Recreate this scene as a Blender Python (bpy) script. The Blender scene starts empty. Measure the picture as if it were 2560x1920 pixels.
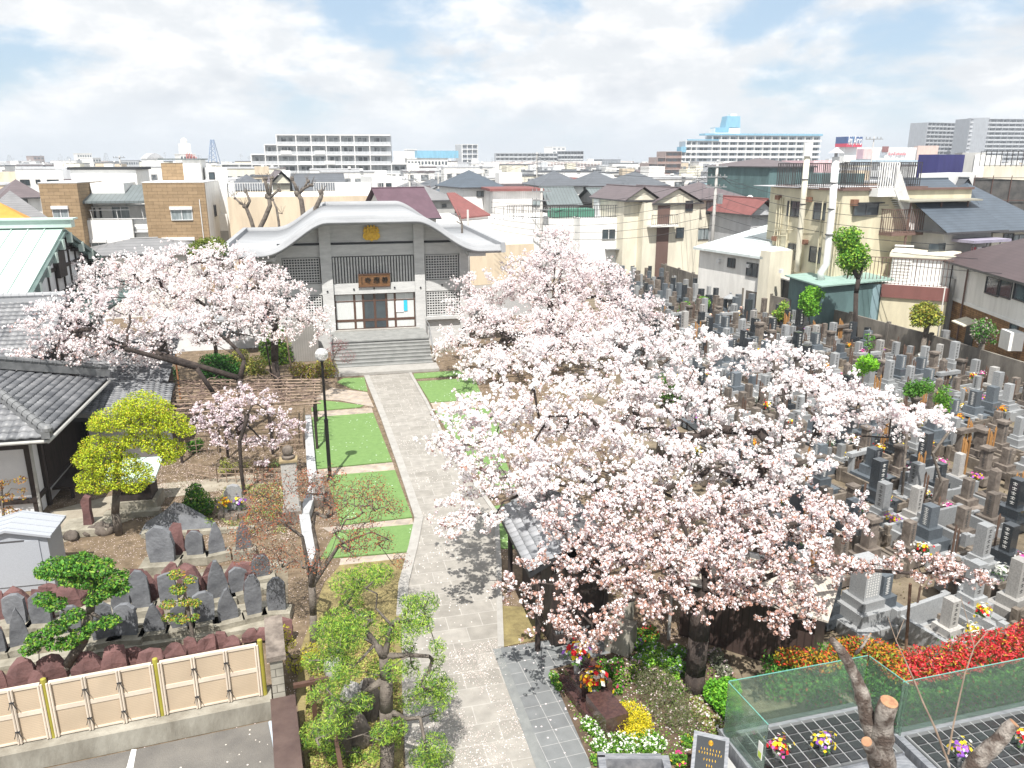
import bpy, math, random
import numpy as np
from mathutils import Vector
R = math.radians
rnd = random.Random(11)
nr = np.random.RandomState(5)
S = bpy.context.scene
COL = S.collection

# ---------------------------------------------------------------- camera, sky, sun, exposure
PIT = R(16); FPX = 1950.0; CAMH = 12.0
cd = bpy.data.cameras.new('camera'); cam = bpy.data.objects.new('camera', cd); COL.objects.link(cam)
cam.location = (0, 0, CAMH); cam.rotation_euler = (R(90) - PIT, 0, 0)
cd.sensor_width = 36; cd.lens = 36 * FPX / 2560; cd.clip_end = 6000; cd.clip_start = .1
S.camera = cam
S.view_settings.view_transform = 'Standard'; S.view_settings.look = 'None'
S.view_settings.exposure = 0.64; S.view_settings.gamma = 1
SUN_EL = 60; SUN_AZ = 5            # sun stands behind the camera, a little to its left
sd = Vector((-math.sin(R(SUN_AZ)) * math.cos(R(SUN_EL)), -math.cos(R(SUN_AZ)) * math.cos(R(SUN_EL)), math.sin(R(SUN_EL))))
sl = bpy.data.lights.new('sun', 'SUN'); sl.energy = 5.0; sl.angle = R(.5); sl.color = (1, .955, .89)
so = bpy.data.objects.new('sun', sl); COL.objects.link(so)
so.rotation_euler = sd.to_track_quat('Z', 'Y').to_euler()

W = bpy.data.worlds.new('World'); S.world = W; W.use_nodes = True
def sky():
    nt = W.node_tree; N = nt.nodes; L = nt.links; N.clear()
    out = N.new('ShaderNodeOutputWorld'); bg = N.new('ShaderNodeBackground')
    st = N.new('ShaderNodeTexSky'); st.sky_type = 'NISHITA'; st.sun_disc = False
    st.sun_elevation = R(SUN_EL); st.sun_rotation = R(180 + SUN_AZ); st.air_density = 1.0; st.dust_density = .8; st.ozone_density = 1.5
    tc = N.new('ShaderNodeTexCoord')
    mp = N.new('ShaderNodeMapping'); mp.inputs['Scale'].default_value = (1.0, 1.0, 2.2); mp.inputs['Location'].default_value = (.9, 3.3, .1)
    L.new(tc.outputs['Generated'], mp.inputs[0])
    def noise(scale, det, rough, loc=(0, 0, 0)):
        m = N.new('ShaderNodeVectorMath'); m.operation = 'ADD'; m.inputs[1].default_value = loc
        L.new(mp.outputs[0], m.inputs[0])
        n = N.new('ShaderNodeTexNoise'); n.inputs['Scale'].default_value = scale; n.inputs['Detail'].default_value = det
        n.inputs['Roughness'].default_value = rough; n.inputs['Distortion'].default_value = .15
        L.new(m.outputs[0], n.inputs['Vector']); return n.outputs['Fac']
    def ramp(src, a, b, ca=0, cb=1):
        r = N.new('ShaderNodeMapRange'); r.interpolation_type = 'SMOOTHSTEP'
        r.inputs['From Min'].default_value = a; r.inputs['From Max'].default_value = b
        r.inputs['To Min'].default_value = ca; r.inputs['To Max'].default_value = cb
        L.new(src, r.inputs['Value']); return r.outputs[0]
    def mix(f, a, b):
        m = N.new('ShaderNodeMix'); m.data_type = 'RGBA'
        if isinstance(f, float): m.inputs['Factor'].default_value = f
        else: L.new(f, m.inputs['Factor'])
        for s, v in ((6, a), (7, b)):
            if isinstance(v, tuple): m.inputs[s].default_value = v + (1,)
            else: L.new(v, m.inputs[s])
        return m.outputs[2]
    cov = ramp(noise(4.6, 9, .56, (.4, 1.1, .2)), .34, .49)             # cloud cover
    shade = ramp(noise(5.6, 7, .5, (.13, .2, .31)), .52, .70)     # grey undersides
    puff = ramp(noise(13, 8, .6, (2, 1, 0)), .40, .66)
    pale = mix(.52, st.outputs[0], (6.3, 8.2, 10.2))        # thin veil over the blue
    cl = mix(puff, (8.0, 8.3, 8.6), (10.2, 10.2, 10.2))
    cl = mix(shade, cl, (6.9, 7.3, 7.8))
    c = mix(cov, pale, cl)
    sp = N.new('ShaderNodeSeparateXYZ'); L.new(tc.outputs['Generated'], sp.inputs[0])
    hz = ramp(sp.outputs['Z'], 0.0, .09, .8, 0.0)
    c = mix(hz, c, (8.3, 8.9, 9.5))
    L.new(c, bg.inputs['Color']); bg.inputs['Strength'].default_value = .071
    L.new(bg.outputs[0], out.inputs[0])
sky()

# ---------------------------------------------------------------- photo pixel (2560x1920) -> place
def ray(px, py):
    x = (px - 1280) / FPX; y = -(py - 960) / FPX
    return (x, math.cos(PIT) + y * math.sin(PIT), -math.sin(PIT) + y * math.cos(PIT))
def gnd(px, py, z=0.0):
    r = ray(px, py); t = (z - CAMH) / r[2]; return (r[0] * t, r[1] * t)
def at(px, py, Y):
    r = ray(px, py); t = Y / r[1]; return (r[0] * t, Y, CAMH + r[2] * t)
class V:                                   # a zoomed view of the photo: v(x, y) -> full pixel
    def __init__(s, x, y, w): s.x, s.y, s.k = x, y, w / 2212
    def __call__(s, a, b): return (s.x + a * s.k, s.y + b * s.k)
VA = V(0, 300, 640); VB = V(500, 300, 640); VC = V(1100, 300, 640); VD = V(1600, 250, 480); VE = V(2080, 250, 480)
VG = V(1860, 400, 700); VT = V(540, 480, 760); VL = V(0, 540, 640); VM = V(0, 0, 2560)
VF = V(0, 960, 640); VP = V(0, 1400, 720); VQ = V(640, 1400, 720); VR = V(1200, 1480, 640); VS = V(1800, 1480, 760)
VH = V(400, 900, 640); VI = V(1000, 880, 640); VJ = V(640, 1100, 533.4); VK = V(1200, 1060, 780)

# ---------------------------------------------------------------- materials
MATS = {}
def mat(name, c, c2=None, sc=4.0, rough=.8, bump=0.0, bsc=None, metal=0.0, stretch=None, rand=0.0, spec=.4, det=6, lo=.35, hi=.65, trans=0.0):
    if name in MATS: return MATS[name]
    m = bpy.data.materials.new(name); m.use_nodes = True; MATS[name] = m
    nt = m.node_tree; N = nt.nodes; L = nt.links; b = N['Principled BSDF']
    b.inputs['Roughness'].default_value = rough; b.inputs['Metallic'].default_value = metal
    b.inputs['Specular IOR Level'].default_value = spec
    if c2 is None: c2 = tuple(x * .82 for x in c)
    tc = N.new('ShaderNodeTexCoord'); mp = N.new('ShaderNodeMapping'); L.new(tc.outputs['Object'], mp.inputs[0])
    if stretch: mp.inputs['Scale'].default_value = stretch
    n = N.new('ShaderNodeTexNoise'); n.inputs['Scale'].default_value = sc; n.inputs['Detail'].default_value = det; n.inputs['Roughness'].default_value = .62
    L.new(mp.outputs[0], n.inputs['Vector'])
    r = N.new('ShaderNodeMapRange'); r.inputs['From Min'].default_value = lo; r.inputs['From Max'].default_value = hi; L.new(n.outputs['Fac'], r.inputs['Value'])
    x = N.new('ShaderNodeMix'); x.data_type = 'RGBA'; L.new(r.outputs[0], x.inputs['Factor'])
    x.inputs[6].default_value = tuple(c2) + (1,); x.inputs[7].default_value = tuple(c) + (1,)
    col = x.outputs[2]
    if rand:
        oi = N.new('ShaderNodeObjectInfo'); hs = N.new('ShaderNodeHueSaturation')
        q = N.new('ShaderNodeMapRange'); q.inputs['To Min'].default_value = 1 - rand; q.inputs['To Max'].default_value = 1 + rand
        L.new(oi.outputs['Random'], q.inputs['Value']); L.new(q.outputs[0], hs.inputs['Value']); L.new(col, hs.inputs['Color']); col = hs.outputs[0]
    L.new(col, b.inputs['Base Color'])
    if bump:
        n2 = N.new('ShaderNodeTexNoise'); n2.inputs['Scale'].default_value = bsc or sc * 6; n2.inputs['Detail'].default_value = 5
        L.new(mp.outputs[0], n2.inputs['Vector'])
        bp = N.new('ShaderNodeBump'); bp.inputs['Strength'].default_value = bump; bp.inputs['Distance'].default_value = .05
        L.new(n2.outputs['Fac'], bp.inputs['Height']); L.new(bp.outputs[0], b.inputs['Normal'])
    return m
def attr_mat(name, rough=.7, transl=.35, spec=.3):      # colour per leaf / petal from the mesh
    if name in MATS: return MATS[name]
    m = bpy.data.materials.new(name); m.use_nodes = True; MATS[name] = m
    nt = m.node_tree; N = nt.nodes; L = nt.links; b = N['Principled BSDF']; o = N['Material Output']
    b.inputs['Roughness'].default_value = rough; b.inputs['Specular IOR Level'].default_value = spec
    a = N.new('ShaderNodeAttribute'); a.attribute_name = 'tint'; L.new(a.outputs['Color'], b.inputs['Base Color'])
    t = N.new('ShaderNodeBsdfTranslucent'); L.new(a.outputs['Color'], t.inputs['Color'])
    x = N.new('ShaderNodeMixShader'); x.inputs[0].default_value = transl
    L.new(b.outputs[0], x.inputs[1]); L.new(t.outputs[0], x.inputs[2]); L.new(x.outputs[0], o.inputs[0])
    return m
def brick_mat(name, c1, c2, mortar, w, h, ms=.01, rough=.85, offset=.5, bump=.3, noise=.25, plane='XZ', rot=0.0, scale=1.0):
    if name in MATS: return MATS[name]
    m = bpy.data.materials.new(name); m.use_nodes = True; MATS[name] = m
    nt = m.node_tree; N = nt.nodes; L = nt.links; b = N['Principled BSDF']; b.inputs['Roughness'].default_value = rough
    b.inputs['Specular IOR Level'].default_value = .3
    tc = N.new('ShaderNodeTexCoord'); mp = N.new('ShaderNodeMapping')
    if plane == 'UV': L.new(tc.outputs['UV'], mp.inputs[0])
    else:
        mp.inputs['Rotation'].default_value = (0, 0, rot); L.new(tc.outputs['Object'], mp.inputs[0])
    br = N.new('ShaderNodeTexBrick'); L.new(mp.outputs[0], br.inputs['Vector'])
    br.inputs['Color1'].default_value = c1 + (1,); br.inputs['Color2'].default_value = c2 + (1,); br.inputs['Mortar'].default_value = mortar + (1,)
    br.inputs['Scale'].default_value = scale; br.inputs['Brick Width'].default_value = w; br.inputs['Row Height'].default_value = h
    br.inputs['Mortar Size'].default_value = ms; br.inputs['Mortar Smooth'].default_value = .1; br.offset = offset; br.inputs['Bias'].default_value = 0
    n = N.new('ShaderNodeTexNoise'); n.inputs['Scale'].default_value = 3.0; n.inputs['Detail'].default_value = 8; L.new(mp.outputs[0], n.inputs['Vector'])
    q = N.new('ShaderNodeMapRange'); q.inputs['From Min'].default_value = .3; q.inputs['From Max'].default_value = .7
    q.inputs['To Min'].default_value = 1 - noise; q.inputs['To Max'].default_value = 1 + noise; L.new(n.outputs['Fac'], q.inputs['Value'])
    hs = N.new('ShaderNodeHueSaturation'); L.new(q.outputs[0], hs.inputs['Value']); L.new(br.outputs['Color'], hs.inputs['Color']); L.new(hs.outputs[0], b.inputs['Base Color'])
    bp = N.new('ShaderNodeBump'); bp.inputs['Strength'].default_value = bump; bp.inputs['Distance'].default_value = .01; bp.invert = True
    L.new(br.outputs['Fac'], bp.inputs['Height']); L.new(bp.outputs[0], b.inputs['Normal'])
    return m
def tile_mat(name, c1, c2, rough=.45, spec=.5, rowdark=0.0):   # one random tone per tile: the mesh carries tile indices in its UVs
    if name in MATS: return MATS[name]
    m = bpy.data.materials.new(name); m.use_nodes = True; MATS[name] = m
    nt = m.node_tree; N = nt.nodes; L = nt.links; b = N['Principled BSDF']; b.inputs['Roughness'].default_value = rough; b.inputs['Specular IOR Level'].default_value = spec
    tc = N.new('ShaderNodeTexCoord'); fl = N.new('ShaderNodeVectorMath'); fl.operation = 'FLOOR'; L.new(tc.outputs['UV'], fl.inputs[0])
    wn = N.new('ShaderNodeTexWhiteNoise'); wn.noise_dimensions = '2D'; L.new(fl.outputs[0], wn.inputs['Vector'])
    n = N.new('ShaderNodeTexNoise'); n.inputs['Scale'].default_value = 1.3; n.inputs['Detail'].default_value = 8; L.new(tc.outputs['Object'], n.inputs['Vector'])
    ad = N.new('ShaderNodeMath'); ad.operation = 'MULTIPLY_ADD'; ad.inputs[1].default_value = .6; L.new(wn.outputs['Value'], ad.inputs[0])
    sb = N.new('ShaderNodeMath'); sb.operation = 'MULTIPLY_ADD'; sb.inputs[1].default_value = 1.2; sb.inputs[2].default_value = -.4; L.new(n.outputs['Fac'], sb.inputs[0]); L.new(sb.outputs[0], ad.inputs[2])
    x = N.new('ShaderNodeMix'); x.data_type = 'RGBA'; L.new(ad.outputs[0], x.inputs['Factor']); x.inputs[6].default_value = c1 + (1,); x.inputs[7].default_value = c2 + (1,)
    L.new(x.outputs[2], b.inputs['Base Color'])
    return m

# ---------------------------------------------------------------- mesh builder
class MB:
    def __init__(s, fr=None): s.v = []; s.f = []; s.mi = []; s.uv = None; s.fr = fr; s.m = 0; s.sm = False
    def _p(s, p):
        return s.fr.w(*p) if s.fr else tuple(p)
    def add(s, pts, faces):
        o = len(s.v); s.v += [s._p(p) for p in pts]
        for f in faces: s.f.append(tuple(i + o for i in f)); s.mi.append(s.m)
    def box(s, x0, y0, z0, x1, y1, z1):
        if x0 > x1: x0, x1 = x1, x0
        if y0 > y1: y0, y1 = y1, y0
        if z0 > z1: z0, z1 = z1, z0
        s.add([(x0, y0, z0), (x1, y0, z0), (x1, y1, z0), (x0, y1, z0), (x0, y0, z1), (x1, y0, z1), (x1, y1, z1), (x0, y1, z1)],
              [(0, 3, 2, 1), (4, 5, 6, 7), (0, 1, 5, 4), (1, 2, 6, 5), (2, 3, 7, 6), (3, 0, 4, 7)])
        return s
    def prism(s, poly, z0, z1):            # poly in plan, counter-clockwise
        n = len(poly)
        s.add([(p[0], p[1], z0) for p in poly] + [(p[0], p[1], z1) for p in poly],
              [tuple(range(n - 1, -1, -1)), tuple(range(n, 2 * n))] + [(i, (i + 1) % n, n + (i + 1) % n, n + i) for i in range(n)])
        return s
    def vprism(s, poly, y0, y1):           # poly in (x, z), extruded along y
        n = len(poly)
        s.add([(p[0], y0, p[1]) for p in poly] + [(p[0], y1, p[1]) for p in poly],
              [tuple(range(n)), tuple(range(2 * n - 1, n - 1, -1))] + [((i + 1) % n, i, n + i, n + (i + 1) % n) for i in range(n)])
        return s
    def slab(s, quad, t):                  # a 3D polygon given thickness t downwards
        n = len(quad)
        s.add(list(quad) + [(p[0], p[1], p[2] - t) for p in quad],
              [tuple(range(n)), tuple(range(2 * n - 1, n - 1, -1))] + [((i + 1) % n, i, n + i, n + (i + 1) % n) for i in range(n)])
        return s
    def bar(s, a, b, w, h=None):           # square bar between two points
        return s.tube([a, b], [w / 2 * 1.414, (h or w) / 2 * 1.414], 4, rot=math.pi / 4)
    def tube(s, pts, rad, n=8, rot=0.0, caps=True):
        P = [Vector(s._p(p)) for p in pts]
        if not hasattr(rad, '__len__'): rad = [rad] * len(P)
        o = len(s.v); up = None
        for i, p in enumerate(P):
            d = (P[min(i + 1, len(P) - 1)] - P[max(i - 1, 0)])
            if d.length < 1e-9: d = Vector((0, 0, 1))
            d.normalize()
            if up is None: up = Vector((0, 0, 1)) if abs(d.z) < .9 else Vector((0, 1, 0))
            x = up.cross(d)
            if x.length < 1e-4: x = Vector((1, 0, 0)).cross(d)
            x.normalize(); y = d.cross(x); up = y if abs(d.z) >= .9 or i else up
            for k in range(n):
                a = rot + 2 * math.pi * k / n; q = p + (x * math.cos(a) + y * math.sin(a)) * rad[i]; s.v.append(tuple(q))
        for i in range(len(P) - 1):
            for k in range(n):
                a = o + i * n + k; b = o + i * n + (k + 1) % n; s.f.append((a, b, b + n, a + n)); s.mi.append(s.m)
        if caps:
            s.f.append(tuple(o + k for k in range(n - 1, -1, -1))); s.mi.append(s.m)
            e = o + (len(P) - 1) * n; s.f.append(tuple(e + k for k in range(n))); s.mi.append(s.m)
        return s
    def lathe(s, c, prof, n=16):           # prof: (r, z) bottom to top
        o = len(s.v)
        for r, z in prof:
            for k in range(n):
                a = 2 * math.pi * k / n; s.v.append(s._p((c[0] + r * math.cos(a), c[1] + r * math.sin(a), c[2] + z)))
        for i in range(len(prof) - 1):
            for k in range(n):
                a = o + i * n + k; b = o + i * n + (k + 1) % n; s.f.append((a, b, b + n, a + n)); s.mi.append(s.m)
        s.f.append(tuple(o + k for k in range(n - 1, -1, -1))); s.mi.append(s.m)
        e = o + (len(prof) - 1) * n; s.f.append(tuple(e + k for k in range(n))); s.mi.append(s.m)
        return s
    def sphere(s, c, r, n=12, sq=(1, 1, 1)):
        m = n // 2
        return s.lathe((c[0], c[1], c[2]), [(max(.001, r * sq[0] * math.sin(math.pi * i / m)), -r * sq[2] * math.cos(math.pi * i / m)) for i in range(m + 1)], n)
    def rock(s, c, r, seed, sq=(1, 1, 1), n=10, amp=.22, rz=0.0):
        q = np.random.RandomState(seed); m = 6; o = len(s.v); ph = q.rand(8) * 6.28
        for i in range(m + 1):
            t = math.pi * i / m
            for k in range(n):
                a = 2 * math.pi * k / n; rr = r * (1 + amp * math.sin(2 * a + ph[0]) * math.sin(2 * t + ph[1]) + amp * .7 * math.sin(3 * a + ph[2] + 2 * t) + amp * .5 * (q.rand() - .5))
                x = rr * math.sin(t) * math.cos(a) * sq[0]; y = rr * math.sin(t) * math.sin(a) * sq[1]
                s.v.append(s._p((c[0] + x * math.cos(rz) - y * math.sin(rz), c[1] + x * math.sin(rz) + y * math.cos(rz), c[2] - rr * math.cos(t) * sq[2])))
        for i in range(m):
            for k in range(n):
                a = o + i * n + k; b = o + i * n + (k + 1) % n; s.f.append((a, b, b + n, a + n)); s.mi.append(s.m)
        return s
    def build(s, name, mt, parent=None, smooth=False, label=None):
        me = bpy.data.meshes.new(name); off = world_loc(parent) if parent else (0, 0, 0)
        vv = np.array(s.v, dtype=np.float32).reshape(-1, 3) - np.array(off, dtype=np.float32)
        me.from_pydata(vv.tolist(), [], s.f)
        ms = mt if isinstance(mt, (list, tuple)) else [mt]
        for m in ms: me.materials.append(m)
        if len(ms) > 1: me.polygons.foreach_set('material_index', s.mi)
        if smooth: me.polygons.foreach_set('use_smooth', [True] * len(me.polygons))
        me.update()
        o = bpy.data.objects.new(name, me); COL.objects.link(o)
        if parent: o.parent = parent
        if label: o['label'] = label
        return o
def world_loc(o):
    x = Vector((0, 0, 0))
    while o: x += o.location; o = o.parent
    return tuple(x)
class Fr:                                  # a local frame: u along the front, v away from the viewer
    def __init__(s, x, y, ang, z=0.0): s.x, s.y, s.a, s.z = x, y, ang, z; s.c, s.s = math.cos(ang), math.sin(ang)
    def w(s, u, v, z): return (s.x + u * s.c - v * s.s, s.y + u * s.s + v * s.c, z + s.z)
    def hit(s, px, py, v=0.0):             # pixel on the plane v = const -> (u, z)
        r = ray(px, py); nx, ny = -s.s, s.c; ox, oy, _ = s.w(0, v, 0)
        t = (ox * nx + oy * ny) / (r[0] * nx + r[1] * ny)
        x, y, z = r[0] * t, r[1] * t, CAMH + r[2] * t
        return ((x - s.x) * s.c + (y - s.y) * s.s, z - s.z)
    def hitu(s, px, py, u=0.0):            # pixel on the plane u = const -> (v, z)
        r = ray(px, py); nx, ny = s.c, s.s; ox, oy, _ = s.w(u, 0, 0)
        t = (ox * nx + oy * ny) / (r[0] * nx + r[1] * ny)
        x, y, z = r[0] * t, r[1] * t, CAMH + r[2] * t
        return (-(x - s.x) * s.s + (y - s.y) * s.c, z - s.z)
def thing(name, label, cat, loc, group=None, rz=0.0):
    o = bpy.data.objects.new(name, None); COL.objects.link(o); o.location = loc; o.rotation_euler = (0, 0, rz)
    o.empty_display_size = .2; o['label'] = label; o['category'] = cat
    if group: o['group'] = group
    return o
def tag(o, label, cat, group=None, kind=None):
    o['label'] = label; o['category'] = cat
    if group: o['group'] = group
    if kind: o['kind'] = kind
    return o
def struct(o, kind='structure'): o['kind'] = kind; return o
def copy_tree(o, parent=None, loc=None, rz=None, sc=None, label=None):
    c = o.copy(); COL.objects.link(c)
    if parent is not None: c.parent = parent
    if loc is not None: c.location = loc
    if rz is not None: c.rotation_euler = (0, 0, rz)
    if sc is not None: c.scale = sc
    if label: c['label'] = label
    for ch in KIDS.get(o.name) or o.children: copy_tree(ch, c)
    return c
KIDS = {}
def quads(name, C, Nn, size, cols, mt, parent, aspect=1.0, tri=False, jitter=.6):
    """many small leaf or petal faces: centres C, facing roughly Nn, colours cols"""
    n = len(C); C = np.asarray(C, float)
    A_ = nr.randn(n, 3)
    if Nn is not None: A_ = A_ * jitter + np.asarray(Nn)
    A_ /= np.linalg.norm(A_, axis=1)[:, None] + 1e-9
    B_ = np.cross(A_, nr.randn(n, 3)); B_ /= np.linalg.norm(B_, axis=1)[:, None] + 1e-9
    D_ = np.cross(A_, B_)
    sz = (np.asarray(size) * np.ones(n))[:, None] * (.7 + .6 * nr.rand(n, 1))
    k = 3 if tri else 4
    if tri: P = np.stack([C + B_ * sz * .62, C - B_ * sz * .4 + D_ * sz * .45 * aspect, C - B_ * sz * .4 - D_ * sz * .45 * aspect], 1)
    else:   P = np.stack([C + B_ * sz * .5, C + D_ * sz * .5 * aspect, C - B_ * sz * .5, C - D_ * sz * .5 * aspect], 1)
    off = np.array(world_loc(parent)) if parent else np.zeros(3)
    P = (P.reshape(-1, 3) - off).astype(np.float32)
    me = bpy.data.meshes.new(name); me.vertices.add(n * k); me.vertices.foreach_set('co', P.ravel())
    me.loops.add(n * k); me.loops.foreach_set('vertex_index', np.arange(n * k, dtype=np.int32))
    me.polygons.add(n); me.polygons.foreach_set('loop_start', np.arange(0, n * k, k, dtype=np.int32)); me.polygons.foreach_set('loop_total', np.full(n, k, dtype=np.int32))
    me.update(calc_edges=True)
    at_ = me.color_attributes.new('tint', 'FLOAT_COLOR', 'POINT')
    cc = np.ones((n, 4), np.float32); cc[:, :3] = cols; at_.data.foreach_set('color', np.repeat(cc, k, 0).ravel())
    me.materials.append(mt)
    o = bpy.data.objects.new(name, me); COL.objects.link(o)
    if parent: o.parent = parent
    return o
def palette(n, cols, wts, var=.08):
    w = np.array(wts, float); w /= w.sum(); i = nr.choice(len(cols), n, p=w)
    return np.clip(np.array(cols)[i] * (1 + var * nr.randn(n, 1)), 0.003, .95)
# ---------------------------------------------------------------- ground, path, lawns, paving
def flat(name, poly, z, mt, parent=None):
    mb = MB(); n = len(poly); mb.add([(p[0], p[1], z) for p in poly], [tuple(range(n))]); o = mb.build(name, mt, parent)
    if o.data.polygons[0].normal.z < 0: o.data.flip_normals()
    return o
def raised(name, poly, z0, z1, mt):
    a = sum(poly[i][0] * poly[(i + 1) % len(poly)][1] - poly[(i + 1) % len(poly)][0] * poly[i][1] for i in range(len(poly)))
    if a < 0: poly = poly[::-1]
    return MB().prism(poly, z0, z1).build(name, mt)
PG = lambda v, pts, z=0.0: [gnd(*v(*p), z) for p in pts]

def petal_mix(m, scale=9.0, thr=.66, col=(.75, .62, .62)):       # fallen petals lying on a surface
    nt = m.node_tree; N = nt.nodes; L = nt.links; b = N['Principled BSDF']
    src = b.inputs['Base Color'].links[0].from_socket
    tc = N.new('ShaderNodeTexCoord')
    vo = N.new('ShaderNodeTexVoronoi'); vo.inputs['Scale'].default_value = scale; L.new(tc.outputs['Object'], vo.inputs['Vector'])
    r = N.new('ShaderNodeMapRange'); r.inputs['From Min'].default_value = .22; r.inputs['From Max'].default_value = .16; L.new(vo.outputs['Distance'], r.inputs['Value'])
    n = N.new('ShaderNodeTexNoise'); n.inputs['Scale'].default_value = .55; n.inputs['Detail'].default_value = 3; L.new(tc.outputs['Object'], n.inputs['Vector'])
    q = N.new('ShaderNodeMapRange'); q.inputs['From Min'].default_value = .35; q.inputs['From Max'].default_value = .7; L.new(n.outputs['Fac'], q.inputs['Value'])
    sp = N.new('ShaderNodeSeparateColor'); L.new(vo.outputs['Color'], sp.inputs[0])
    ad = N.new('ShaderNodeMath'); ad.operation = 'ADD'; L.new(sp.outputs[0], ad.inputs[0]); L.new(q.outputs[0], ad.inputs[1])
    gt = N.new('ShaderNodeMath'); gt.operation = 'GREATER_THAN'; gt.inputs[1].default_value = thr + .5; L.new(ad.outputs[0], gt.inputs[0])
    mu = N.new('ShaderNodeMath'); mu.operation = 'MULTIPLY'; L.new(r.outputs[0], mu.inputs[0]); L.new(gt.outputs[0], mu.inputs[1])
    x = N.new('ShaderNodeMix'); x.data_type = 'RGBA'; L.new(mu.outputs[0], x.inputs['Factor']); L.new(src, x.inputs[6]); x.inputs[7].default_value = col + (1,)
    L.new(x.outputs[2], b.inputs['Base Color'])
    return m
m_city = mat('city_ground', (.28, .27, .26), (.17, .17, .17), sc=.05, rough=.9)
m_soil = petal_mix(mat('garden_soil', (.20, .15, .10), (.10, .072, .045), sc=2.5, rough=.95, bump=.5, bsc=12), 16, .55)
m_cem = mat('cemetery_ground', (.22, .18, .125), (.10, .08, .055), sc=1.5, rough=.95, bump=.5, bsc=9)
m_pave = brick_mat('path_stone', (.30, .285, .26), (.25, .237, .213), (.36, .345, .32), .92, .62, ms=.012, rot=R(-14), noise=.15, bump=.2, offset=.5)
petal_mix(m_pave, 11, .72, (.78, .7, .66))
m_kerb = mat('pale_kerb', (.36, .35, .33), (.29, .28, .26), sc=3, rough=.85, bump=.15)
m_cross = brick_mat('cross_path_stone', (.36, .315, .27), (.31, .265, .225), (.42, .34, .25), .55, .5, ms=.02, rot=R(12), noise=.2)
m_turf = mat('artificial_turf', (.185, .305, .10), (.125, .225, .07), sc=5, rough=.9, bump=.6, bsc=90, lo=.25, hi=.75)
petal_mix(m_turf, 7, .83, (.6, .72, .58))
m_slate = brick_mat('dark_slate_tile', (.18, .19, .193), (.15, .158, .163), (.34, .34, .335), .42, .42, ms=.007, rot=R(-17), offset=0, noise=.12, bump=.15, rough=.5)
petal_mix(m_slate, 9, .9, (.7, .62, .62))
m_slate2 = mat('slate_border', (.22, .23, .225), (.17, .18, .18), sc=4, rough=.6)
m_asph = petal_mix(mat('asphalt', (.18, .17, .155), (.13, .123, .115), sc=1.2, rough=.92, bump=.5, bsc=60), 10, .72, (.72, .66, .6))
m_conc = mat('old_concrete', (.34, .325, .28), (.19, .175, .145), sc=1.6, rough=.92, bump=.3, bsc=14, stretch=(1, 1, .35))
m_moss = mat('mossy_ground', (.27, .225, .10), (.15, .12, .055), sc=3, rough=.95, bump=.6, bsc=25)

struct(flat('ground', [(-3000, -200), (3000, -200), (3000, 5200), (-3000, 5200)], -.02, m_city))
struct(flat('garden_ground', [(-34, 8), (6, 8), (8, 22), (8, 40), (8, 62), (-34, 62)], -.012, m_soil))
struct(flat('cemetery_ground', [(5.5, 14), (34, 14), (36, 30), (31.5, 44.6), (15.5, 85), (4, 82), (3, 46), (5, 30)], -.006, m_cem))
# main path
pl = [(792, 812), (830, 905), (868, 1010), (905, 1120), (893, 1180), (872, 1262), (868, 1330), (868, 1480), (876, 1659)]
pr = [(1225, 1659), (1150, 1520), (1082, 1400), (1079, 1300), (1078, 1220), (1072, 1110), (1030, 1050), (995, 1000), (958, 945), (922, 870), (886, 806)]
PATH = PG(VM, pl + [(876, 1700), (1250, 1700)] + pr)
struct(flat('path', PATH, .010, m_pave))
def strip(name, pts, w, z0, z1, mt):
    mb = MB()
    for a, b in zip(pts[:-1], pts[1:]):
        d = Vector((b[0] - a[0], b[1] - a[1])); n = Vector((-d.y, d.x)).normalized() * w / 2; e = d.normalized() * .001
        mb.prism([(a[0] - n.x, a[1] - n.y), (b[0] - n.x - e.x, b[1] - n.y - e.y), (b[0] + n.x - e.x, b[1] + n.y - e.y), (a[0] + n.x, a[1] + n.y)][::1], z0, z1)
    return mb.build(name, mt)
struct(strip('kerb', PG(VM, pl[:7]), .3, -.01, .055, m_kerb))
struct(strip('kerb', PG(VM, pr[2:][::-1]), .16, -.01, .05, m_kerb))
# lawns
turf = [PG(VM, [(742, 818), (787, 816), (794, 846), (760, 840), (728, 826)]),
        PG(VH, [(1310, 405), (1390, 350), (1530, 365), (1760, 395), (1730, 410), (1310, 445)]),
        PG(VH, [(1312, 500), (1842, 460), (2006, 880), (1340, 945)]),
        PG(VH, [(1440, 1005), (2030, 955), (2180, 1362), (1560, 1430)]),
        PG(VH, [(1520, 1480), (2192, 1425), (2150, 1660), (1390, 1720)]),
        PG(VI, [(118, 190), (560, 158), (600, 200), (128, 232)]),
        PG(VI, [(150, 258), (640, 225), (720, 410), (262, 438)]),
        PG(VI, [(300, 510), (760, 480), (900, 690), (560, 800), (410, 692)]),
        PG(VI, [(500, 830), (860, 800), (1000, 1180), (820, 1200), (700, 1080)]),
        PG(VI, [(805, 1340), (1000, 1300), (1200, 1700), (860, 1700)])]
for p in turf: struct(raised('lawn', p, -.01, .03, m_turf))
for p in [PG(VH, [(1310, 500), (1310, 450), (1830, 412), (1842, 455)]), PG(VH, [(1340, 950), (2010, 885), (2030, 950), (1420, 1005)]),
          PG(VH, [(1400, 1450), (2178, 1368), (2190, 1418), (1480, 1500)]), PG(VJ, [(880, 1230), (1570, 1170), (1560, 1225), (860, 1300)]),
          PG(VH, [(1310, 340), (1480, 240), (1790, 280), (1850, 410), (1560, 350)]),
          PG(VI, [(265, 442), (560, 420), (700, 440), (720, 480), (298, 505)])]:
    struct(flat('cross_path', p, .006, m_cross))
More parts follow.
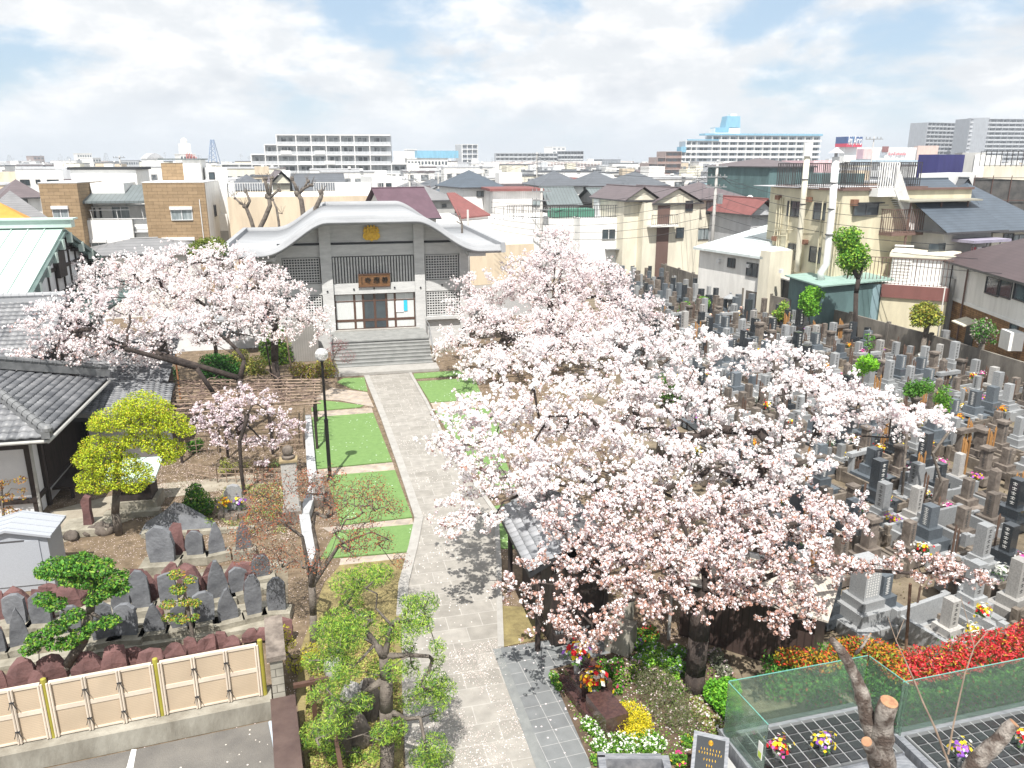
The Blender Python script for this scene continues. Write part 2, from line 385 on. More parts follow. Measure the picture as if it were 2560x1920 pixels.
# moss, slate plaza, asphalt
struct(flat('moss_bed', PG(VM, [(740, 1215), (878, 1200), (866, 1330), (868, 1480), (872, 1659), (660, 1659), (640, 1500), (650, 1400), (700, 1260)]), .004, m_moss))
struct(flat('moss_bed', PG(VR, [(165, 120), (420, 130), (560, 400), (175, 480)]), .004, m_moss))
struct(flat('slate_paving', PG(VR, [(175, 490), (560, 425), (1180, 420), (1180, 600), (700, 700), (960, 1521), (980, 1650), (640, 1650)]), .022, m_slate))
struct(flat('slate_border', PG(VR, [(110, 500), (175, 492), (640, 1650), (530, 1650)]), .026, m_slate2))
struct(flat('flower_bed_soil', PG(VR, [(600, 680), (1180, 520), (2100, 480), (2250, 1250), (1600, 1500), (960, 1500)]), .03, mat('dark_bed_soil', (.13, .09, .06), (.07, .05, .035), sc=5, rough=.95, bump=.5)))
struct(flat('garden_path', PG(VF, [(430, 1100), (820, 1000), (1400, 860), (2212, 780), (2212, 880), (1300, 1000), (1200, 1150), (520, 1380)]), .002, mat('sand_path', (.34, .31, .25), (.24, .21, .165), sc=2, rough=.95)))
# ---------------------------------------------------------------- shared materials and helpers for buildings
m_con = mat('board_concrete', (.56, .565, .56), (.46, .465, .465), sc=1.2, rough=.85, bump=.25, bsc=5, stretch=(1, 1, 4))
m_roofc = mat('roof_concrete', (.34, .35, .365), (.27, .28, .295), sc=.9, rough=.8, stretch=(.5, 1, 1))
m_step = mat('stair_stone', (.27, .275, .268), (.20, .205, .20), sc=2.2, rough=.8, bump=.15)
m_dark = mat('dark_gap', (.03, .032, .036), rough=.6)
m_brown = mat('dark_brown_frame', (.10, .055, .04), rough=.5)
m_wood = mat('plaque_wood', (.30, .155, .07), (.13, .065, .03), sc=3, rough=.6, stretch=(.6, 4, 8))
m_gold = mat('gold_crest', (.72, .46, .06), (.5, .28, .03), sc=6, rough=.35, metal=.6)
m_ink = mat('black_ink', (.012, .011, .01), rough=.6)
m_curt = mat('pale_curtain', (.62, .64, .63), (.5, .52, .52), sc=6, rough=.7, stretch=(8, 1, .3))
m_white = mat('white_paint', (.80, .80, .78), (.72, .72, .71), sc=2, rough=.7)
m_glass = mat('dark_glass', (.055, .075, .085), (.03, .04, .05), sc=.8, rough=.08, spec=.8)
m_glassl = mat('curtained_glass', (.34, .38, .39), (.12, .15, .16), sc=1.1, rough=.15, spec=.7, stretch=(3, 3, .4))
m_alu = mat('dark_window_frame', (.07, .07, .075), rough=.4)
m_aluw = mat('white_window_frame', (.75, .75, .75), rough=.5)
m_steel = mat('grey_steel', (.4, .41, .42), rough=.4, metal=.6)
def text_mesh(name, s, size, mt, parent, loc, rot, ext=.01, align='CENTER', fit=None, shear=0.0):
    cu = bpy.data.curves.new(name, 'FONT'); cu.body = s; cu.size = size; cu.extrude = ext; cu.align_x = align; cu.align_y = 'CENTER'; cu.resolution_u = 2; cu.shear = shear
    t = bpy.data.objects.new(name + '_src', cu); COL.objects.link(t); bpy.context.view_layer.update()
    me = bpy.data.meshes.new_from_object(t.evaluated_get(bpy.context.evaluated_depsgraph_get()))
    bpy.data.objects.remove(t); me.materials.clear(); me.materials.append(mt)
    if fit:
        xs = [v.co.x for v in me.vertices]; w = max(xs) - min(xs)
        for v in me.vertices: v.co.x *= fit / w
    o = bpy.data.objects.new(name, me); COL.objects.link(o)
    po = world_loc(parent) if parent else (0, 0, 0)
    o.location = (loc[0] - po[0], loc[1] - po[1], loc[2] - po[2]); o.rotation_euler = rot
    if parent: o.parent = parent
    return o
def tiles(name, poly, mt, parent, tw=.27, th=.24, wave=.04, step=.042, ns=5):
    """a roof slope of curved clay tiles; poly is planar, its first edge the eave (left to right seen from outside)"""
    P = [Vector(p) for p in poly]; e = (P[1] - P[0]); e.normalize()
    nrm = (P[1] - P[0]).cross(P[-1] - P[0]).normalized()
    if nrm.z < 0: nrm = -nrm
    t = nrm.cross(e)
    if (P[-1] - P[0]).dot(t) < 0: t = -t
    q = [((p - P[0]).dot(e), (p - P[0]).dot(t)) for p in P]
    def inside(x, y):
        c = False; n = len(q)
        for i in range(n):
            x0, y0 = q[i]; x1, y1 = q[(i + 1) % n]
            if (y0 > y) != (y1 > y) and x < (x1 - x0) * (y - y0) / (y1 - y0) + x0: c = not c
        return c
    x0 = min(a for a, b in q); x1 = max(a for a, b in q); y0 = min(b for a, b in q); y1 = max(b for a, b in q)
    vs = []; fs = []; uv = []
    prof = [wave * (.5 - .5 * math.cos(2 * math.pi * k / (ns - 1))) * (1 if k else 0) for k in range(ns)]
    for j in range(int((y1 - y0) / th) + 1):
        for i in range(int((x1 - x0) / tw) + 1):
            a = x0 + i * tw; b = y0 + j * th
            if not inside(a + tw / 2, b + th / 2): continue
            o = len(vs)
            for r, (bb, hh) in enumerate(((b, step), (b + th, 0), (b, -.01))):
                for k in range(ns):
                    p = P[0] + e * (a + tw * k / (ns - 1)) + t * bb + nrm * (hh + (prof[k] if r < 2 else prof[k] * .5)); vs.append(tuple(p))
            for k in range(ns - 1):
                fs.append((o + k, o + k + 1, o + ns + k + 1, o + ns + k)); fs.append((o + 2 * ns + k, o + 2 * ns + k + 1, o + k + 1, o + k))
                uv += [(i + .5, j + .5)] * 8
    off = Vector(world_loc(parent)) if parent else Vector((0, 0, 0))
    me = bpy.data.meshes.new(name); me.from_pydata([(v[0] - off.x, v[1] - off.y, v[2] - off.z) for v in vs], [], fs)
    ul = me.uv_layers.new(name='UVMap'); ul.data.foreach_set('uv', np.array(uv, dtype=np.float32).ravel())
    me.materials.append(mt); me.polygons.foreach_set('use_smooth', [True] * len(fs)); me.update()
    o = bpy.data.objects.new(name, me); COL.objects.link(o)
    if parent: o.parent = parent
    base = MB(); base.slab([tuple(p - nrm * .02) for p in P], .14); base.build('roof_boarding', m_dark, parent)
    return o
m_kawara = tile_mat('grey_clay_tile', (.065, .07, .08), (.225, .23, .24), rough=.5)
m_ridge = mat('ridge_tile', (.2, .205, .21), (.12, .125, .13), sc=3, rough=.5)

# ---------------------------------------------------------------- the temple hall
TF = Fr(-11.57, 49.92, R(13)); TL = TF.w(2.65, 6, 0)
T = thing('temple_hall', 'grey concrete temple hall with curved roof and gold crest at the end of the path', 'temple', TL)
CU = 2.65
def fbox(name, mt, *bs, fr=TF, parent=T, label=None, smooth=False):
    mb = MB(fr)
    for b in bs: mb.box(*b)
    return mb.build(name, mt, parent, smooth, label)
# walls
fbox('side_wall', m_con, (-3.56, .25, 0, -3.2, 13, 6.4)); fbox('side_wall', m_con, (8.5, .25, 0, 8.86, 13, 6.4))
def arch_z(u, hi=8.12, lo=6.5):           # underside of the roof over u
    a = abs(u - CU)
    if a < 2.9: return hi
    if a < 6.3: return hi - (hi - lo) * (.5 - .5 * math.cos(math.pi * ((a - 2.9) / 3.4) ** .92))
    return lo
mb = MB(TF)
us = [i * .31 - 3.2 for i in range(38)]
poly = [(-3.2, 6.0)] + [(8.5, 6.0)] + [(u, arch_z(u) + .05) for u in us[::-1] if u < 8.5]
mb.vprism(poly, .06, .3); mb.build('gable_wall', m_con, T)
fbox('back_wall', m_con, (-3.2, 12.7, 0, 8.5, 13, 6.5))
fbox('string_course', m_dark, (-3.2, -.0, 6.86, -.62, .05, 6.98), (.08, 0, 6.86, 5.3, .05, 6.98), (5.96, 0, 6.86, 8.5, .05, 6.98))
fbox('beam', m_con, (-3.2, -.1, 6.12, -.62, .06, 6.84), (5.96, -.1, 6.12, 8.5, .06, 6.84), (.08, -.1, 6.12, 5.3, .06, 6.84))
fbox('lintel', m_con, (.08, -.12, 3.68, 5.3, .1, 4.38)); fbox('lintel', m_con, (-3.2, -.1, 3.7, -.62, .06, 4.42)); fbox('lintel', m_con, (5.96, -.1, 3.7, 8.5, .06, 4.42))
for u0, u1 in ((-.62, .08), (5.3, 5.96)): fbox('pillar', m_con, (u0, -.35, 0, u1, .3, 8.14))
for u0, u1 in ((-3.56, -2.98), (8.28, 8.86)): fbox('corner_pillar', m_con, (u0, -.16, 0, u1, .25, arch_z(u0 if u0 < 0 else u1) + .12))
# ribbed panel
mb = MB(TF); mb.box(.08, .0, 4.38, 5.3, .1, 6.12); mb.m = 1
for i in range(28):
    a = .14 + i * .185; mb.box(a, -.1, 4.40, a + .10, -.001, 6.05)
mb.build('ribbed_panel', [mat('groove_shade_concrete', (.12, .12, .125)), m_con], T)  # same concrete painted dark behind the ribs, for the shade in the grooves
# pierced lattice screens
def lattice(u0, u1, z0, z1, n, m):
    fbox('screen_back', m_dark, (u0, .035, z0, u1, .2, z1))
    mb = MB(TF); du = (u1 - u0) / n; dz = (z1 - z0) / m
    for i in range(n + 1): mb.box(u0 + i * du - .027, -.06, z0 - .05, u0 + i * du + .027, .05, z1 + .05)
    for j in range(m + 1):
        for i in range(n): mb.box(u0 + i * du + .028, -.055, z0 + j * dz - .03, u0 + (i + 1) * du - .028, .045, z0 + j * dz + .03)
    mb.build('lattice_screen', m_con, T)
lattice(-2.9, -.72, 4.5, 6.02, 13, 9); lattice(6.06, 8.18, 4.5, 6.02, 12, 9)
lattice(-2.9, -.72, 2.1, 3.62, 13, 9); lattice(6.06, 8.18, 2.1, 3.62, 12, 9)
fbox('sill', m_con, (-3.2, -.3, 1.82, -.62, .2, 2.03)); fbox('sill', m_con, (5.96, -.3, 1.82, 8.5, .2, 2.03))
fbox('plinth_wall', m_con, (-3.2, -.02, 0, -.62, .2, 1.82)); fbox('plinth_wall', m_con, (5.96, -.02, 0, 8.5, .2, 1.82))
# doors
fbox('door_recess', m_dark, (.08, .5, 1.3, 5.3, .6, 3.68)); fbox('door_floor', m_step, (.08, -.1, 1.2, 5.3, .5, 1.3))
dw = [.10, 1.36, 1.92, 2.66, 3.42, 3.98, 5.28]
for i, (a, b) in enumerate(zip(dw[:-1], dw[1:])):
    mb = MB(TF)
    for x in (a, b - .07): mb.box(x, .10, 1.3, x + .07, .17, 3.67)
    for z in (1.3, 1.82, 3.14, 3.6): mb.box(a + .07, .105, z, b - .07, .165, z + (.16 if z == 1.82 else .07))
    d = mb.build('door', m_brown, T)
    g = MB(TF); g.box(a + .07, .13, 1.36, b - .07, .14, 3.6); g.build('pane', m_curt if i not in (2, 3) else m_glass, d)
mb = MB(TF)
for u in (2.15, 2.72): mb.box(u, .3, 1.32, u + .42, .42, 1.8)
mb.build('offering_box', mat('orange_wood', (.55, .2, .04), rough=.5), T)
fbox('notice_board', m_white, (4.03, .085, 2.35, 4.52, .10, 3.08)); fbox('notice', mat('cyan_paper', (.04, .5, .72)), (4.55, .085, 2.42, 4.78, .10, 3.12))
# lamps in the lintel
for u, v, z in ((1.37, -.12, 4.0), (2.66, -.12, 4.02), (3.98, -.12, 4.02), (-.3, -.35, 3.95), (5.65, -.35, 4.0), (7.1, -.1, 4.08)):
    mb = MB(TF); mb.tube([(u, v, z), (u, v - .05, z)], .06, 10); mb.build('spot_lamp', m_dark, T)
# plaque leaning forward, with its calligraphy
pq = MB(TF); pq.add([(1.68, -.42, 4.98), (3.70, -.42, 4.98), (3.70, -.2, 4.12), (1.68, -.2, 4.12), (1.68, -.34, 5.0), (3.70, -.34, 5.0), (3.70, -.12, 4.14), (1.68, -.12, 4.14)],
    [(0, 3, 2, 1), (4, 5, 6, 7), (0, 1, 5, 4), (1, 2, 6, 5), (2, 3, 7, 6), (3, 0, 4, 7)])
PQ = pq.build('plaque', m_wood, T)
b = MB(TF)
for (a0, z0, a1, z1) in ((1.66, 4.95, 3.72, 5.02), (1.66, 4.10, 3.72, 4.16)):
    v0 = -.2 - .22 * (z0 - 4.12) / .86; b.box(a0, v0 - .03, z0, a1, v0 + .05, z1)
b.build('plaque_frame', m_brown, PQ)
ta = math.atan2(.22, .86)
for ch, u, s in (('寺', 2.28, .44), ('應', 2.83, .44), ('善', 3.36, .44)):
    p = TF.w(u, -.325, 4.55); text_mesh('lettering', ch, s, m_ink, PQ, p, (R(90) + ta, 0, R(13)), .012)
mb = MB(TF)
for k in range(5):
    z = 4.76 - .1 * k; v = -.205 - .22 * (z - 4.12) / .86; mb.bar((1.86, v - .012, z), (1.93, v - .012, z + .012), .014); mb.bar((1.90, v - .012, z - .03), (1.885, v - .012, z + .035), .012)
mb.build('small_strokes', m_ink, PQ)
# gold paulownia crest
mb = MB(TF)
def blob(u, z, ru, rz, t=.09, n=14):
    mb.vprism([(u + ru * math.cos(2 * math.pi * k / n), z + rz * math.sin(2 * math.pi * k / n)) for k in range(n)], -.06 - t, .06)
mb.vprism([(CU, 7.02), (CU + .2, 7.16), (CU + .3, 7.4), (CU + .14, 7.6), (CU, 7.55), (CU - .14, 7.6), (CU - .3, 7.4), (CU - .2, 7.16)], -.16, .06)
for s in (-1, 1):
    mb.vprism([(CU + s * .16, 7.12), (CU + s * .36, 7.1), (CU + s * .54, 7.28), (CU + s * .52, 7.5), (CU + s * .34, 7.62), (CU + s * .2, 7.58)][::s], -.12, .06)
for c, h in ((-.38, 2), (-.19, 3), (0, 3), (.19, 3), (.38, 2)):
    mb.box(CU + c - .03, -.08, 7.5, CU + c + .03, -.02, 7.66 + .1 * h)
    for k in range(h):
        for s in (-1, 1): blob(CU + c + s * (.06 - .01 * k), 7.64 + .12 * k, .07, .065, .06 + .02 * (k % 2), 8)
    blob(CU + c, 7.66 + .11 * h, .055, .05, .08, 8)
mb.build('crest', m_gold, T)
# roof shell
def roof_z(u):
    a = abs(u - CU)
    if a < 2.7: return 8.72
    if a < 6.7: return 8.72 - 1.90 * (.5 - .5 * math.cos(math.pi * ((a - 2.7) / 4.0) ** .9))
    return 6.82
U = [CU + x for x in np.linspace(-8.8, 8.0, 90)]
def band(v0, v1, dz0, dz1, us=U, grow=0.0):
    mb = MB(TF); o = len(mb.v)
    for u in us:
        z = roof_z(u); a = max(0, abs(u - CU) - 2.4) / 2.6; k = .02 * min(a, 1)
        mb.v += [TF.w(u, v0, z + dz0), TF.w(u, v1, z + dz0), TF.w(u, v1, z + dz1), TF.w(u, v0, z + dz1)]
    for i in range(len(us) - 1):
        for k in range(4): mb.f.append((i * 4 + k, (i + 1) * 4 + k, (i + 1) * 4 + (k + 1) % 4, i * 4 + (k + 1) % 4)); mb.mi.append(0)
    mb.f.append((3, 2, 1, 0)); e = (len(us) - 1) * 4; mb.f.append((e, e + 1, e + 2, e + 3)); mb.mi += [0, 0]
    return mb
band(-1.9, 13.2, -.40, -.12).build('roof', m_roofc, T, True)
for v0, v1, d0, d1 in ((-2.05, -1.9, -.5, .02), (-2.17, -2.05, -.46, -.16), (-2.26, -2.17, -.40, -.26)): band(v0, v1, d0, d1).build('roof_fascia', m_roofc, T, True)
band(13.2, 13.5, -.45, .16).build('roof_rim', m_roofc, T, True)
for ua, ub in ((U[0] - .3, U[0]), (U[-1], U[-1] + .3)): fbox('roof_rim', m_roofc, (ua, -2.2, 6.35, ub, 13.5, 6.98))
for s in (-1, 1): fbox('eave_bracket', m_con, (CU + s * 6.5 - .5, -1.7, 6.1, CU + s * 6.5 + .6, .3, 6.34))
fbox('porch_wall', m_con, (-4.4, 1.0, 0, -3.56, 12, 6.2))
# entrance steps
st = thing('front_steps', 'broad flight of grey stone steps leading up to the temple doors', 'steps', TF.w(CU, -5, 0))
n = 7
fbox('landing', m_step, (-.3, -3.25, 0, 5.75, -.1, 1.22), parent=st)
fbox('landing_slab', m_step, (-.3, -3.3, 1.22, 5.75, -.1, 1.295), parent=st)
fbox('landing_slab', m_kerb, (-.02, -.45, 1.297, 5.5, -.12, 1.36), parent=st)
for k in range(n):
    z1 = 1.295 - (k + 1) * .155; v1 = -3.3 - k * .29
    fbox('step', m_step, (-.22, v1 - .33, 0, 5.72, v1 - .001, z1 - .03), parent=st); fbox('step_edge', m_step, (-.22, v1 - .35, z1 - .03, 5.72, v1 - .001, z1), parent=st)
fbox('bottom_slab', m_kerb, (-.6, -6.8, 0, 5.9, -5.33, .17), parent=st)
for s, u in ((0, -.28), (1, 5.78)):
    h = thing('handrail', ('left', 'right')[s] + ' stainless handrail along the temple steps', 'handrail', TF.w(u, -4, 0))
    mb = MB(TF); mb.tube([(u, -1.6, 2.15), (u, -3.3, 2.1), (u, -5.2, .95), (u, -5.4, .95)], .025, 6); mb.tube([(u, -1.6, 1.8), (u, -3.3, 1.75), (u, -5.2, .6)], .018, 6); mb.build('rail', m_steel, h)
    for v, z0, z1 in ((-1.6, 1.3, 2.15), (-3.2, 1.3, 2.12), (-5.1, .17, 1.0)):
        mb = MB(TF); mb.tube([(u, v, z0 - .1), (u, v, z1)], .022, 6); mb.build('post', m_steel, h)
# ---------------------------------------------------------------- old tiled hall, foreground left
m_plaster = mat('white_plaster', (.72, .73, .74), (.62, .63, .65), sc=1.2, rough=.85)
m_timber = mat('dark_timber', (.045, .032, .028), (.02, .016, .015), sc=3, rough=.7, stretch=(3, 3, .5))
m_gcop = mat('green_copper', (.12, .17, .16), (.08, .12, .115), sc=2, rough=.6)
m_gcopl = mat('pale_green_roof', (.50, .60, .56), (.40, .52, .47), sc=1.0, rough=.4, stretch=(1, .3, 1))
LF = Fr(-15.2, 24.0, R(12.5))
HL = thing('tiled_hall', 'old grey tiled hall with white plaster walls and dark timber posts at the left edge', 'hall', LF.w(-5, 4, 0))
def sl(u, v): return 3.3 + .46 * min(-u, v, 7.3 - v)
lw = lambda *p: LF.w(*p)
def RP(*pts): return [LF.w(u, v, sl(u, v)) for u, v in pts]
tiles('roof', RP((0, 0), (0, 7.3), (-3.65, 3.65)), m_kawara, HL, tw=.25, th=.235)
tiles('roof', RP((-9, 0), (0, 0), (-3.65, 3.65), (-9, 3.65)), m_kawara, HL, tw=.30, th=.30, wave=.06)
tiles('roof', RP((0, 7.3), (-9, 7.3), (-9, 3.65), (-3.65, 3.65)), m_kawara, HL)
def ridge(a, b, h=.2, r=.11, w=.2, parent=None, mt=None, fr=LF):
    mb = MB(); A_ = Vector(fr.w(*a)); B_ = Vector(fr.w(*b)); n = 9
    P = [tuple(A_.lerp(B_, k / n)) for k in range(n + 1)]
    mb.tube([(p[0], p[1], p[2] + h * .4) for p in P], [w * .75] * (n + 1), 4, rot=math.pi / 4)
    mb.tube([(p[0], p[1], p[2] + h + .02) for p in P], [r] * (n + 1), 8)
    L_ = (B_ - A_).length; m = int(L_ / .3)
    for k in range(m + 1):
        p = A_.lerp(B_, k / m); q = A_.lerp(B_, min(1, (k + .12) / m)); mb.tube([(p.x, p.y, p.z + h + .02), (q.x, q.y, q.z + h + .02)], r * 1.18, 8)
    return mb.build('ridge', mt or m_ridge, parent, False)
ridge((.05, -.05, 3.36), (-3.65, 3.65, 5.0), parent=HL, r=.13); ridge((.05, 7.35, 3.4), (-3.65, 3.65, 5.0), h=.36, parent=HL, w=.26); ridge((-3.65, 3.65, 5.1), (-9, 3.65, 5.1), h=.5, parent=HL)
mb = MB(LF); mb.sphere((.12, -.12, 3.62), .17, 10); mb.box(-.06, -.26, 3.34, .2, 0, 3.6); mb.build('ridge_end', m_ridge, HL)
mb = MB(LF); mb.tube([(.08, -.15, 3.2), (.08, 7.3, 3.2)], .06, 8); mb.tube([(.08, -.1, 3.2), (-9, -.1, 3.2)], .06, 8); mb.tube([(-.95, 1.15, 3.0), (-.98, 1.1, .1)], .05, 8); mb.tube([(.05, -.05, 3.17), (-.95, 1.15, 3.0)], .04, 8); mb.build('gutter', mat('pale_gutter', (.42, .42, .4), rough=.5), HL)
fbox('eave_board', m_timber, (-9, .1, 3.06, -.1, 7.2, 3.22), fr=LF, parent=HL)
# walls: panels between posts
fbox('wall', m_plaster, (-9, 1.3, 0, -1.15, 7, 3.06), fr=LF, parent=HL)
for u in (-1.2, -2.65, -4.6): fbox('post', m_timber, (u, 1.17, 0, u + .2, 1.37, 3.06), fr=LF, parent=HL)
for v in (2.2, 6.9): fbox('post', m_timber, (-1.22, v, 0, -1.02, v + .18, 3.06), fr=LF, parent=HL)
for z in (.55, 2.55): fbox('wall_rail', m_timber, (-9, 1.2, z, -1.2, 1.31, z + .16), fr=LF, parent=HL); fbox('wall_rail', m_timber, (-1.17, 1.4, z, -1.07, 6.9, z + .16), fr=LF, parent=HL)
mb = MB(LF); mb.box(-1.12, 2.45, .75, -1.09, 6.8, 2.5)
for k in range(42): mb.box(-1.09, 2.5 + k * .1, .75, -1.03, 2.545 + k * .1, 2.5)
mb.build('lattice_window', m_timber, HL)
fbox('bench_deck', m_timber, (-1.05, 2.6, .42, -.35, 6.6, .5), (-.5, 2.7, 0, -.4, 2.8, .42), (-.5, 6.3, 0, -.4, 6.4, .42), fr=LF, parent=HL)
# lower corridor roof beside it
CR = thing('corridor', 'low tiled corridor behind the yellow-green maple', 'corridor', LF.w(1, 8, 0))
tiles('roof', [LF.w(*p) for p in ((-.9, 4.6, 2.55), (2.4, 5.0, 2.1), (2.4, 8.4, 2.7), (-.9, 8.4, 3.15))], m_kawara, CR, tw=.24, th=.2, wave=.03)
fbox('wall', m_plaster, (-.6, 6, 0, 2.0, 8.4, 2.1), fr=LF, parent=CR); fbox('post', m_timber, (1.95, 5.9, 0, 2.1, 6.05, 2.1), fr=LF, parent=CR)
ridge((-.9, 4.65, 2.6), (2.4, 5.05, 2.15), h=.08, parent=CR, w=.12, r=.07)
AN = thing('tiled_annex', 'grey tiled annex with a dark ridge half hidden under the left cherry trees', 'annex', LF.w(-2, 12, 0))
tiles('roof', [LF.w(*p) for p in ((-14, 6.9, 4.45), (-1.9, 6.9, 4.45), (-1.9, 10, 6.2), (-14, 10, 6.2))], m_kawara, AN, tw=.28, th=.26)
tiles('roof', [LF.w(*p) for p in ((-1.9, 13.1, 4.45), (-14, 13.1, 4.45), (-14, 10, 6.2), (-1.9, 10, 6.2))], m_kawara, AN, tw=.28, th=.26)
tiles('roof', [LF.w(*p) for p in ((-1.5, 8.6, 2.9), (2.0, 8.6, 2.7), (2.0, 12, 3.9), (-1.5, 12, 4.2))], m_kawara, AN, tw=.26, th=.25)
ridge((-14, 10, 6.15), (-1.9, 10, 6.15), h=.3, parent=AN, mt=m_roofc)
fbox('wall', m_timber, (-14, 7.8, 0, -2.4, 12.4, 4.5), (-2.4, 9, 0, 1.6, 12, 2.7), fr=LF, parent=AN); mb = MB(LF); mb.add([(-2.3, 7.2, 4.4), (-2.3, 12.8, 4.4), (-2.3, 10, 6.0), (-2.5, 7.2, 4.4), (-2.5, 12.8, 4.4), (-2.5, 10, 6.0)], [(0, 1, 2), (3, 5, 4), (0, 2, 5, 3), (2, 1, 4, 5)]); mb.build('gable', m_timber, AN)

# ---------------------------------------------------------------- green-roofed main hall with a plastered gable
ga = at(*VA(410, 935), 40); GF = Fr(ga[0], ga[1], R(13), 0)
GH = thing('green_roof_hall', 'hall with pale green metal roof and a white gable divided by dark timber', 'hall', GF.w(-7, 0, 0))
AZ = 8.75; EZ = 6.15; HW = 7.0
def zr(v): return AZ - (AZ - EZ) * abs(v) / HW
for s in (-1, 1):
    q = [GF.w(*p) for p in ((-16, 0, AZ), (.75, 0, AZ), (.75, s * HW, EZ), (-16, s * HW, EZ))]
    if s > 0: q = q[::-1]
    mb = MB(); mb.slab(q[::-1], .16); mb.build('roof', m_gcopl, GH)
    mb = MB(GF)
    for k in range(22): mb.bar((-15.8 + k * .75, 0, AZ + .03), (-15.8 + k * .75, s * HW, EZ + .03), .05, .05)
    mb.build('roof_seam', m_gcopl, GH)
    mb = MB(GF); mb.bar((.80, 0, AZ - .22), (.80, s * HW, EZ - .22), .12, .32); mb.bar((.68, 0, AZ - .4), (.6, s * HW * .97, EZ - .36), .1, .26); mb.build('bargeboard', m_gcop, GH)
    for k, t in enumerate((.05, .3, .52, .74, .95) if s > 0 else (.14, .33, .52, .73, .95)):
        v = s * HW * t; z = zr(v) - .22
        mb = MB(GF); mb.box(-.3, v - .1, z - .42, .72, v + .1, z - .24); mb.build('purlin', m_timber, GH)
        mb = MB(GF); mb.box(.73, v - .14, z - .45, .95, v + .14, z + .05); mb.build('purlin_cap', m_gcopl, GH)
mb = MB(GF); mb.box(-16, -.3, AZ, 1.2, .3, AZ + .38); mb.box(-16, -.42, AZ + .38, 1.35, .42, AZ + .46); mb.build('ridge_cap', m_gcopl, GH)
# gable wall set back from the verge
mb = MB(GF); n = len(mb.v)
mb.add([(.3, -6.6, 0), (.3, 6.6, 0), (.3, 6.6, zr(6.6) - .25), (.3, 0, AZ - .25), (.3, -6.6, zr(-6.6) - .25)], [(0, 1, 2, 3, 4)]); mb.build('gable_wall', m_plaster, GH)
mb = MB(GF)
for v in (-5.6, -4.5, -3.3, -2.1, -.95, .3, 1.45, 2.6, 3.7, 4.8, 5.7): mb.box(.31, v - .06, 3, .37, v + .06, zr(v) - .3)
for v0, z0, v1, z1 in ((-6.6, 5.5, 6.6, 5.5), (-4.5, 6.75, 4.8, 6.75), (-2.2, 7.55, 2.4, 7.55)): mb.box(.31, v0, z0 - .08, .39, v1, z1 + .1)
mb.box(.31, -1.0, 6.3, .55, .2, 7.6)
mb.build('gable_timber', m_timber, GH)
for s in (-1, 1):      # skirt roof below the gable
    pass
mb = MB(); mb.slab([GF.w(*p) for p in ((.3, -4.0, 5.5), (2.4, -4.0, 4.6), (2.4, 7.2, 4.6), (.3, 7.2, 5.5))], .12); mb.build('skirt_roof', m_gcop, GH)
mb = MB(GF)
for k in range(19): mb.bar((.35, -3.9 + (k * .78) % 11, 5.54), (2.4, -3.9 + (k * .78) % 11, 4.66), .04, .04)
mb.build('skirt_seam', m_gcop, GH)
mb = MB(GF); mb.box(-15, -6.5, 0, .28, 6.5, 5.2); mb.build('wall', m_plaster, GH)

# ---------------------------------------------------------------- houses and blocks behind the garden
def pmat(n, c, k=.84, **kw): return mat(n, c, tuple(x * k for x in c), sc=kw.pop('sc', 1.3), rough=kw.pop('rough', .8), stretch=kw.pop('stretch', (1, 1, .22)), lo=.4, hi=.6, **kw)
m_cream = pmat('cream_render', (.62, .57, .42)); m_cream2 = pmat('pale_cream_render', (.72, .68, .56)); m_peach = pmat('peach_render', (.62, .52, .39))
m_greyw = pmat('grey_render', (.42, .42, .41)); m_offw = pmat('offwhite_render', (.78, .77, .74)); m_teal = pmat('teal_sheet', (.10, .17, .175), .75, stretch=(1, 1, .3)); m_pink = pmat('pink_render', (.78, .55, .58))
m_navy = pmat('navy_panel', (.035, .035, .15)); m_gsheet = pmat('grey_sheet', (.5, .51, .53)); m_rbrown = pmat('brown_wall', (.16, .10, .085))
m_slateroof = tile_mat('slate_shingle', (.10, .105, .115), (.17, .175, .185)); m_rail = mat('black_rail', (.05, .045, .045), rough=.5); m_railw = mat('white_rail', (.78, .78, .77), rough=.5)
m_redroof = pmat('red_metal_roof', (.21, .08, .075)); m_bluer = pmat('blue_metal_roof', (.12, .26, .42)); m_lblue = pmat('pale_blue_roof', (.42, .62, .66)); m_purple = pmat('purple_tile_roof', (.11, .065, .085)); m_orange = pmat('orange_tile_roof', (.6, .27, .05))
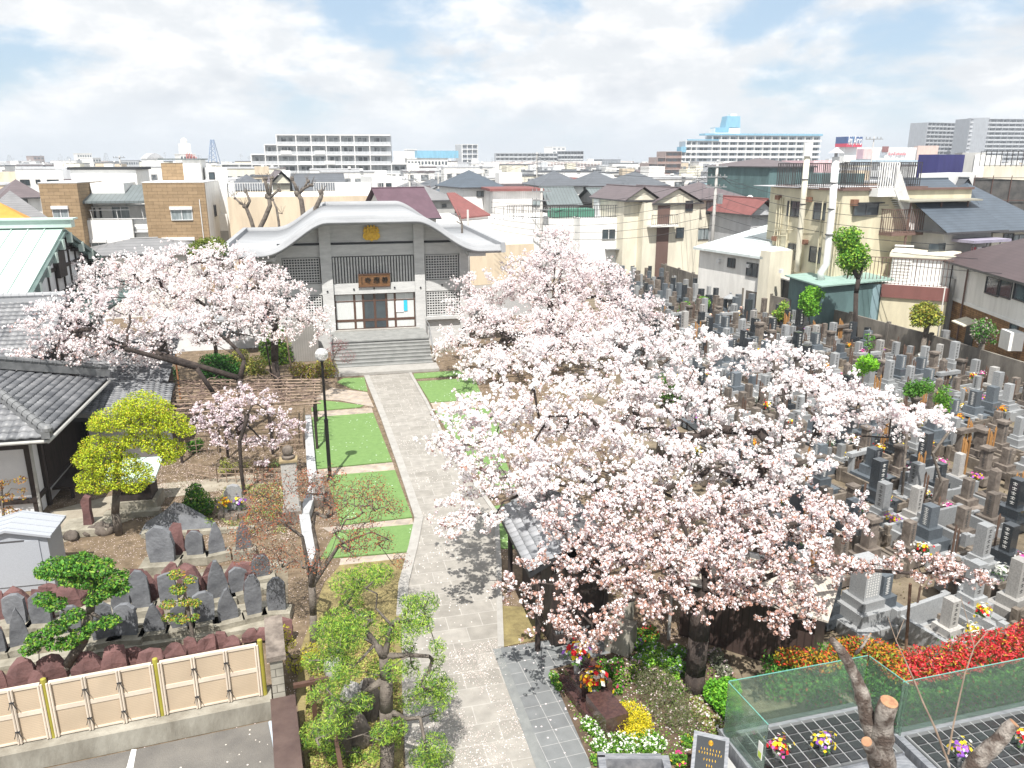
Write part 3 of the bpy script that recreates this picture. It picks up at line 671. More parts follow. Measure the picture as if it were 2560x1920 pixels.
def seam_mat(name, c, w, dark=.7, rough=.5, ax=(1, 1, 0), second=None):       # regular seams or courses on roofing and siding
    if name in MATS: return MATS[name]
    m = bpy.data.materials.new(name); m.use_nodes = True; MATS[name] = m
    nt = m.node_tree; N = nt.nodes; L = nt.links; b = N['Principled BSDF']; b.inputs['Roughness'].default_value = rough
    tc = N.new('ShaderNodeTexCoord'); n = N.new('ShaderNodeTexNoise'); n.inputs['Scale'].default_value = 1.1; n.inputs['Detail'].default_value = 6; L.new(tc.outputs['Object'], n.inputs['Vector'])
    mp = N.new('ShaderNodeMapping'); mp.inputs['Rotation'].default_value = (0, 0, R(-12)); L.new(tc.outputs['Object'], mp.inputs[0])
    sp = N.new('ShaderNodeSeparateXYZ'); L.new(mp.outputs[0], sp.inputs[0])
    def lines(ch, w, frac):
        d = N.new('ShaderNodeMath'); d.operation = 'DIVIDE'; d.inputs[1].default_value = w; L.new(sp.outputs[ch], d.inputs[0])
        f = N.new('ShaderNodeMath'); f.operation = 'FRACT'; L.new(d.outputs[0], f.inputs[0])
        g = N.new('ShaderNodeMath'); g.operation = 'LESS_THAN'; g.inputs[1].default_value = frac; L.new(f.outputs[0], g.inputs[0]); return g.outputs[0]
    k = [i for i in range(3) if ax[i]]; src = lines(k[0], w, .16)
    for j in k[1:2]:
        if second:
            mx = N.new('ShaderNodeMath'); mx.operation = 'MAXIMUM'; L.new(src, mx.inputs[0]); L.new(lines(j, second, .1), mx.inputs[1]); src = mx.outputs[0]
    q = N.new('ShaderNodeMapRange'); q.inputs['From Min'].default_value = .3; q.inputs['From Max'].default_value = .7; L.new(n.outputs['Fac'], q.inputs['Value'])
    x0 = N.new('ShaderNodeMix'); x0.data_type = 'RGBA'; L.new(q.outputs[0], x0.inputs['Factor']); x0.inputs[6].default_value = tuple(v * .82 for v in c) + (1,); x0.inputs[7].default_value = tuple(min(v * 1.08, .9) for v in c) + (1,)
    x = N.new('ShaderNodeMix'); x.data_type = 'RGBA'; L.new(src, x.inputs['Factor']); L.new(x0.outputs[2], x.inputs[6]); x.inputs[7].default_value = tuple(v * dark for v in c) + (1,)
    L.new(x.outputs[2], b.inputs['Base Color']); return m
m_rdark = seam_mat('dark_slate_roof', (.10, .11, .125), .27, .72, ax=(0, 0, 1)); m_rblue = seam_mat('blue_grey_tile_roof', (.075, .095, .12), .17, .6, ax=(0, 0, 1))
m_rbr = seam_mat('brown_shingle_roof', (.085, .06, .062), .13, .75, ax=(0, 0, 1)); m_rgrey = seam_mat('grey_tile_roof', (.2, .2, .205), .16, .65, ax=(0, 0, 1)); m_rplum = seam_mat('plum_shingle_roof', (.125, .10, .105), .2, .8, ax=(0, 0, 1))
m_rmetal = seam_mat('grey_metal_roof', (.14, .165, .17), .4, .6, ax=(1, 0, 0)); m_sid = seam_mat('white_siding', (.74, .74, .73), .28, .86, ax=(0, 0, 1)); m_corr = seam_mat('corrugated_white', (.72, .70, .68), .22, .8, ax=(1, 0, 0))
m_rpale = seam_mat('pale_sheet_roof', (.6, .66, .66), .35, .85, ax=(1, 0, 0)); m_btile = brick_mat('tan_wall_tile', (.33, .235, .14), (.27, .19, .11), (.13, .09, .05), .9, .3, ms=.012, noise=.1)
def fixbrick(m, rz):                         # bricks on an upright wall: use length along the wall and height
    nt = m.node_tree; N = nt.nodes; L = nt.links
    mp = [n for n in N if n.type == 'MAPPING'][0]; mp.inputs['Rotation'].default_value = (0, 0, -rz)
    sp = N.new('ShaderNodeSeparateXYZ'); cb = N.new('ShaderNodeCombineXYZ'); L.new(mp.outputs[0], sp.inputs[0])
    ad = N.new('ShaderNodeMath'); ad.operation = 'ADD'; L.new(sp.outputs[0], ad.inputs[0]); L.new(sp.outputs[1], ad.inputs[1])
    L.new(ad.outputs[0], cb.inputs[0]); L.new(sp.outputs[2], cb.inputs[1])
    for n in N:
        if n.type in ('TEX_BRICK',): L.new(cb.outputs[0], n.inputs['Vector'])
    return m
fixbrick(m_btile, R(8))
m_brick = fixbrick(brick_mat('brown_brick_cladding', (.30, .17, .075), (.21, .115, .05), (.10, .065, .04), .34, .14, ms=.012, noise=.25), R(-68))
m_block = fixbrick(brick_mat('grey_block', (.30, .28, .24), (.22, .205, .175), (.12, .11, .095), .6, .3, ms=.012, noise=.35), R(-68))
FOOT = []
class BB:
    """a building whose front wall is fixed by its two top corners"""
    def __init__(s, name, label, cat, v, pL, YL, pR, YR, depth, mt=None, z0=0.0, body=True, group=None, ztop=None):
        a = at(*v(*pL), YL); b = at(*v(*pR), YR); s.v = v
        s.fr = Fr(a[0], a[1], math.atan2(b[1] - a[1], b[0] - a[0])); s.W = math.hypot(b[0] - a[0], b[1] - a[1]); s.D = depth
        s.H = ztop if ztop else (a[2] + b[2]) / 2; s.mt = mt or m_offw
        s.root = thing(name, label, cat, s.fr.w(s.W / 2, s.D / 2, z0), group)
        c = s.fr.w(s.W / 2, s.D / 2, 0); FOOT.append((c[0], c[1], math.hypot(s.W, s.D) / 2))
        if body: s.box('wall', s.mt, (0, 0, z0, s.W, depth, s.H))
    def box(s, name, mt, *bs, label=None):
        mb = MB(s.fr)
        for b in bs: mb.box(*b)
        return mb.build(name, mt, s.root, label=label)
    def win(s, face, x0, y0, x1, y1, mt=None, fm=None, v=None, split=1, off=0.0, sill=False, shutter=False, name='window'):
        vv = v or s.v
        if face == 'f': (a, z1), (b, z0) = s.fr.hit(*vv(x0, y0), off), s.fr.hit(*vv(x1, y1), off)
        else: (a, z1), (b, z0) = s.fr.hitu(*vv(x0, y0), off), s.fr.hitu(*vv(x1, y1), off)
        if a > b: a, b = b, a
        if z0 > z1: z0, z1 = z1, z0
        return s.win2(face, a, z0, b, z1, mt, fm, split, off, shutter, name)
    def win2(s, face, a, z0, b, z1, mt=None, fm=None, split=1, off=0.0, shutter=False, name='window'):
        sg = 1 if (face == 'f' or face == 'l') else -1
        fm = fm or m_alu; mt = mt or m_glass; mb = MB(s.fr); g = MB(s.fr); t = .05
        def bx(m, u0, zz0, u1, zz1, d0, d1):
            if face == 'f': m.box(u0, off - d1, zz0, u1, off - d0, zz1)
            else: m.box(off - sg * d1, u0, zz0, off - sg * d0, u1, zz1)
        bx(mb, a, z0, a + t, z1, -.05, .07); bx(mb, b - t, z0, b, z1, -.05, .07); bx(mb, a + t, z1 - t, b - t, z1, -.05, .068); bx(mb, a + t, z0, b - t, z0 + t, -.05, .1)
        for k in range(1, split + 1): c = a + (b - a) * k / (split + 1); bx(mb, c - .03, z0 + t, c + .03, z1 - t, -.05, .05)
        o = mb.build(name, fm, s.root); bx(g, a + t, z0 + t, b - t, z1 - t, -.02, .02); g.build('pane', mt, o)
        if shutter:
            h = MB(s.fr); bx(h, a - .04, z1, b + .04, z1 + .28, -.02, .2); h.build('shutter_box', m_aluw, o)
        return o
    def flat_roof(s, mt=None, h=.25, t=.18, rim=None, over=0.0):
        rim = rim or s.mt; W, D, H = s.W, s.D, s.H; o = over
        s.box('parapet', rim, (-o, -o, H, W + o, t - o, H + h), (-o, D - t + o, H, W + o, D + o, H + h), (-o, t - o, H, t - o, D - t + o, H + h), (W - t + o, t - o, H, W + o, D - t + o, H + h))
        s.box('roof', mt or m_gsheet, (t, t, H - .02, W - t, D - t, H + .05))
    def hip(s, mt, rise, over=.5, u0=0, u1=None, v0=0, v1=None, z=None, kind='hip', axis='u', trim=None):
        u1 = s.W if u1 is None else u1; v1 = s.D if v1 is None else v1; z = s.H if z is None else z
        a, b, c, d = u0 - over, u1 + over, v0 - over, v1 + over; mb = MB(s.fr); t = .14; z = z - .05
        if axis == 'u': m = (c + d) / 2; k = min((d - c) / 2, (b - a) / 2 - .01) if kind == 'hip' else 0; r0, r1 = (a + k, m, z + rise), (b - k, m, z + rise)
        else: m = (a + b) / 2; k = min((b - a) / 2, (d - c) / 2 - .01) if kind == 'hip' else 0; r0, r1 = (m, c + k, z + rise), (m, d - k, z + rise)
        P = [(a, c, z), (b, c, z), (b, d, z), (a, d, z)]; Q = [(p[0], p[1], p[2] - t) for p in P]; V_ = P + Q + [r0, r1]
        if axis == 'u': F_ = [(0, 1, 9, 8), (2, 3, 8, 9), (1, 2, 9), (3, 0, 8)]
        else: F_ = [(1, 2, 9, 8), (3, 0, 8, 9), (0, 1, 8), (2, 3, 9)]
        mb.add(V_, F_); mb.m = 1; mb.add(V_, [(0, 4, 5, 1), (1, 5, 6, 2), (2, 6, 7, 3), (3, 7, 4, 0), (7, 6, 5, 4)])
        ms = [mt, trim or m_alu]
        if kind == 'gable' :                 # walls under the gable ends
            g = None
            if axis == 'u':
                for uu in (u0 + .02, u1 - .14): g = MB(s.fr); g.add([(uu, v0, z), (uu, v1, z), (uu, (v0 + v1) / 2, z + rise * (v1 - v0) / (d - c) - .02), (uu + .12, v0, z), (uu + .12, v1, z), (uu + .12, (v0 + v1) / 2, z + rise * (v1 - v0) / (d - c) - .02)], [(0, 2, 1), (3, 4, 5), (0, 3, 5, 2), (2, 5, 4, 1)]); g.build('gable', s.mt, s.root)
            else:
                for vv in (v0 + .02, v1 - .14): g = MB(s.fr); g.add([(u0, vv, z), (u1, vv, z), ((u0 + u1) / 2, vv, z + rise * (u1 - u0) / (b - a) - .02), (u0, vv + .12, z), (u1, vv + .12, z), ((u0 + u1) / 2, vv + .12, z + rise * (u1 - u0) / (b - a) - .02)], [(0, 1, 2), (3, 5, 4), (0, 2, 5, 3), (2, 1, 4, 5)]); g.build('gable', s.mt, s.root)
            F2 = F_[2:]; mb.f = [f for f in mb.f if f not in F2]; mb.mi = mb.mi[2:]
        o = mb.build('roof', ms, s.root); rc = MB(s.fr)
        rc.tube([(r0[0], r0[1], r0[2] + .02), (r1[0], r1[1], r1[2] + .02)], .08, 6); rc.build('ridge', mt, o)
        return o
    def rail(s, pts, z, h=1.1, mt=None, step=.16, r=.014):
        mt = mt or m_rail; mb = MB(s.fr)
        for (a, b), (c, d) in zip(pts[:-1], pts[1:]):
            L_ = math.hypot(c - a, d - b); n = max(1, int(L_ / step))
            mb.bar((a, b, z + h), (c, d, z + h), .05); mb.bar((a, b, z + .1), (c, d, z + .1), .04)
            for k in range(n + 1):
                t = k / n; x, y = a + (c - a) * t, b + (d - b) * t; w = r * 2 if k % 9 else .05
                mb.bar((x, y, z), (x, y, z + h), w)
        return mb.build('railing', mt, s.root)

# tan-tiled apartment house with a white middle
b = BB('apartment_house', 'apartment house with two tan tiled blocks and a white balcony between, left background', 'apartments', VA, (330, 552), 71, (1762, 536), 73.5, 9, body=False)
f = b.fr.hit; uL = f(*VA(662, 552))[0]; uR = f(*VA(1226, 540))[0]; W_ = b.W; H_ = b.H
b.box('tan_block', m_btile, (0, 0, 0, uL, 7, H_)); b.box('tan_block', m_btile, (uR, 0, 0, W_, .3, H_)); b.box('end_wall', m_offw, (uR, .3, 0, W_ - .02, 9, H_ - .01))
b.box('coping', m_aluw, (-.03, -.03, H_, uL + .03, 7.03, H_ + .08), (uR - .03, -.03, H_, W_ + .03, 9.03, H_ + .08))
b.box('middle_wall', m_offw, (uL, 3, 0, uR, 9, H_ - 2.2)); zb = b.fr.hit(*VA(900, 865), 1.2)[1]
b.box('balcony_front', m_white, (uL + .02, 1.2, 0, uR - 1.6, 1.5, zb), (uR - 1.6, 1.9, 0, uR - .02, 2.1, zb)); b.box('balcony_floor', m_gsheet, (uL + .02, 1.5, zb - 1.2, uR - .02, 3, zb - 1.1))
mb = MB(b.fr); zr_ = b.fr.hit(*VA(960, 700), 1.0)[1]; mb.slab([(uL, .8, zr_), (uR, .8, zr_), (uR, 6, zr_ + 1.3), (uL, 6, zr_ + 1.3)], .2); mb.build('lean_roof', m_rmetal, b.root)
zt = b.fr.hit(*VA(830, 545), 3)[1]; b.box('roof_room', m_white, (uL + .1, 3.2, H_ - 2.3, uL + (uR - uL) * .55, 8, zt)); b.box('roof_room', m_white, (.4, 7.2, H_ - 1, uL + 3.2, 12, b.fr.hit(*VA(800, 430), 7.2)[1])); b.box('roof_room_cap', m_dark, (.2, 7, b.fr.hit(*VA(800, 430), 7.2)[1], uL + 3.4, 12.2, b.fr.hit(*VA(800, 430), 7.2)[1] + .25))
b.box('tower_room', m_btile, (uR + .4, 6, H_, uR + 2.4, 9, H_ + 1.7)); b.box('tower_room', m_offw, (uR + 2.4, 6, H_, uR + 4, 9, H_ + 2)); b.box('room_roof', m_rmetal, (uR + .2, 5.8, H_ + 2.0, uR + 4.2, 9.2, H_ + 2.12))
for r in ((450, 770, 605, 875), ): b.win('f', *r, mt=m_glassl, fm=m_aluw, shutter=True)
b.win('f', 1472, 775, 1670, 865, mt=m_glassl, fm=m_aluw, shutter=True); b.win('f', 1405, 1042, 1690, 1112, mt=m_glassl, fm=m_aluw, shutter=True); b.win('f', 570, 1060, 640, 1120, mt=m_glassl, fm=m_aluw, shutter=True)
b.win('f', 785, 1060, 930, 1135, mt=m_glassl, fm=m_aluw, off=1.2, shutter=True); b.win('f', 1080, 1060, 1115, 1110, off=1.2, split=0); b.win('f', 960, 745, 1130, 850, mt=m_glassl, fm=m_aluw, off=3)
b.win('f', 805, 760, 835, 845, off=3, split=0); b.win('f', 855, 760, 885, 845, off=3, split=0); b.win('r', 1845, 735, 1870, 830, off=b.W)
mb = MB(b.fr); mb.tube([(uL + .3, 1.25, zb + .9), (uR - 1.7, 1.25, zb + .9)], .03, 6); mb.tube([(uL + .1, 1.3, zb + .1), (uR - .1, 1.3, zb + .1)], .03, 6)
for k in range(3): mb.tube([(uL + .5 + k * 2.2, 1.25, zb), (uL + .4 + k * 2.2, 1.25, zb + .95)], .025, 6)
mb.build('balcony_rail', m_railw, b.root)
mb = MB(b.fr); mb.tube([(W_ - .55, -.08, H_ - 1.5), (W_ - .5, -.08, .3)], .04, 6); mb.build('drainpipe', m_aluw, b.root)
# white annex tower right of it
b = BB('white_town_house', 'narrow tall white house right of the tan apartment house', 'house', VA, (1770, 425), 80, (1960, 412), 81, 8, m_white); b.flat_roof(h=.1)
b.box('upper_box', m_white, (-1.5, -1.2, 0, b.W - .6, 0, b.H - 4.4)); b.box('grey_band', m_greyw, (b.W - 2.2, -1.25, 2, b.W - .65, -1.2, 5.2))
b.win('f', 1800, 450, 1860, 515, split=0)
# houses at far left
b = BB('brown_roof_house', 'white house with plum brown roof left of the tan apartment house', 'house', VA, (25, 668), 84, (345, 660), 86, 7, m_offw); b.hip(m_rplum, 1.8, .6); b.win('f', 155, 685, 245, 735, mt=m_glassl)
b = BB('grey_tile_house', 'low house with weathered grey tiled roof at the left edge behind the green roof', 'house', VA, (-60, 870), 62, (380, 880), 64, 8, m_greyw); b.hip(m_rgrey, 2.3, .6)
b = BB('orange_roof_house', 'house with bright orange tiled roof at the left edge', 'house', VA, (-300, 905), 54, (250, 900), 56, 7, m_offw); b.hip(m_orange, 1.6, .4)
b = BB('white_terrace', 'white terrace block with rooftop walls behind the brown roof house', 'house', VA, (160, 490), 112, (545, 480), 115, 10, m_offw); b.flat_roof(h=.7)
for r in ((170, 515, 262, 565), (305, 515, 352, 550), (403, 515, 510, 540)): b.win('f', *r)
b = BB('long_tile_house', 'long low house with grey tiled roof between tan apartments and left cherry', 'house', VA, (740, 1160), 60, (1720, 1135), 63, 6, m_offw); b.hip(m_rgrey, .9, .5)
# cream block with a white roof railing behind the temple
b = BB('cream_block', 'long cream block with white roof railing right behind the temple', 'building', VB, (236, 680), 76, (1600, 668), 80, 14, m_peach); b.flat_roof(m_white, h=.15)
b.rail([(.1, .1), (b.W * .28, .1)], b.H + .15, 1.3, m_railw, .22, .02); b.rail([(b.W * .54, .1), (b.W - .1, .1)], b.H + .15, 1.3, m_railw, .22, .02); b.rail([(.1, .1), (.1, 10)], b.H + .15, 1.3, m_railw, .3, .02)
b.box('roof_room', m_white, (b.W * .7, 2, b.H, b.W * .92, 7, b.H + 1.3)); b.box('canopy', mat('rusty_steel', (.25, .10, .06), (.12, .06, .04)), (.4, -1.3, b.H - 4.4, b.W * .4, 0, b.H - 4.25)); b.box('canopy_sheet', m_steel, (1.4, -.9, 1, b.W * .2, -.8, b.H - 4.6))
for k in range(5): b.box('canopy_post', m_redroof, (.6 + k * 1.2, -1.25, 0, .68 + k * 1.2, -1.17, b.H - 4.4))
# the two-storey white house and the flat roofs with the black railing
b = BB('white_hall', 'two storey white building with two dark upper windows left of the cemetery corner', 'building', VC, (1212, 872), 82, (1835, 838), 84, 10, m_white); b.flat_roof(m_gsheet, h=.15)
for r in ((1398, 942, 1515, 1030), (1643, 928, 1752, 1016)): b.win('f', *r, mt=m_glass, fm=m_aluw)
b.win('f', 1400, 1245, 1510, 1350, split=0, name='doorway'); b.box('door_hood', m_steel, (2.8, -.8, 3.0, 5.4, 0, 3.1)); mb = MB(b.fr); z = b.H; mb.tube([(b.W - .4, -.06, z - .2), (b.W - .4, -.06, z - 3.4), (b.W - 1, -.06, z - 3.7), (b.W * .4, -.06, z - 4)], .04, 6); mb.build('drainpipe', m_aluw, b.root)
b.rail([(-7, 3), (-3, .1), (b.W - .1, .1), (b.W - .1, 6)], b.H + .15, 1.25, m_rail, .25, .022); b.box('roof_shed', m_aluw, (b.W - 4.6, 4, b.H, b.W - 3.2, 5.5, b.H + 1.9)); b.box('roof_tank', mat('green_tarp', (.08, .22, .16)), (-2, 2.5, b.H, 2.5, 5, b.H + .9))
b = BB('white_lower_wing', 'long white wing with plain wall behind the middle cherry tree', 'building', VC, (-60, 860), 78, (1215, 880), 84.5, 9, m_white); b.flat_roof(m_white, h=.1); b.box('dark_band', m_alu, (10, -.3, b.H - 3.6, 17, 0, b.H - 3.45)); b.box('wall_lower', m_peach, (2, -2, 0, 10, -.01, b.H - 2.2))
b.rail([(b.W * .4, .2), (b.W - .3, .2)], b.H + .1, 1.3, m_rail, 1.0, .03)
b = BB('red_trim_house', 'white ribbed house with a dark red roof edge behind the black roof railing', 'house', VC, (455, 615), 92, (868, 612), 93, 8, m_corr); b.box('roof', m_redroof, (-.4, -.5, b.H, b.W + .3, b.D, b.H + .28)); b.win('f', 797, 687, 868, 750, mt=m_glassl)
b = BB('blue_hip_house', 'white house with blue grey hipped roof and one wide window beyond the temple', 'house', VC, (200, 578), 98, (525, 576), 100, 9, m_white); b.hip(m_rblue, 2.0, .5); b.win('f', 315, 614, 402, 662, mt=m_glassl)
b = BB('red_slope_roof', 'white shed with a sloping red metal roof behind the temple roof end', 'shed', VC, (180, 845), 80, (420, 820), 83, 6, m_white)
mb = MB(b.fr); mb.slab([(-.5, -.3, b.H), (b.W, -.3, b.H + .1), (b.W, 5, b.H + 2.2), (b.W * .7, 5, b.H + 2.2)], .15); mb.build('roof', m_redroof, b.root)
hs = [((880, 560), 98, (1240, 566), 99, 'white house with low grey hipped roof and one small dark window', m_offw, m_rdark, [(1025, 588, 1105, 637)]),
      ((1280, 566), 100, (1590, 562), 101, 'white house with four small square windows and grey hipped roof', m_offw, m_rdark, [(1296, 594, 1326, 620), (1345, 594, 1375, 620), (1440, 582, 1522, 632), (1296, 655, 1326, 682), (1345, 655, 1375, 682)]),
      ((1600, 562), 103, (1950, 560), 104, 'cream house with twin grey hipped roof peaks and three windows', m_cream2, m_rdark, [(1618, 580, 1655, 628), (1748, 592, 1776, 618), (1812, 592, 1886, 640)])]
for pL, YL, pR, YR, lab, w, r, ws in hs:
    b = BB('hip_roof_house', lab + ' in the middle distance', 'house', VC, pL, YL, pR, YR, 9, w); b.hip(r, 1.7, .5)
    for q in ws: b.win('f', *q, mt=m_glassl)
b = BB('grey_roof_house', 'low house with flat-pitched grey roof just beyond the black roof railing', 'house', VC, (950, 730), 92, (1200, 730), 93, 6, m_greyw); b.hip(m_rmetal, 1.9, .4, kind='gable', axis='u')
b = BB('grey_roof_house', 'small grey-roofed house left of the red tiled roof', 'house', VC, (1385, 715), 93, (1560, 712), 94, 6, m_greyw); b.hip(m_rmetal, 1.6, .4, kind='gable', axis='u')
b = BB('red_tile_house', 'low house with maroon tiled roof and yellow gable behind the railing', 'house', VC, (1540, 748), 95, (1900, 742), 97, 6, pmat('yellow_wall', (.6, .48, .12))); b.hip(m_redroof, 2.1, .5)
b = BB('plum_tile_house', 'house with dark purple tiled roof behind the temple roof', 'house', VB, (1640, 850), 72, (2040, 840), 74, 8, m_offw); b.hip(m_purple, 2.6, .4, kind='gable')
b = BB('weathered_house', 'old house with weathered grey tiled roof and solar panels beyond the purple roof', 'house', VB, (1620, 690), 96, (2200, 690), 99, 9, m_greyw); b.hip(m_rgrey, 2.2, .5); b.win('f', 2090, 725, 2130, 755)
b = BB('blue_roof_house', 'small house with bright blue sheet roof beyond the purple roof', 'house', VB, (1620, 680), 90, (1880, 680), 91, 5, m_offw); b.hip(m_bluer, 1.0, .4, kind='gable')
b = BB('small_white_house', 'small white box house with red lower roof in front of the stepped apartments', 'house', VB, (1485, 505), 125, (1760, 500), 127, 8, m_white); b.flat_roof(); b.box('lower_roof', m_redroof, (.5, -2.5, b.H - 4.8, b.W + 1, 0, b.H - 4))
for q in ((1535, 545, 1590, 575), (1605, 545, 1655, 575)): b.win('f', *q)
b = BB('dark_roof_house', 'house with a broad dark blue-grey roof behind the white roof railing', 'house', VB, (835, 640), 106, (1255, 640), 108, 8, m_greyw); b.hip(m_rdark, 2.6, .4, kind='gable')
b = BB('cream_gable_house', 'house with cream gable end and brown roof below the stepped apartments', 'house', VB, (625, 545), 116, (790, 540), 117, 9, m_cream2); b.hip(m_rplum, 1.7, .4, kind='gable', axis='v')
b = BB('grey_roof_house', 'dark roofed house with a triangular dormer left of the bare trees', 'house', VB, (290, 600), 108, (600, 600), 110, 8, m_greyw); b.hip(m_rdark, 2.0, .4)

# cream and brown house with wires in front
b = BB('cream_brown_house', 'cream house with brown strips, balcony and plum roof beside the utility pole', 'house', VD, (660, 1135), 84, (1205, 1125), 86, 9, m_cream2); b.hip(m_rplum, 1.6, .5)
b.box('wing', m_cream2, (-6.6, -.6, 0, -.01, 8, b.H - .3)); b.box('wing', m_cream2, (-8.3, .5, 0, -6.61, 8, b.H - .1)); b.box('brown_strip', m_rbrown, (-5.0, -.68, 0, -3.6, -.6, b.H - .6)); b.hip(m_rplum, 1.3, .3, u0=-8.3, u1=-4.6, v0=0, v1=8, z=b.H, axis='v', kind='gable'); b.hip(m_rplum, 1.5, .3, u0=-5.4, u1=0, v0=-.6, v1=8, z=b.H - .3, axis='v', kind='gable')
b.box('balcony', m_cream2, (b.W * .55, -1.3, b.H - 4.1, b.W + .3, .3, b.H - 2.4)); b.box('balcony', m_offw, (-6.2, -1.5, b.H - 2.7, -3.0, -.7, b.H - 2.5)); b.box('shade', m_rbrown, (b.W * .58, .0, 0, b.W, .3, b.H - 4.1)) 
b.rail([(-6.1, -1.45), (-3.1, -1.45)], b.H - 2.5, 1.0, m_rail, .2)
for q in ((765, 1165, 925, 1310), (985, 1160, 1090, 1275), (660, 1480, 820, 1605)): b.win('f', *q, mt=m_glassl)
b.win('f', 298, 1128, 368, 1258, off=.5); b.win('f', 525, 1160, 605, 1280, off=-.6); b.win('f', 418, 1470, 500, 1590, off=-.68, split=0); b.win('f', 315, 1385, 370, 1480, off=.5, split=0); mb = MB(b.fr); mb.tube([(b.W + .6, 0, b.H - .2), (b.W + .6, -.25, b.H - .1)], [.42, .40], 14); mb.build('satellite_dish', m_white, b.root)
b = BB('pale_blue_shed', 'flat pale turquoise roofed shed among the houses behind the utility pole', 'shed', VD, (920, 1090), 112, (1560, 1095), 113, 14, m_greyw); b.hip(m_lblue, 1.3, .3, kind='gable')
b = BB('red_gable_house', 'grey house with red and plum gabled roof left of the cream office block', 'house', VD, (1290, 1315), 78, (1560, 1310), 79, 7, m_gsheet); b.hip(m_redroof, 1.5, .5, kind='gable', axis='v'); b.box('wall_lower', m_rbrown, (-3, -.4, 0, b.W * .4, -.01, b.H - 2.2)); b.box('door', m_glass, (b.W * .5, -.1, 2, b.W * .9, -.01, 3))
b = BB('orange_gable_house', 'little ochre house with dark gable among the wires', 'house', VD, (1300, 940), 150, (1480, 940), 151, 8, m_peach); b.hip(m_rplum, 1.3, .5, kind='gable', axis='v')
b = BB('teal_house', 'dark teal clad house standing behind the cream office block', 'house', VD, (1495, 785), 100, (2010, 735), 103, 12, m_teal); b.hip(m_rplum, 1.0, .3); b.box('wing', m_teal, (b.W, 0, 0, b.W + 9, 9, b.H - 1))
b = BB('pink_house', 'pink building with a small sign right of the teal house', 'building', VD, (2000, 720), 125, (2300, 712), 126, 9, m_pink); b.flat_roof(m_pink)
b = BB('low_white_house', 'low white house with pale sheet roof at the cemetery wall', 'house', VG, (-350, 700), 70, (165, 745), 63, 12, m_offw); mb = MB(b.fr); mb.slab([(-.3, -.5, b.H), (b.W + .3, -.5, b.H), (b.W + .3, 9, b.H + 1.8), (-.3, 9, b.H + 1.8)], .2); mb.build('roof', m_rpale, b.root)
b.box('side_block', m_cream2, (b.W, -.5, 0, b.W + 1.1, 6, b.H + .5))
for q in ((25, 805, 105, 928), (-125, 770, -70, 855)): b.win('f', *q)
for k in range(3): b.box('vent_hood', m_aluw, (2.5 + k * 3.6, -.22, b.H - 1.1, 2.8 + k * 3.6, 0, b.H - .8))

# cream office block
b = BB('cream_office_block', 'three storey cream block with brown roof railing and outside stairs', 'building', VG, (262, 222), 66, (785, 238), 58.5, 12, m_cream)
O = b; H_ = b.H; W_ = b.W
b.box('roof_edge', m_rbrown, (-.2, -.2, H_, W_ + .2, .3, H_ + .15), (-.2, .3, H_, .2, 12, H_ + .15), (W_ - .3, .3, H_, W_ + .2, 12, H_ + .15)); b.box('roof', m_gsheet, (.2, .3, H_, W_ - .3, 12, H_ + .05)); b.rail([(-.1, 12), (-.1, 0), (W_ + .1, 0)], H_ + .15, 1.75, m_rail, .21, .017)
for q in ((350, 320, 470, 455), (560, 332, 672, 482), (355, 655, 422, 790), (525, 678, 640, 825)): b.win('f', *q)
for x, y in ((285, 293), (528, 308), (258, 618), (495, 645)):
    u, z = b.fr.hit(*VG(x, y)); mb = MB(b.fr); mb.box(u - .22, -.35, z - .2, u + .22, 0, z + .15); mb.build('vent_hood', mat('rust_hood', (.22, .11, .07)), b.root)
mb = MB(b.fr)
for u in (.35, .75, 1.0, 2.0, 5.9, W_ - .5, W_ - .15): mb.tube([(u, -.1, .5 + (u * 7 % 3)), (u, -.1, H_ - .8)], .05, 6)
for z, a, c in ((H_ - 3.4, .4, 2.7), (H_ - 3.9, .2, 2.0), (H_ - 6.5, .3, 3.6), (H_ - 7.2, W_ - 3, W_)): mb.tube([(a, -.12, z), (c, -.12, z + .2)], .04, 6)
mb.build('pipework', m_cream, b.root)
b = BB('cream_office_wing', 'right wing of the cream block with balcony, white stair and canopy', 'building', VG, (785, 238), 58.5, (1420, 222), 61.5, 10, m_cream, body=False); b.box('wall', m_cream, (0, 0, 0, 1.8, 1.5, b.H), (1.8, 0, 0, b.W, 10, b.H)); Wg = b
W_ = b.W; H_ = b.H; b.box('roof_edge', m_rbrown, (-.02, -.2, H_ + .02, W_ + .2, .3, H_ + .17)); b.box('roof', m_gsheet, (0, .3, H_, W_, 10, H_ + .05))
ux = [b.fr.hit(*VG(x, 160))[0] for x in (785, 985, 1135, 1390)]
b.rail([(ux[0], 0), (ux[1], 0)], H_ + .17, 1.75, m_rail, .21, .017); b.rail([(ux[2], 0), (ux[3], 0), (ux[3], 8)], H_ + .17, 1.75, m_rail, .21, .017)
b.rail([(ux[1], -.9), (ux[2], -.9)], H_ + .1, 1.8, m_railw, .22, .04); b.box('stair_landing', m_white, (ux[1], -1, H_ - .5, ux[2], -.2, H_ + .1))
u0, z0 = ux[2] - .3, H_; (u1, z1) = b.fr.hit(*VG(1330, 575), -1.0)
mb = MB(b.fr)
for v in (-1.0, -.15): mb.bar((u0, v, z0), (u1, v, z1), .06, .28)
for k in range(22): t = k / 21; mb.box(u0 + (u1 - u0) * t - .14, -.95, z0 + (z1 - z0) * t, u0 + (u1 - u0) * t + .14, -.2, z0 + (z1 - z0) * t + .04)
mb.build('outside_stair', m_white, b.root)
mb = MB(b.fr); mb.bar((u0, -1.05, z0 + 1.7), (u1, -1.05, z1 + 1.1), .06)
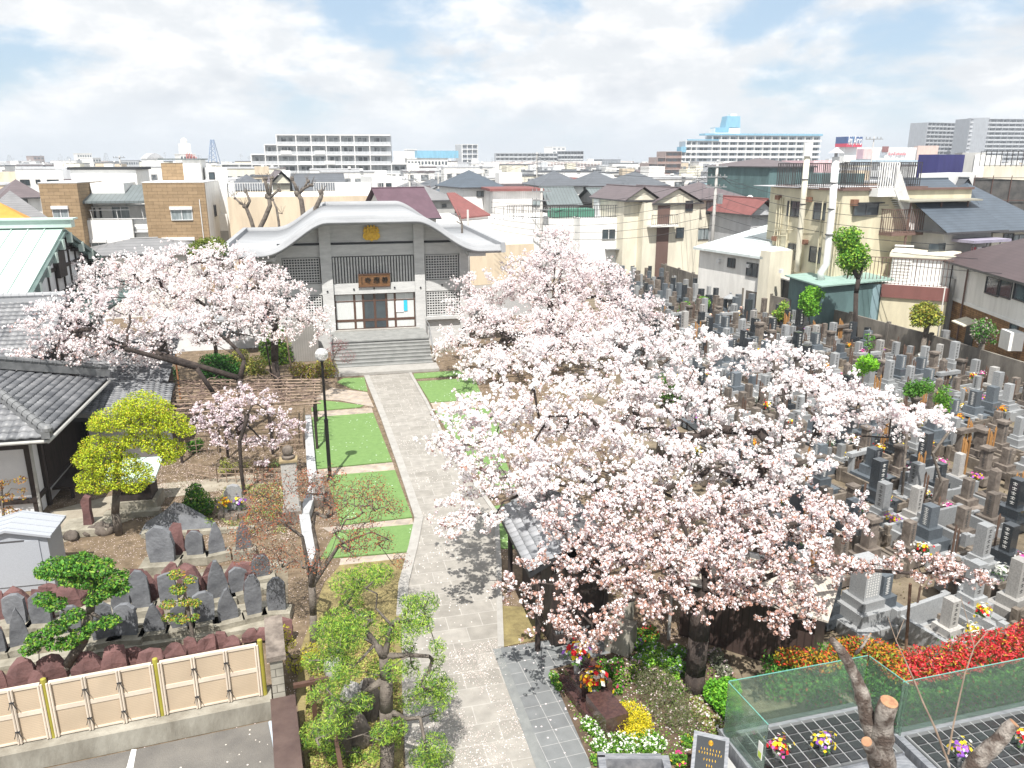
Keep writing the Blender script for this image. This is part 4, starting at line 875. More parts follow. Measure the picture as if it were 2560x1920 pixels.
for k in range(26): t = k / 25; mb.bar((u0 + (u1 - u0) * t, -1.05, z0 + (z1 - z0) * t), (u0 + (u1 - u0) * t, -1.05, z0 + (z1 - z0) * t + 1.7 - .6 * t), .05)
mb.build('stair_rail', m_railw, b.root)
b.win('f', 872, 345, 1052, 435, name='window_box', off=-.25); b.box('window_hood', m_dark, tuple([b.fr.hit(*VG(865, 345))[0], -.6, b.fr.hit(*VG(865, 345))[1], b.fr.hit(*VG(1062, 345))[0], 0, b.fr.hit(*VG(865, 335))[1]])); b.win('f', 865, 445, 1032, 490, mt=m_cream2, split=1)
uc = [b.fr.hit(*VG(x, 570))[0] for x in (1040, 1185, 1530)]; zc = b.fr.hit(*VG(1185, 580), -1.5)[1]
b.box('balcony', m_rbrown, (uc[0], -1.5, zc - .2, uc[2] + 1.2, 1.5, zc)); b.rail([(uc[0], 0), (uc[0], -1.45), (uc[2] + 1.1, -1.45), (uc[2] + 1.1, 1.4)], zc, 1.7, m_rbrown, .2, .02)
zt = b.fr.hit(*VG(1200, 325), -1.6)[1]; mb = MB(b.fr); mb.slab([(uc[0] + .8, -1.9, zt), (uc[2] + 2.0, -1.9, zt - .0), (uc[2] + 1.4, 3, zt + .3), (uc[0] + .8, 3, zt + .3)], .1); mb.build('canopy', pmat('canopy_sheet', (.3, .29, .24)), b.root)
for u in (uc[1] - .3, uc[2] + 1.0, uc[2] - 1.8): b.box('canopy_post', m_rbrown, (u - .05, -1.5, zc, u + .05, -1.4, zt - .1)); b.box('post_lower', m_rbrown, (u - .07, -1.45, 3, u + .07, -1.35, zc - .2))
b.box('door', m_dark, (b.fr.hit(*VG(1290, 400))[0], -.04, zc, b.fr.hit(*VG(1360, 400))[0], 0, zc + 2.6)); b.win('f', 1095, 690, 1262, 830)
for x, y in ((855, 332),): u, z = b.fr.hit(*VG(x, y)); b.box('vent_hood', MATS['rust_hood'], (u - .25, -.4, z - .25, u + .25, 0, z + .2))
b.box('downstairs_wall', m_cream, (1.6, -.9, 0, W_ * .55, 0, 3.6))
# terrace with hut, in front
b = BB('terrace_building', 'low cream building with roof terrace and blue side panel by the cemetery wall', 'building', VG, (1090, 1010), 56, (1625, 985), 54, 9, m_cream); W_ = b.W; H_ = b.H
b.box('fascia', pmat('maroon_fascia', (.20, .085, .075)), (-.02, -.15, H_ - .9, W_ + .05, 0, H_ + .02)); b.rail([(-2.5, 4.5), (-2.4, .05), (W_, .05), (W_, 6)], H_, 1.9, m_rbrown, .24, .017); b.box('deck', m_white, (-2.6, 0, H_ - .2, -.01, 6, H_ - .02))
b.box('side_panel', pmat('weathered_blue_panel', (.26, .38, .42), .7), (-2.7, -.3, 0, -.1, 0, H_ + .0)); b.box('terrace_floor', m_white, (0, 0, H_ + .005, W_, 9, H_ + .04))
u0 = b.fr.hit(*VG(1125, 880), 1.6)[0]; u1 = b.fr.hit(*VG(1290, 880), 1.0)[0]; zz = b.fr.hit(*VG(1290, 770), 1.0)[1]
b.box('hut', m_white, (u0 + .3, 1.2, H_, W_ + .3, 5, zz)); b.box('hut_roof', m_cream2, (u0 + .1, 1.0, zz, W_ + .5, 5.2, zz + .25))
mb = MB(b.fr)
for k in range(12): mb.box(u0 + .35, 1.12, H_ + .2 + k * .22, u1 + .2, 1.2, H_ + .32 + k * .22)
mb.build('louvre', m_offw, b.root)
# teal boiler shed with tall pipe
b = BB('teal_shed', 'weathered teal sheet metal shed with flat green roof at the cemetery wall', 'shed', VG, (362, 930), 60.5, (628, 980), 55.5, 5, m_teal); W_ = b.W; H_ = b.H
mb = MB(b.fr); mb.slab([(-.3, -.3, H_ + .05), (W_ + .3, -.3, H_ + .05), (W_ + .3, 5.2, H_ + .45), (-.3, 5.2, H_ + .45)], .1); mb.build('roof', pmat('green_sheet', (.26, .38, .34)), b.root); b.box('lean_to', m_dark, (-2.0, .5, 0, -.01, 3, H_ - .5)); b.box('lean_to_roof', m_greyw, (-2.3, .2, H_ - .5, .0, 3.2, H_ - .4))
def chimney(label, pts, r, cap):
    p0 = pts[0]; c = thing('flue_pipe', label, 'chimney', p0); mb = MB(); mb.tube(pts, r, 12); mb.build('pipe', m_white if cap else m_cream2, c, True)
    q = pts[-1]
    if cap: mb = MB(); mb.lathe((q[0], q[1], q[2] + .25), [(.55, 0), (.02, .4)], 12); mb.tube([(q[0], q[1], q[2] - .05), (q[0], q[1], q[2] + .3)], r * .5, 8); mb.build('cap', m_gsheet, c)
    else: mb = MB(); mb.tube([(q[0], q[1], q[2] - .1), (q[0], q[1], q[2] + .9)], r * 1.5, 12); mb.build('cap', m_white, c)
    mb = MB()
    for t in (.25, .5, .75): z = p0[2] + 1.5 + (q[2] - p0[2] - 1.5) * t; mb.tube([(pts[-2][0] + (q[0] - pts[-2][0]) * t, pts[-2][1] + (q[1] - pts[-2][1]) * t, z), (pts[-2][0] + (q[0] - pts[-2][0]) * t, pts[-2][1], z + .08)], r * 1.12, 12)
    mb.build('bracket', m_alu, c)
p = lambda x, y, Y: at(*VG(x, y), Y)
chimney('tall white flue pipe with conical cap rising from the teal shed', [p(612, 950, 57.5), p(605, 890, 57.5), p(652, 820, 57.3), (p(695, 400, 57.2)[0], 57.2, 8.5), (p(712, 100, 57.2)[0], 57.2, p(728, -25, 57.2)[2])], .25, True)
chimney('slimmer cream flue pipe fixed to the front of the cream block', [p(418, 880, 62.2), (p(445, 600, 62)[0], 62, 4.5), (p(470, 300, 62)[0], 62, 9), (p(494, 20, 62)[0], 62, p(494, -40, 62)[2])], .22, False)
# right: blue grey roofs
b = BB('blue_tile_house', 'house with large blue-grey tiled roof right of the outside stair', 'house', VG, (1590, 560), 58, (1960, 540), 60, 10, m_greyw); b.hip(m_rblue, 3.6, .8, kind='gable', axis='u'); b.box('awning', pmat('mauve_awning', (.3, .28, .36)), (.8, -1.8, b.H - .8, b.W - .2, 0, b.H - .6))
zz = b.H; 
for k in range(4): b.box('post', m_alu, (.9 + k * 1.4, -1.75, zz - 3, .96 + k * 1.4, -1.69, zz - .8))
b.box('porch_roof', m_white, (1.5, -4, zz - 3.2, b.W - 1.3, -1.9, zz - 2.9)); b.box('porch', m_greyw, (-2.2, -3, 0, .3, 0, zz - 3)); b.box('door', m_glass, (-1.5, -.06, zz - 3.2, .2, 0, zz - .9))
wash = thing('laundry', 'washing hung to dry under the mauve awning', 'laundry', b.fr.w(2.4, -1.2, zz - 2))
for k, c in enumerate(((.5, .1, .12), (.75, .75, .78), (.05, .05, .08), (.1, .3, .3), (.7, .5, .55), (.8, .8, .8))):
    mb = MB(b.fr); mb.box(1.5 + k * .55, -1.25, zz - 2.1, 1.9 + k * .55, -1.2, zz - 1.15); mb.build('cloth', pmat('cloth_%s' % 'abcdef'[k], c), wash)
b = BB('blue_shingle_house', 'house with dark blue-grey hipped roof at the right edge', 'house', VG, (1975, 540), 61, (2400, 545), 63, 11, m_cream2); b.hip(m_rblue, 3.4, .6); b.win('f', 2050, 580, 2120, 640); b.win('f', 2130, 590, 2210, 640, mt=m_glassl)
# house with brick lower floor
b = BB('brick_house', 'white and brown-brick house with dark brown roof above the cemetery wall', 'house', VG, (1640, 810), 55.5, (2290, 925), 45, 12, m_white, body=False); W_ = b.W; H_ = b.H; zm = b.fr.hit(*VG(1760, 1125))[1]
b.box('upper_wall', m_offw, (0, 0, zm, W_, 12, H_)); b.box('lower_wall', m_brick, (.03, .03, 0, W_, 12, zm - .2)); b.box('band', m_white, (-.04, -.06, zm - .2, W_, 12, zm)); b.hip(m_rbr, 3.3, .7, u0=0, u1=W_ + 3)
for q in ((1925, 915, 2010, 1085), (2020, 935, 2105, 1105), (2148, 955, 2230, 1130)): b.win('f', *q, split=0)
b.win('f', 2110, 1285, 2158, 1370, split=0); mb = MB(b.fr); u = b.fr.hit(*VG(1760, 1000))[0]; mb.tube([(u, -.1, 0), (u, -.1, H_ - .2), (u + .5, -.6, H_ - .05)], .06, 8); mb.build('drainpipe', m_rbrown, b.root)
b.box('wing', m_brick, (-3.2, 1.5, 0, -.01, 9, zm + .1)); mb = MB(b.fr); mb.slab([(-4.6, .6, zm + .15), (.2, .6, zm + .15), (.2, 9, zm + 1.6), (-4.6, 9, zm + 1.0)], .2); mb.build('wing_roof', m_rbr, b.root)
(ua, za) = b.fr.hit(*VG(1310, 1130), -.8); mb = MB(b.fr); mb.slab([(-2.8, -1.1, 2.9), (.9, -1.1, 2.9), (.9, 1.5, 3.4), (-2.8, 1.5, 3.4)], .12); mb.build('awning', pmat('brown_awning', (.32, .26, .25)), b.root)
u, z = b.fr.hit(*VG(1800, 1280)); mb = MB(b.fr); mb.slab([(u - .9, -.9, z - .1), (u + .9, -.9, z - .1), (u + .9, 0, z + .2), (u - .9, 0, z + .2)], .07); mb.build('door_hood', m_cream2, b.root); b.box('door', m_dark, (u - .6, -.02, 0, u + .5, .02, z - .2))
b.box('outdoor_unit', m_white, (b.fr.hit(*VG(2130, 1480))[0], -.9, 1.2, b.fr.hit(*VG(2212, 1500))[0], -.1, 2.3))
# white building, navy box, grey block, scaffolded site
b = BB('white_box_building', 'plain white box building with a slit window behind the cream block', 'building', VG, (1385, 112), 74, (1650, 120), 72, 8, m_white); b.flat_roof(h=.1); b.win('f', 1475, 168, 1540, 190, split=0)
b = BB('navy_box', 'windowless navy blue building panel on the skyline at right', 'building', VE, (1000, 628), 96, (1243, 628), 94, 6, m_navy)
b = BB('grey_block', 'grey concrete block with small windows on the right skyline', 'building', VE, (1500, 632), 105, (1770, 635), 104, 8, m_greyw); b.box('wing', m_greyw, (-1.5, -2, 0, b.W + 3, 0, b.H - 3.6)); b.flat_roof(h=.3); b.box('white_panel', m_white, (b.W * .55, -.3, b.H - 3.4, b.W, -.02, b.H))
for k in range(4): b.win2('f', .6 + k * .8, b.H - 6.6, 1.0 + k * .8, b.H - 5.9, off=-2.0, split=0)
b = BB('cream_flats', 'pale cream flats with roof railing behind the scaffolding at right', 'building', VE, (1750, 780), 92, (2500, 790), 88, 10, m_cream2); b.flat_roof(); b.rail([(-.5, 0), (b.W, 0)], b.H + .2, 1.6, m_rail, .5, .03)
for k in range(4): b.win2('f', 1.5 + k * 3.4, b.H - 2.6, 3.6 + k * 3.4, b.H - 1.7)
sc_ = thing('scaffold', 'scaffolding hung with black netting at the right edge', 'scaffold', at(*VE(1950, 1100), 74))
fs = Fr(*at(*VE(1640, 900), 74)[:2], R(-6)); zt = at(*VE(1700, 895), 74)[2]; zb_ = 4.0
mb = MB(fs); mb.add([(0, 0, zb_), (11, 0, zb_), (11, 0, zt - .4), (9.0, .05, zt + 2.0), (8, .1, zt + 1), (6.2, 0, zt - .3), (0, 0, zt), (0, .08, zb_), (11, .08, zb_), (11, .08, zt - .4), (9, .13, zt + 2), (8, .18, zt + 1), (6.2, .08, zt - .3), (0, .08, zt)], [tuple(range(7)), tuple(range(13, 6, -1))]); mb.build('netting', mat('black_netting', (.05, .05, .05), (.1, .095, .09), sc=1.5), sc_)
mb = MB(fs)
for k in range(8): mb.tube([(k * 1.6, -.1, 0), (k * 1.6, -.1, zt + (2.4 if k in (5, 6) else .2))], .04, 6)
for z in (zt - 4, zt - 2, zt): mb.tube([(0, -.14, z), (11.2, -.14, z)], .035, 6)
mb.tube([(7, -.1, zt), (8.2, -.1, zt + 2.6), (11, -.1, zt + 2.6)], .05, 6); mb.build('tube_frame', mat('rust_tube', (.12, .07, .06)), sc_)
b = BB('white_gable_house', 'small house with white gable beside the scaffolding', 'house', VE, (1400, 1130), 72, (1620, 1130), 72, 7, m_offw); b.hip(m_rdark, 1.8, .4, kind='gable', axis='v')
# ---------------------------------------------------------------- apartment blocks on the skyline
m_glw = mat('mixed_glass', (.30, .32, .33), (.06, .07, .08), sc=.45, rough=.3, lo=.44, hi=.56)
def apartments(name, label, v, pL, YL, pR, YR, bays, h, wall, frame, rail, depth=11, top=None, winw=.58, stuffwin=False, fin=1.1, cat='apartments', glass=None):
    """bays: (u0, u1, storeys) as shares of the front; the front's top corners are given for the tallest bay"""
    b = BB(name, label, cat, v, pL, YL, pR, YR, depth, wall, body=False); n = max(k[2] for k in bays); W_ = b.W; z0 = b.H - n * h; glass = glass or m_glw
    allw = MB(b.fr)
    for s_ in range(n):
        z = z0 + s_ * h; run = [k for k in bays if k[2] > s_]; u0 = run[0][0] * W_; u1 = run[-1][1] * W_
        b.box('storey', wall, (u0, fin, z if s_ else min(0, z), u1, depth, z + h)); mb = MB(b.fr); mb.box(u0 - .1, -.1, z - .15, u1 + .1, fin + .1, z + .1); mb.build('floor_slab', frame, b.root)
        mb = MB(b.fr); mb.box(u0, -.05, z + .11, u1, .05, z + 1.05); mb.build('balcony', rail, b.root)
        for (a, c, k) in run:
            a *= W_; c *= W_; m = (a + c) / 2; w = (c - a) * winw / 2
            if stuffwin: allw.box(m - w, fin - .08, z + .5, m + w, fin + .02, z + h - .6)
            else:
                for q in ((m - w, m - w * .12), (m + w * .12, m + w)): mb = MB(b.fr); mb.box(q[0], fin - .08, z + .35, q[1], fin + .02, z + h - .65); mb.build('window', glass, b.root)
    if stuffwin: o = allw.build('window', glass, b.root); o['kind'] = 'stuff'
    for (a, c, k) in bays:
        for e in ((a,) if c < 1 else (a, c)): mb = MB(b.fr); mb.box(e * W_ - .12, -.12, min(0, z0), e * W_ + .12, fin, z0 + k * h + .1); mb.build('fin', frame, b.root)
        mb = MB(b.fr); mb.box(a * W_, -.2, z0 + k * h, c * W_, depth, z0 + k * h + .3); mb.build('roof_slab', frame, b.root)
    return b, z0
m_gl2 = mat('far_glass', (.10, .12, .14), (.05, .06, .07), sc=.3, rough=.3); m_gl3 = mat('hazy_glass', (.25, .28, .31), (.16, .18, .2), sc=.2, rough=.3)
m_rail2 = pmat('grey_balustrade', (.50, .52, .54)); m_skyb = pmat('sky_blue_paint', (.20, .42, .56)); m_lgrey = pmat('light_grey_render', (.5, .52, .54)); m_tanf = pmat('taupe_render', (.34, .27, .25)); m_mg = pmat('mid_grey_render', (.33, .35, .38))
xb = [648, 815, 945, 1073, 1200, 1320, 1455, 1640]; w0, w1 = 158, 1785
F_ = lambda x: (x - w0) / (w1 - w0)
bays = [(F_(158), F_(310), 4), (F_(310), F_(420), 4), (F_(420), F_(540), 5), (F_(540), F_(650), 6)] + [(F_(a), F_(c), 7) for a, c in zip(xb[:-1], xb[1:])] + [(F_(1640), F_(1785), 4)]
b, z0 = apartments('stepped_apartments', 'long white stepped apartment block with seven rows of balconies on the left skyline', VB, (158, 133), 255, (1785, 133), 262, bays, 2.95, m_lgrey, m_white, m_rail2, fin=1.6)
b.box('roof_room', m_white, (b.W * F_(1660), 4, z0 + 4 * 2.95, b.W * F_(1755), 9, z0 + 5.4 * 2.95))
for k, (u, zz) in enumerate(((.50, 5.2), (.32, 5.2), (.30, 3.1), (.12, 3.2), (.55, 4.15), (.66, 2.2), (.42, 4.1), (.87, 1.3))):
    mb = MB(b.fr); mb.box(u * b.W, -.25, z0 + zz * 2.95 - .4, u * b.W + 3.2, -.15, z0 + zz * 2.95 + .7); mb.build('laundry', m_white, b.root)
# blue and white block
x0, x1 = 360, 2095; F_ = lambda x: (x - x0) / (x1 - x0)
bays = [(F_(360), F_(415), 2), (F_(415), F_(475), 3), (F_(475), F_(535), 5), (F_(535), F_(595), 7), (F_(595), F_(655), 7), (F_(655), F_(830), 7)] + [(F_(830 + i * 97.3), F_(830 + (i + 1) * 97.3), 8) for i in range(13)]
b, z0 = apartments('blue_white_apartments', 'long white apartment block with sky blue roof line and stepped left end', VD, (360, 415), 455, (2095, 415), 470, bays, 2.95, pmat('bluish_wall', (.40, .46, .52)), m_white, m_white, fin=1.4, winw=.5, glass=m_gl2)
u = lambda x: F_(x) * b.W; zt = z0 + 8 * 2.95
b.box('blue_eave', m_skyb, (u(735), -.6, zt + .3, u(2100), 8, zt + 1.3)); b.box('blue_eave', m_skyb, (u(540), -.6, zt - 2.95 + .4, u(900), .2, zt - 1.9)); b.box('blue_end', m_skyb, (u(475), -.3, z0 + 5 * 2.95, u(535), 6, z0 + 6 * 2.95)); b.box('blue_end', m_skyb, (u(360), -.3, z0 + 2 * 2.95, u(415), 6, z0 + 3 * 2.95)); b.box('blue_end', m_skyb, (u(415), -.3, z0 + 3 * 2.95, u(475), 6, z0 + 4 * 2.95))
b.box('roof_base', m_white, (u(870), 3, zt + 1, u(1160), 10, zt + 4.2)); b.box('roof_base', m_skyb, (u(875), 2.8, zt + 2.1, u(1030), 10.2, zt + 4.6))
mb = MB(b.fr); mb.add([(u(990), 3, zt + 4.6), (u(1160), 3, zt + 4.6), (u(1160), 11, zt + 4.6), (u(990), 11, zt + 4.6), (u(1008), 3.4, zt + 10.8), (u(1155), 3.4, zt + 10.8), (u(1155), 10.6, zt + 10.8), (u(1008), 10.6, zt + 10.8)], [(0, 3, 2, 1), (4, 5, 6, 7), (0, 1, 5, 4), (1, 2, 6, 5), (2, 3, 7, 6), (3, 0, 4, 7)]); mb.build('roof_tower', m_skyb, b.root); b.box('tower_cap', m_white, (u(1050), 4, zt + 10.8, u(1120), 9, zt + 12))
# brown stepped block beside it
bays = [(0, .18, 2), (.18, .4, 4), (.4, .6, 5), (.6, 1, 6)]
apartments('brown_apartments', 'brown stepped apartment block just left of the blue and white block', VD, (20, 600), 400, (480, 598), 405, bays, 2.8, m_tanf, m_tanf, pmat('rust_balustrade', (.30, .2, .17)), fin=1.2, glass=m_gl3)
# towers at right
bays = [(i / 8, (i + 1) / 8, 15) for i in range(8)]
apartments('grey_tower_block', 'tall grey apartment slab at the far right, the left and lower of two', VE, (1108, 272), 640, (1470, 262), 655, bays, 3.05, m_mg, pmat('pale_grey_frame', (.38, .40, .43)), m_lgrey, depth=16, stuffwin=True, winw=.75)
bays = [(i / 12, (i + 1) / 12, 17) for i in range(12)]
apartments('grey_tower_block', 'tall pale grey apartment slab at the far right edge, the higher of two', VE, (1600, 222), 600, (2500, 222), 610, bays, 3.0, m_mg, MATS['pale_grey_frame'], m_lgrey, depth=16, stuffwin=True, winw=.7)
bays = [(i / 3, (i + 1) / 3, 17) for i in range(3)]
apartments('grey_tower_block', 'darker return wing between the two grey slabs at the far right', VE, (1462, 230), 640, (1600, 222), 601, bays, 3.0, m_mg, m_mg, m_mg, depth=12, stuffwin=True, winw=.5)
# middle skyline
bays = [(i / 3, (i + 1) / 3, 12) for i in range(3)]
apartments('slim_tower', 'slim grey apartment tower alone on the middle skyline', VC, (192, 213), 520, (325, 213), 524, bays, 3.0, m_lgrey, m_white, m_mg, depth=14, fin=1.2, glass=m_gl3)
bays = [(i / 14, (i + 1) / 14, 7) for i in range(14)]
apartments('long_flats', 'long low block of flats with small square windows on the middle skyline', VC, (482, 290), 620, (1020, 290), 625, bays, 2.9, m_lgrey, m_lgrey, m_rail2, depth=14, stuffwin=True, winw=.5)
bays = [(i / 8, (i + 1) / 8, 8) for i in range(8)]
apartments('grey_flats', 'grey block of flats right of the long low flats on the skyline', VC, (1020, 272), 560, (1240, 272), 560, bays, 2.9, m_mg, m_mg, m_lgrey, depth=14, stuffwin=True)
b = BB('stadium_frame', 'pale pink building with a white steel frame below the grey flats', 'building', VC, (455, 368), 420, (1395, 368), 425, 12, pmat('pale_pink_render', (.68, .6, .58))); b.flat_roof(m_white, h=.4)
mb = MB(b.fr)
for k in range(18): mb.bar((b.W * .46 + k * b.W * .031, -1, 0), (b.W * .46 + k * b.W * .031, -1, b.H + .6), .35)
for z in (b.H + .5, b.H - 2.5, b.H - 5): mb.bar((b.W * .46, -1, z), (b.W, -1, z), .35)
mb.build('steel_frame', m_railw, b.root)
for k in range(5): b.win2('f', b.W * (.1 + .06 * k), b.H - 4.5, b.W * (.14 + .06 * k), b.H - 2.4, mt=m_gl3)
def block(name, label, v, pL, pR, Y, depth, mt, rows=0, cols=0, glass=None, roof=None, cat='building'):
    b = BB(name, label, cat, v, pL, Y, pR, Y * 1.01, depth, mt); b.box('roof', roof or mt, (-.2, -.2, b.H, b.W + .2, depth, b.H + .35))
    for r in range(rows):
        z = b.H - (r + 1) * 3.0 + .6
        for c in range(cols): w = b.W / cols; b.box('window', glass or m_gl2, (c * w + w * .2, -.06, z, c * w + w * .8, .02, z + 1.4))
    return b
block('white_office', 'white office with bright blue band and sign on the left skyline', VB, (1790, 335), (2140, 335), 330, 14, m_offw, 2, 12).box('blue_band', m_skyb, (4, -.4, 12.9, 21, 10, 15.8))
block('sign_block', 'small white rooftop hoarding left of the blue banded office', VB, (1790, 258), (1870, 258), 350, 2, m_white)
block('brown_block', 'distant dark brown tower block, leftmost on the skyline', VA, (285, 312), (380, 315), 700, 14, m_tanf, 5, 3)
block('brown_block', 'distant low brown terrace left of the dark brown tower', VA, (100, 375), (240, 372), 690, 14, m_tanf, 2, 6)
block('white_flats', 'distant white flats with balconies on the left skyline', VA, (665, 290), (790, 292), 620, 14, m_offw, 5, 6)
block('white_flats', 'distant smaller white flats stepping down on the left skyline', VA, (800, 330), (870, 330), 600, 14, m_offw, 3, 3)
block('grey_hall', 'distant wide grey roofed hall on the left skyline', VA, (1045, 352), (1210, 350), 520, 18, m_lgrey, 1, 8, roof=m_mg)
bb = block('white_vault', 'white building with a curved metal roof on the left skyline', VA, (1270, 335), (1410, 335), 300, 14, m_white, 0, 0)
mb = MB(bb.fr); mb.vprism([(bb.W * i / 10, bb.H + 2.6 * math.sin(math.pi * (.12 + .76 * i / 10)) - .6) for i in range(11)] + [(bb.W, bb.H - .1), (0, bb.H - .1)][::1], -.2, 14); mb.build('curved_roof', m_gsheet, bb.root)
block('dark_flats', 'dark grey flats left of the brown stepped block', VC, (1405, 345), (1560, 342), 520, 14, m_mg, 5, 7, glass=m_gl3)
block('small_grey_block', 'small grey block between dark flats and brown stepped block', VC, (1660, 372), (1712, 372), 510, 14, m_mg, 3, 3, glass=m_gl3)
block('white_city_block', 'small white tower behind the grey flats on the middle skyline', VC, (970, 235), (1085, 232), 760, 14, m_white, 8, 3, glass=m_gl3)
bb = block('red_white_building', 'white turret building with red framework on the left skyline', VA, (1555, 295), (1690, 300), 420, 14, m_offw, 2, 5)
mb = MB(bb.fr); mb.box(1, 2, bb.H, 6, 7, bb.H + 5.5); mb.build('turret', m_white, bb.root); mb = MB(bb.fr); mb.sphere((3.5, 4.5, bb.H + 6.6), 1.7, 12); mb.build('globe', m_offw, bb.root)
mb = MB(bb.fr)
for k in range(7): mb.bar((3 + k * .8, -.5, bb.H - 5), (3 + k * .8, -.5, bb.H + 1.8 - .5 * k), .25)
mb.build('red_frame', pmat('signal_red', (.6, .09, .07)), bb.root)
# shopping centre with its lettering, and the twin sign
b = BB('shopping_centre', 'wide pale shopping centre with pink panels and red lettering at right', 'shop', VE, (210, 572), 410, (1000, 545), 400, 30, m_offw); H_ = b.H; W_ = b.W; b.flat_roof(h=.4)
b.box('pink_panel', pmat('dusty_pink', (.60, .44, .42)), (0, -.4, H_ - 5, W_ * .33, 0, H_ - .2)); b.box('mauve_panel', pmat('mauve_panel', (.36, .25, .29)), (W_ * .11, -.6, H_ - 5, W_ * .2, -.4, H_ - .2)); b.box('lower_hall', pmat('pale_blue_shed', (.42, .52, .6)), (0, -12, 0, W_, -.5, H_ - 5.5))
(u0, z1), (u1, z2) = b.fr.hit(*VE(650, 595), -.5), b.fr.hit(*VE(852, 640), -.5); p = b.fr.w((u0 + u1) / 2, -.6, (z1 + z2) / 2)
text_mesh('lettering', 'ItoYokado', (z1 - z2) * 1.25, pmat('shop_red', (.62, .02, .07)), b.root, p, (R(90), 0, b.fr.a), .2, fit=u1 - u0, shear=.15)
mb = MB(b.fr); uu = b.fr.hit(*VE(605, 612), -.5)[0]; mb.m = 0; mb.box(uu - 2, -.7, z2, uu + .4, -.5, z2 + 2.4); mb.m = 1; mb.box(uu - 1.4, -.8, z2 + 1.6, uu + 1.6, -.71, z2 + 4.4); mb.build('emblem', [m_mg, m_redroof], b.root)
b.box('brick_end', pmat('salmon_render', (.62, .46, .40)), (W_ * .98, -2, 0, W_ * 1.27, 12, H_ + 1.2))
s_ = BB('twin_sign', 'big dark blue rooftop sign with red foot and white lettering', 'sign', VE, (180, 424), 396, (356, 421), 399, 8, pmat('sign_blue', (.03, .085, .25)), z0=0, body=False); (a_, zb) = s_.fr.hit(*VE(190, 540)); um = s_.fr.hit(*VE(238, 480))[0]; H_ = s_.H
s_.box('sign_box', MATS['sign_blue'], (0, 0, zb + 1.6, s_.W, 8, H_)); s_.box('red_foot', pmat('sign_red', (.6, .03, .08)), (-.02, -.02, zb, s_.W + .02, 8.02, zb + 1.59)); s_.box('mast', m_white, (1, 2, 0, s_.W - 1, 6, zb - .01)); s_.box('corner', m_skyb, (um - .12, -.1, zb, um + .12, -.03, H_))
for ua, ub, t in ((um * .15, um * .92, 'Ario'), (um + (s_.W - um) * .08, s_.W * .97, 'Ario')):
    text_mesh('lettering', t, 6.4, m_white, s_.root, s_.fr.w((ua + ub) / 2, -.15, zb + (H_ - zb) * .6), (R(90), 0, s_.fr.a), .08, fit=ub - ua)
b = BB('parking_deck', 'white parking ramp with dark slots between navy box and grey block', 'car park', VE, (1240, 630), 210, (1510, 640), 205, 20, m_white)
for k in range(3): b.box('slot', m_gl2, (.5, -.06, b.H - 2.4 - k * 3.2, b.W * (.9 - .05 * k), .02, b.H - 1.5 - k * 3.2))
